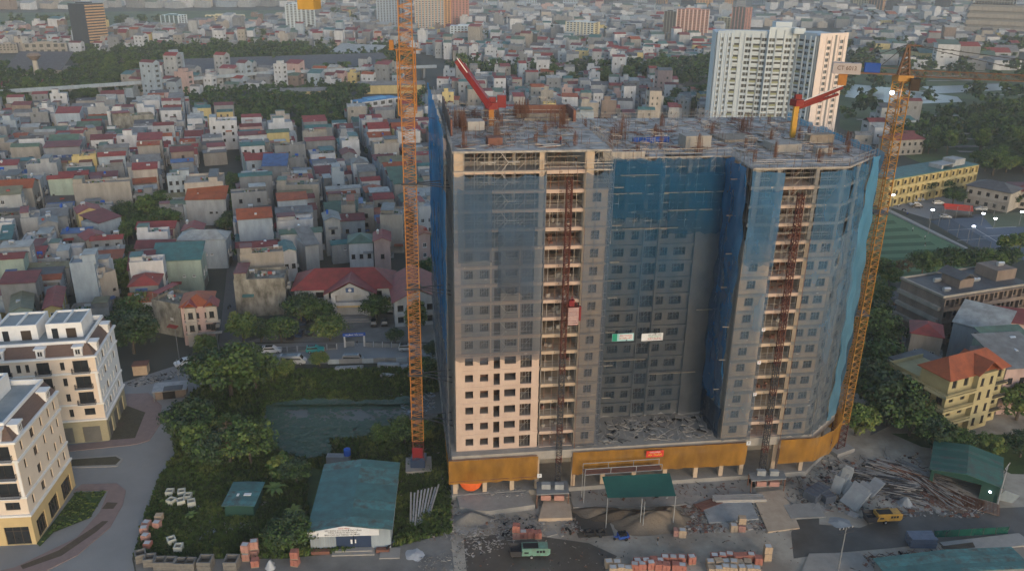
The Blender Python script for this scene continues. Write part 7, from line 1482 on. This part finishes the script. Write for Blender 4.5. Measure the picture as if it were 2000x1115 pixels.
def heap(px, py, rx, ry, h, m, label, name='sand_heap', seed=1, cat='sand heap', a=0, kind=None):
    R_ = random.Random(seed); x, y, _ = at(px, py); mb = MB(); n, k = 22, 7; ph = [R_.uniform(0, 6) for _ in range(4)]
    mb.v.append((0, 0, h))
    for j in range(1, k+1):
        for i in range(n):
            t = 6.2832*i/n; rr = j/k*(1+.16*math.sin(2*t+ph[0])+.1*math.sin(5*t+ph[1])+R_.uniform(-.05, .05)); z = h*(math.cos(min(1, j/k)*PI)*.5+.5)*(1+.25*math.sin(3*t+ph[2])*(j/k))-.02*(j == k)
            mb.v.append((rx*rr*math.cos(t), ry*rr*math.sin(t), max(-.02, z+R_.uniform(-.03, .03)*h)))
    for i in range(n): mb.f.append((0, 1+i, 1+(i+1) % n)); mb.m.append(0)
    for j in range(k-1):
        for i in range(n): mb.f.append((1+j*n+i, 1+(j+1)*n+i, 1+(j+1)*n+(i+1) % n, 1+j*n+(i+1) % n)); mb.m.append(0)
    o = mb.build(name, [m], loc=(x, y, 0), rz=a); tag(o, label, cat)
    for p in o.data.polygons: p.use_smooth = True
heap(1275, 1020, 8, 3.4, 2.4, 'sand', 'large pale sand heap under the green canopy', seed=2); heap(1215, 1008, 5.5, 2.6, 1.3, 'sand_dark', 'dark damp sand heap on the left under the canopy', seed=3); heap(1310, 1010, 3.2, 3, 2.2, 'sand', 'ridge of sand at the right end of the canopy', seed=5); heap(1165, 1000, 4, 2.4, .8, 'sand', 'low flat sand spread left of the canopy', seed=8)
heap(920, 1015, 3.6, 2.2, 1.6, 'tub_grey', 'large grey lump of rubble left of the green pump', 'rubble_heap', 4, 'rubble heap'); heap(1640, 1020, 2.6, 1.5, .35, 'w_pale', 'pool of pale spilled cement beside the yellow pump', 'cement_spill', 6, 'cement spill'); heap(810, 1083, 1.6, 2.0, .3, 'w_white', 'white spilled powder patch right of the office', 'cement_spill', 7, 'cement spill')
heap(1768, 985, 1.4, 1.3, 1.6, 'w_pale', 'crumpled pale tarpaulin heap beside the yellow pump', 'tarpaulin_heap', 9, 'tarpaulin'); heap(528, 1106, .9, 1.3, 1.3, 'w_white', 'white tarpaulin over something at the bottom road edge', 'tarpaulin_heap', 10, 'tarpaulin')
# low structures under the hoists, ramps and platforms
def slab(name, P, z0, z1, m, label=None, cat=None):
    Q = [at(*p, z1)[:2] for p in P]; a = sum(Q[i][0]*Q[(i+1) % len(Q)][1]-Q[(i+1) % len(Q)][0]*Q[i][1] for i in range(len(Q)))
    o = MB().prism(Q if a > 0 else Q[::-1], z0, z1).build(name, [m])
    if label: tag(o, label, cat)
    else: o['kind'] = 'structure'
    return o
slab('loading_platform', [(892, 965), (1030, 955), (1045, 985), (950, 998), (898, 990)], 0, 1.0, 'bare_concrete', 'low concrete platform below the left end of the orange net', 'platform')
slab('site_ramp', [(1062, 975), (1112, 972), (1118, 1010), (1052, 1012)], 0, .7, 'tan_concrete', 'tan concrete ramp below the left hoist', 'ramp'); slab('site_ramp', [(1468, 962), (1530, 955), (1562, 1030), (1500, 1038)], 0, .25, 'tan_concrete', 'long tan concrete ramp below the right hoist', 'ramp')
slab('concrete_pad', [(1370, 985), (1465, 975), (1482, 1012), (1385, 1020)], .02, .35, 'w_pale', 'pale concrete pad covered in dust before the middle net', 'pad'); slab('concrete_pad', [(1530, 985), (1600, 980), (1612, 1008), (1545, 1012)], .02, .3, 'bare_concrete', 'grey pad left of the dark bundles', 'pad'); slab('site_slab', [(1580, 1080), (1680, 1078), (1720, 1125), (1560, 1130)], .02, .25, 'bare_concrete', 'pale slab yard with thin panels at the bottom right', 'pad')
slab('apron', [(1110, 958), (1470, 925), (1480, 975), (1330, 985), (1120, 990)], .01, .25, 'bare_concrete')
slab('pit_pad', [(1835, 1058), (1990, 1040), (2020, 1062), (1860, 1080)], .02, .3, 'kerb', 'pale concrete pad with a rectangular pit near the green mesh fence', 'pad'); slab('pit', [(1838, 1066), (1900, 1058), (1905, 1068), (1848, 1076)], .29, .32, 'sand_dark')
for (P, px, lb) in (([(1048, 940), (1108, 938), (1112, 962), (1048, 965)], 0, 'flat grey shelter roof at the foot of the left hoist'), ([(1462, 922), (1530, 918), (1536, 934), (1468, 938)], 0, 'flat grey shelter roof at the foot of the right hoist')):
    Q = [at(*p, 3)[:2] for p in P]; r = thing('hoist_shelter', lb, 'shelter', (Q[3][0], Q[3][1], 0)); Q = [(a-Q[3][0], b-Q[3][1]) for a, b in Q][::-1]
    MB().prism(Q, 2.8, 3.0).build('roof', ['w_grey'], r)
    for a, b in Q: MB().cbox(a*.96+.1, b*.9+.1, 0, .15, .15, 2.8).build('post', ['rust'], r)
    cx = sum(a for a, b in Q)/4
    for s in (-1.2, 1.2): MB().cbox(cx+s, 1.2, 1.2, 1.8, .9, 1.0).build('crate', ['brick_pink'], r); MB().cbox(cx+s, 2.0, 3.01, 1.6, .9, 1.0).build('barrier', ['w_pale'], r)
def bundle(px, py, L, W, H, n, a, m, label, tilt=0, name='panel_stack', lay=4, m2=None, gapz=.04, cat='stack', z=0, item='panel'):
    x, y, _ = at(px, py); r = thing(name, label, cat, (x, y, z), a); r.rotation_euler = (0, 0, a)
    for k in range(lay):
        for i in range(n):
            w_ = W/n; o = rnd.uniform(-.08, .08)*L*.4; me = cmesh(('bn', round(L, 1), round(w_, 2), round(H/lay, 2), m), lambda: MB().box(0, 0, 0, L, w_*.9, H/lay-gapz).mesh(item, [m])); c = obj(item, me, r, (o, i*w_+rnd.uniform(-.02, .02), k*H/lay+.02), rnd.uniform(-.02, .02))
            if tilt: c.rotation_euler[1] = -tilt; c.location = (o+math.sin(tilt)*k*.3, i*w_, .05+k*H/lay*math.cos(tilt))
    return r
bundle(1395, 985, 9.5, 1.8, .9, 6, .06, 'ply_pale', 'pile of long pale timber boards before the middle net', lay=3, item='plank'); bundle(1370, 1000, 7, 2, .5, 5, .5, 'ply_red', 'reddish boards slanting beside the pale pad', lay=2, item='plank')
bundle(1567, 972, 2.6, 5, 1.7, 5, -.9, 'slate', 'dark bluish bundle of steel sheets, left of two near the ramp', lay=4, item='sheet') if mat('slate', (.10, .115, .14), (.06, .07, .09), 1) else 0
bundle(1612, 985, 2.2, 4, 1.5, 4, .35, 'slate', 'dark bluish bundle of steel sheets, right of two near the ramp', lay=4, item='sheet'); bundle(1778, 1070, 4.4, 2.4, 1.8, 6, .02, 'slate2', 'neat blue-grey stack of panels beside the green mesh fence', lay=5, item='panel') if mat('slate2', (.17, .20, .26), (.12, .15, .20), 1) else 0
mat('form_grey', (.36, .37, .38), (.24, .25, .26), .8)
for j, (px, py, L_, W_, a, t, lb, n) in enumerate([(1668, 998, 4.2, 4.6, .5, .75, 'big grey formwork panels leaning over the yellow pump', 6), (1642, 968, 4.6, 2.4, .7, 1.05, 'upright stack of thin formwork panels behind the leaning grey ones', 6), (1690, 975, 3.6, 3.0, .4, .5, 'smaller pale panels on top of the leaning formwork', 4)]):
    x, y, _ = at(px, py); r = thing('formwork_stack', lb, 'formwork stack', (x, y, 0), a)
    for i in range(n): c = MB().box(0, 0, 0, L_, W_, .12).box(.1, .1, -.1, L_-.1, .2, 0, 1).box(.1, W_-.2, -.1, L_-.1, W_-.1, 0, 1).build('formwork_panel', ['form_grey' if i % 2 else 'w_pale', 'rust'], r); c.location = (i*.45, rnd.uniform(-.5, .5), .1+i*.1); c.rotation_euler = (rnd.uniform(-.08, .08), -t-i*.06, rnd.uniform(-.2, .2)); c.scale = (rnd.uniform(.6, 1), rnd.uniform(.6, 1), 1)
for j, (px, py, L_, a, m, lb) in enumerate([(1650, 925, 15, .35, 'dark_steel', 'heap of dark scaffold tubes nearest the curved corner'), (1690, 905, 17, .25, 'rust', 'rusty heap of long tubes beside the dark heap'), (1740, 905, 15, -.1, 'steel_pipe', 'grey heap of long props in the middle of the tube yard'), (1770, 925, 13, -.35, 'rust', 'rust brown heap of bars left of the green shed'), (1700, 950, 9, .6, 'dark_steel', 'short dark bars behind the leaning panels')]):
    x, y, _ = at(px, py); r = thing('tube_heap', lb, 'tube heap', (x, y, 0), a-.75)
    mb = MB()
    for i in range(110): yy = rnd.gauss(0, 1.5); l0 = rnd.uniform(0, L_*.5); l1 = min(L_, l0+rnd.uniform(3, 8)); a2 = rnd.gauss(0, .12); mb.bar((l0, yy, .1+rnd.random()*max(.1, 1.1-abs(yy)*.35)), (l1, yy+(l1-l0)*a2, .1+rnd.random()*max(.1, 1.1-abs(yy)*.35)), rnd.choice([.05, .07, .1]), rnd.choice([0, 0, 1, 2, 3]), 4)
    mb.build('tubes', [m, 'steel_pipe', 'dark_steel', 'ply_pale'], r, kind='stuff')
# rebar mats drying on the ground
for j, (px, py, a) in enumerate([(1815, 985, -.5), (1840, 975, -.55), (1868, 985, -.5), (1790, 965, -.45)]):
    x, y, _ = at(px, py); r = thing('reinforcement_mat', 'rusty reinforcement mat lying on the ground, %s counted from the left' % ords([4, 1, 2, 3].index(j+1)+1 if False else {3: 1, 0: 2, 1: 3, 2: 4}[j]), 'steel mat', (x, y, .05), a); mb = MB()
    for i in range(9): mb.bar((0, i*.45, .1), (7, i*.45, .1), .04)
    for i in range(12): mb.bar((i*.6, 0, .16), (i*.6, 3.7, .16), .04)
    mb.build('bars', ['rust'], r); MB().box(0, 0, 0, 6.8, 3.6, .06).build('boards', ['ply_red' if j % 2 else 'ply'], r)
# green sheds at the right
r, L, Dp = shed((1820, 915), (1955, 950), (1850, 868), 3.6, 'long dark green shed with open front and a lit lamp right of the tube heaps', 'r_teal2', 'ship_green', .9, 10, 'storage_shed', fgap=[(.6, 8.5, 0, 2.9)]) if mat('r_teal2', (.035, .11, .085), (.025, .085, .065), .5, rough=.6) else 0
emit('lamp_cool', (.8, .85, 1), 12); MB().box(L*.86, -.14, 1.9, L*.86+.35, -.02, 2.15, 0).build('lamp', ['lamp_cool'], r)
r, L, Dp = shed((1740, 1128), (2010, 1105), (1760, 1088), 4.0, 'teal sheet roof at the very bottom right corner', 'r_teal', 'w_grey', .5, 6, 'storage_shed')
x, y, _ = at(1945, 975); r = thing('sign_board', 'tilted pale blue hoarding board leaning by the white pole', 'board', (x, y, 0), -.3); c = MB().box(0, 0, 0, 2.6, .08, 3.2).build('panel', ['w_blue'], r); c.rotation_euler = (.35, .25, 0)
x, y, _ = at(1600, 1000); a_, b_2 = at(1822, 1050), at(1968, 1042); L, D = seg(a_, b_2); r = thing('mesh_fence', 'low dark green mesh fence across the bottom right road edge', 'fence', (a_[0], a_[1], 0), math.atan2(D[1], D[0]))
net_mat('mesh_green', (.02, .14, .10), .85, var=.1); k = int(L/2)
for i in range(k): MB().quad([(L*i/k+.05, 0, .05), (L*(i+1)/k-.05, 0, .05), (L*(i+1)/k-.05, 0, 1.5), (L*i/k+.05, 0, 1.5)]).build('mesh_panel', ['mesh_green'], r)
for i in range(k+1): MB().cbox(L*i/k, .05, 0, .08, .08, 1.7).build('post', ['dark_steel'], r)
# poles
def pole(px, py, h, label, m='w_grey', arm=0, lit=0, r_=.14, name='utility_pole', cat='pole', az=0):
    x, y, _ = at(px, py); r = thing(name, label, cat, (x, y, 0), az); MB().bar((0, 0, 0), (0, 0, h), r_, 0, 8, r_*.6).build('shaft', [m], r)
    if arm == 1:
        mb = MB()
        for z in (h-.4, h-1.2): mb.box(-1.4, -.06, z, 1.4, .06, z+.1)
        mb.build('crossarm', ['dark_steel'], r)
        for s in (-1.2, -.5, .5, 1.2): MB().bar((s, 0, h-.3), (s, 0, h), .06, 0, 6).build('insulator', ['w_white'], r)
    if lit: MB().box(-.5, -.2, h, .5, .2, h+.35, 0).build('floodlight', ['lamp_court'], r); 
    return r
emit('lamp_court', (.85, .88, 1), 14)
pole(1636, 1118, 9, 'slender concrete power pole with crossarms at the bottom right', arm=1, az=.3); pole(1948, 985, 8.5, 'pale power pole at the gable of the dark green shed', 'w_pale', 1, az=.8); pole(1255, 1035, 5.9, 'thin white prop pole under the front of the green canopy', 'w_pale', r_=.07, name='prop_pole'); pole(352, 755, 7, 'thin pole by the roadside kiosk', r_=.09); pole(430, 706, 7.5, 'thin pole at the mouth of the lane', r_=.09); pole(350, 700, 8, 'wooden pole before the ornate pink villa', r_=.1)
for i, (px, py, t_, lb) in enumerate([(1738, 418, 382, 'lit floodlight mast at the far end of the pitch path'), (1812, 458, 411, 'lit floodlight mast where the pitch meets the court fence'), (1896, 470, 443, 'lit floodlight mast standing over the court'), (1916, 440, 418, 'low lit lamp at the far court fence'), (1990, 440, 415, 'lit lamp before the teal shed by the courts'), (1940, 446, 428, 'double-armed lamp post between two courts')]):
    x, y, _ = at(px, py); pole(px, py, hgt(x, y, t_), lb, 'w_grey', 0, 1, .1, 'floodlight_mast', 'light mast')
# court fence
def fence(p0, p1, h, label, m, n, panel=True, name='fence'):
    a, b = at(*p0), at(*p1); L, D = seg(a, b); r = thing(name, label, 'fence', (a[0], a[1], 0), math.atan2(D[1], D[0]))
    for i in range(n+1): MB().cbox(L*i/n, 0, 0, .12, .12, h).build('post', [m], r)
    if panel:
        for i in range(n): MB().quad([(L*i/n, 0, .1), (L*(i+1)/n, 0, .1), (L*(i+1)/n, 0, h), (L*i/n, 0, h)]).build('mesh_panel', ['mesh_grey'], r)
    return r, L
net_mat('mesh_grey', (.12, .13, .13), .3, var=.05)
fence((1815, 432), (1930, 500), 5, 'tall wire fence between the court and the pitch path', 'w_grey', 6); fence((1815, 432), (1965, 418), 5, 'tall wire fence along the far side of the court', 'w_grey', 6)
x, y, _ = at(1868, 418); r = thing('awning', 'red folded tent awning by the parking yard trees', 'awning', (x, y, 0), -.3); gable(MB(), -5, 5, -2.5, 2.5, 2.2, 1.6, .2).build('fabric', ['banner_red'], r)
for a in (-4.8, 4.8):
    for b in (-2.3, 2.3): MB().cbox(a, b, 0, .1, .1, 2.2).build('post', ['w_pale'], r)
# school fence and gate
r, L = fence((483, 692), (658, 682), 1.6, 'school boundary fence with white posts along the pond road', 'w_white', 9, False)
for i in range(9):
    mb = MB(); x0, x1 = L*i/9+.2, L*(i+1)/9-.2; mb.box(x0, -.05, 0, x1, .05, .4, 1)
    for q in range(12): mb.box(x0+(x1-x0)*q/12, -.02, .4, x0+(x1-x0)*q/12+.05, .02, 1.3, 0)
    mb.box(x0, -.03, 1.2, x1, .03, 1.27, 0); mb.build('rail_panel', ['iron', 'w_grey'], r)
r, L = fence((712, 677), (800, 680), 1.6, 'school boundary fence right of the blue gate sign', 'w_white', 5, False)
for i in range(5): MB().box(L*i/5+.2, -.04, 0, L*(i+1)/5-.2, .04, 1.2).build('rail_panel', ['w_grey'], r)
a_, b_2 = at(674, 678), at(712, 676); L, D = seg(a_, b_2); r = thing('school_gate', 'school gate with a blue name board over it', 'gate', (a_[0], a_[1], 0), math.atan2(D[1], D[0])); MB().cbox(0, 0, 0, .45, .45, 3).build('post', ['w_white'], r); MB().cbox(L, 0, 0, .45, .45, 3).build('post', ['w_white'], r); g = MB().box(-.4, -.15, 2.9, L+.4, .15, 3.8).build('name_board', ['boom_blue'], r); text('TRƯỜNG TIỂU HỌC', g, (L/2, -.17, 3.35), (PI/2, 0, 0), .5, 'ink_white'); MB().box(.25, -.03, .1, L*.5, .03, 1.6).build('gate_leaf', ['w_grey'], r)
# hoarding and lumber on the verge
a_, b_2 = at(640, 712), at(862, 706); L, D = seg(a_, b_2); r = thing('hoarding', 'low grey hoarding along the lot side of the pond road', 'fence', (a_[0], a_[1], 0), math.atan2(D[1], D[0]))
for i in range(10): MB().box(L*i/10+.03, 0, .1, L*(i+1)/10-.03, .06, 1.4).build('panel', ['w_grey' if i % 3 else 'w_blue'], r)
bundle(655, 724, 6.4, 1.4, .6, 5, .12, 'form_grey', 'grey boards stacked on the verge, leftmost of three', lay=3, item='plank'); bundle(737, 718, 5.2, 1.6, .8, 4, .0, 'form_grey', 'grey boards stacked on the verge in the middle', lay=3, item='plank'); bundle(742, 736, 3.2, 1.4, .5, 5, -.15, 'steel_pipe', 'silver pipes in a small pile below the grey boards', lay=2, item='pipe'); bundle(785, 722, 4, 1.5, .7, 4, .4, 'form_grey', 'grey boards stacked behind the crane mast', lay=3, item='plank')
bundle(392, 1035, 4.6, 1.2, .12, 4, 1.1, 'w_blue', 'pale blue corrugated sheets on the grass, lower one', lay=1, item='sheet', gapz=.02); bundle(378, 1000, 4.4, 1.0, .12, 4, 1.2, 'w_blue', 'pale blue corrugated sheets on the grass, upper one', lay=1, item='sheet', gapz=.02); bundle(362, 1078, 6.6, 1.5, .14, 5, 1.0, 'w_blue', 'long pale blue corrugated sheets near the road tubs', lay=1, item='sheet', gapz=.02); bundle(402, 1080, 3.5, 1.2, .12, 4, 1.15, 'w_blue', 'short pale blue sheets right of the long ones', lay=1, item='sheet', gapz=.02)
bundle(440, 1060, .35, 5.5, .3, 14, .35, 'steel_pipe', 'row of loose silver pipes on the grass below the tin shed', lay=1, item='pipe', gapz=.02) 
bundle(446, 1035, 4.0, 2.0, .35, 5, 0, 'form_grey', 'flat grey slabs directly below the tin shed', lay=1, item='slab'); bundle(503, 1060, 3.8, 3.2, .25, 3, .1, 'car_navy', 'navy blue tarpaulin sheets spread beside the silver pipes', lay=1, item='sheet')
bundle(796, 1035, 1.6, 1.0, .25, 6, 0, 'steel_pipe', 'short silver pipes before the grey scaffold bundle', lay=2, item='pipe')
x, y, _ = at(800, 1035); r = thing('scaffold_bundle', 'standing bundle of long grey scaffold boards left of the block corner', 'bundle', (x, y, 0), .1)
for i in range(9): c = MB().box(0, 0, 0, .3, 8.6, .08).build('board', ['form_grey' if i % 2 else 'steel_pipe'], r); c.location = (i*.38, i*.3, .1+.1*(i % 3)); c.rotation_euler = (.12+rnd.uniform(0, .1), 0, -.03*i)
for i in range(22):
    pass
# crane feet colour boxes
x, y = ax, ay; r = bpy.data.objects['tower_crane']; MB().cbox(0, 0, .8, 2.8, 2.8, 1.6).build('skirt_box', ['car_navy'], r); MB().cbox(0, -1.2, 3.0, 2.0, .2, 2.2).build('warning_panel', ['boom_red'], r)
# kiosk, rubbish heap and brick hut on the left road
x, y, _ = at(336, 778); r = thing('roadside_kiosk', 'ramshackle dark roadside kiosk with a tarpaulin roof at the junction', 'kiosk', (x, y, 0), .25); MB().box(-3.4, 0, 0, 3, 3.4, 2.2).build('wall', ['w_brown'], r); MB().box(-3.8, -.9, 2.3, 3.4, 3.6, 2.42).box(-1.5, -1, 2.43, 2.5, 1.4, 2.5, 1).build('roof', ['form_grey', 'r_dark'], r); MB().box(-1.8, -.04, 0, .8, -.01, 1.9).build('doorway', ['black'], r)
for a in (-3.5, 3.2): MB().cbox(a, -.8, 0, .12, .12, 2.3).build('post', ['w_grey'], r)
x, y, _ = at(277, 728); tag(MB().cbox(0, 0, 0, 3.2, 2.6, 2.4).cbox(0, 0, 2.4, 3.5, 2.9, .15, 1).build('brick_hut', ['brick_tan', 'ply_red'], loc=(x, y, 0), rz=.2), 'half-ruined tan brick hut beside the rubbish heap', 'hut')
# scattered debris (nobody could count it)
mb = MB(); dm = ['bare_concrete', 'ply_pale', 'rust', 'black', 'tub_grey', 'ply_red', 'steel_pipe', 'w_blue']
def scatter(P, n, sz, mi, flat=.3, z=0):
    xs = [p[0] for p in P]; ys = [p[1] for p in P]; k = 0
    while k < n:
        px, py = rnd.uniform(min(xs), max(xs)), rnd.uniform(min(ys), max(ys))
        if not inpoly(px, py, P): continue
        k += .6; x, y, _ = at(px, py); s = (.15+.85*rnd.random()**2.2)*sz
        if rnd.random() < .6: mb.cbox(x, y, z, s*rnd.uniform(.4, 1.4), s*rnd.uniform(.3, .9), s*flat*rnd.uniform(.4, 1.2), rnd.choice(mi), rnd.random()*3)
        else: a = rnd.random()*PI; mb.bar((x, y, z+.1), (x+2.2*s*math.cos(a), y+2.2*s*math.sin(a), z+.1+rnd.random()*.4*s), .05, rnd.choice(mi))
scatter([(245, 742), (330, 728), (400, 712), (395, 722), (320, 745), (250, 758)], 160, .8, [0, 4, 1, 3]); scatter([(870, 1050), (900, 1040), (1000, 1035), (1010, 1060), (920, 1090)], 160, .6, [0, 1, 4]); scatter([(880, 990), (980, 985), (1000, 1040), (880, 1055), (830, 1060)], 160, .6, [1, 4, 2, 0])
scatter([(960, 1015), (1060, 1005), (1060, 1040), (980, 1050)], 160, .7, [4, 3, 0, 6]); scatter([(1100, 990), (1125, 1010), (1140, 1040), (1095, 1045)], 90, .6, [4, 0, 2]); scatter([(1330, 985), (1370, 975), (1400, 1040), (1340, 1040)], 190, .8, [5, 2, 1, 4]); scatter([(1460, 960), (1490, 1000), (1520, 1045), (1470, 1040)], 110, .5, [4, 3, 0]); scatter([(1600, 900), (1800, 885), (1800, 960), (1720, 1000), (1590, 1000)], 420, .9, [2, 3, 4, 5, 0, 6]); scatter([(1730, 955), (1830, 940), (1940, 1000), (1900, 1010), (1750, 1010)], 360, .9, [2, 4, 5, 1, 0]); scatter([(1680, 1085), (1830, 1075), (1900, 1100), (1740, 1125), (1660, 1130)], 300, .9, [2, 5, 3, 4, 1]); scatter([(1530, 900), (1640, 885), (1640, 985), (1540, 985)], 220, .9, [4, 3, 0, 2])
scatter([(810, 1090), (905, 1070), (915, 1110), (820, 1120)], 130, .4, [0, 4]); scatter([(780, 870), (880, 850), (885, 1040), (780, 1040)], 260, .8, [0, 1, 6, 3, 4]); scatter([(300, 985), (400, 950), (430, 1060), (300, 1060)], 90, .6, [0, 7, 5]); scatter([(1120, 955), (1460, 930), (1460, 970), (1130, 985)], 120, .6, [5, 2, 3, 0], z=.25); scatter([(1400, 1010), (1500, 1005), (1510, 1035), (1390, 1040)], 120, .7, [5, 1, 4]); scatter([(770, 772), (850, 765), (850, 800), (790, 812)], 150, .7, [0, 7, 0]); scatter([(1730, 570), (1790, 600), (1830, 760), (1760, 800)], 300, 1.4, [3, 5, 4, 0, 2], .8)
scatter([(1050, 960), (1110, 955), (1110, 970), (1050, 975)], 50, .5, [2, 6]); scatter([(900, 965), (1030, 958), (1035, 980), (905, 985)], 60, .6, [1, 6, 0], z=1.0)
scatter([(880, 985), (1100, 975), (1100, 1045), (880, 1060)], 60, 1.6, [0, 4], .12); scatter([(1330, 985), (1560, 970), (1560, 1040), (1330, 1045)], 70, 1.6, [0, 4, 1], .12); scatter([(1560, 900), (1760, 890), (1760, 1010), (1560, 1010)], 90, 2.0, [0, 4, 6], .1); scatter([(900, 1050), (1560, 1045), (1560, 1115), (900, 1115)], 160, .35, [0, 4, 2, 3])
mb.build('scattered_debris', dm, kind='stuff')
# things on roofs far and near: satellite dishes etc. are parts of their houses
# ================================================================ haze
MB().box(-6900, -500, -1.5, 6900, 11900, 215).build('haze', ['haze_air'], kind='stuff') if M.setdefault('haze_air', bpy.data.materials.new('haze_air')) else 0
m = M['haze_air']; m.use_nodes = True; n = m.node_tree.nodes; n.remove(n['Principled BSDF']); pv = n.new('ShaderNodeVolumePrincipled'); pv.inputs['Color'].default_value = (.93, .965, 1.0, 1); pv.inputs['Density'].default_value = .00013; pv.inputs['Anisotropy'].default_value = -0.15
m.node_tree.links.new(pv.outputs[0], n['Material Output'].inputs['Volume'])
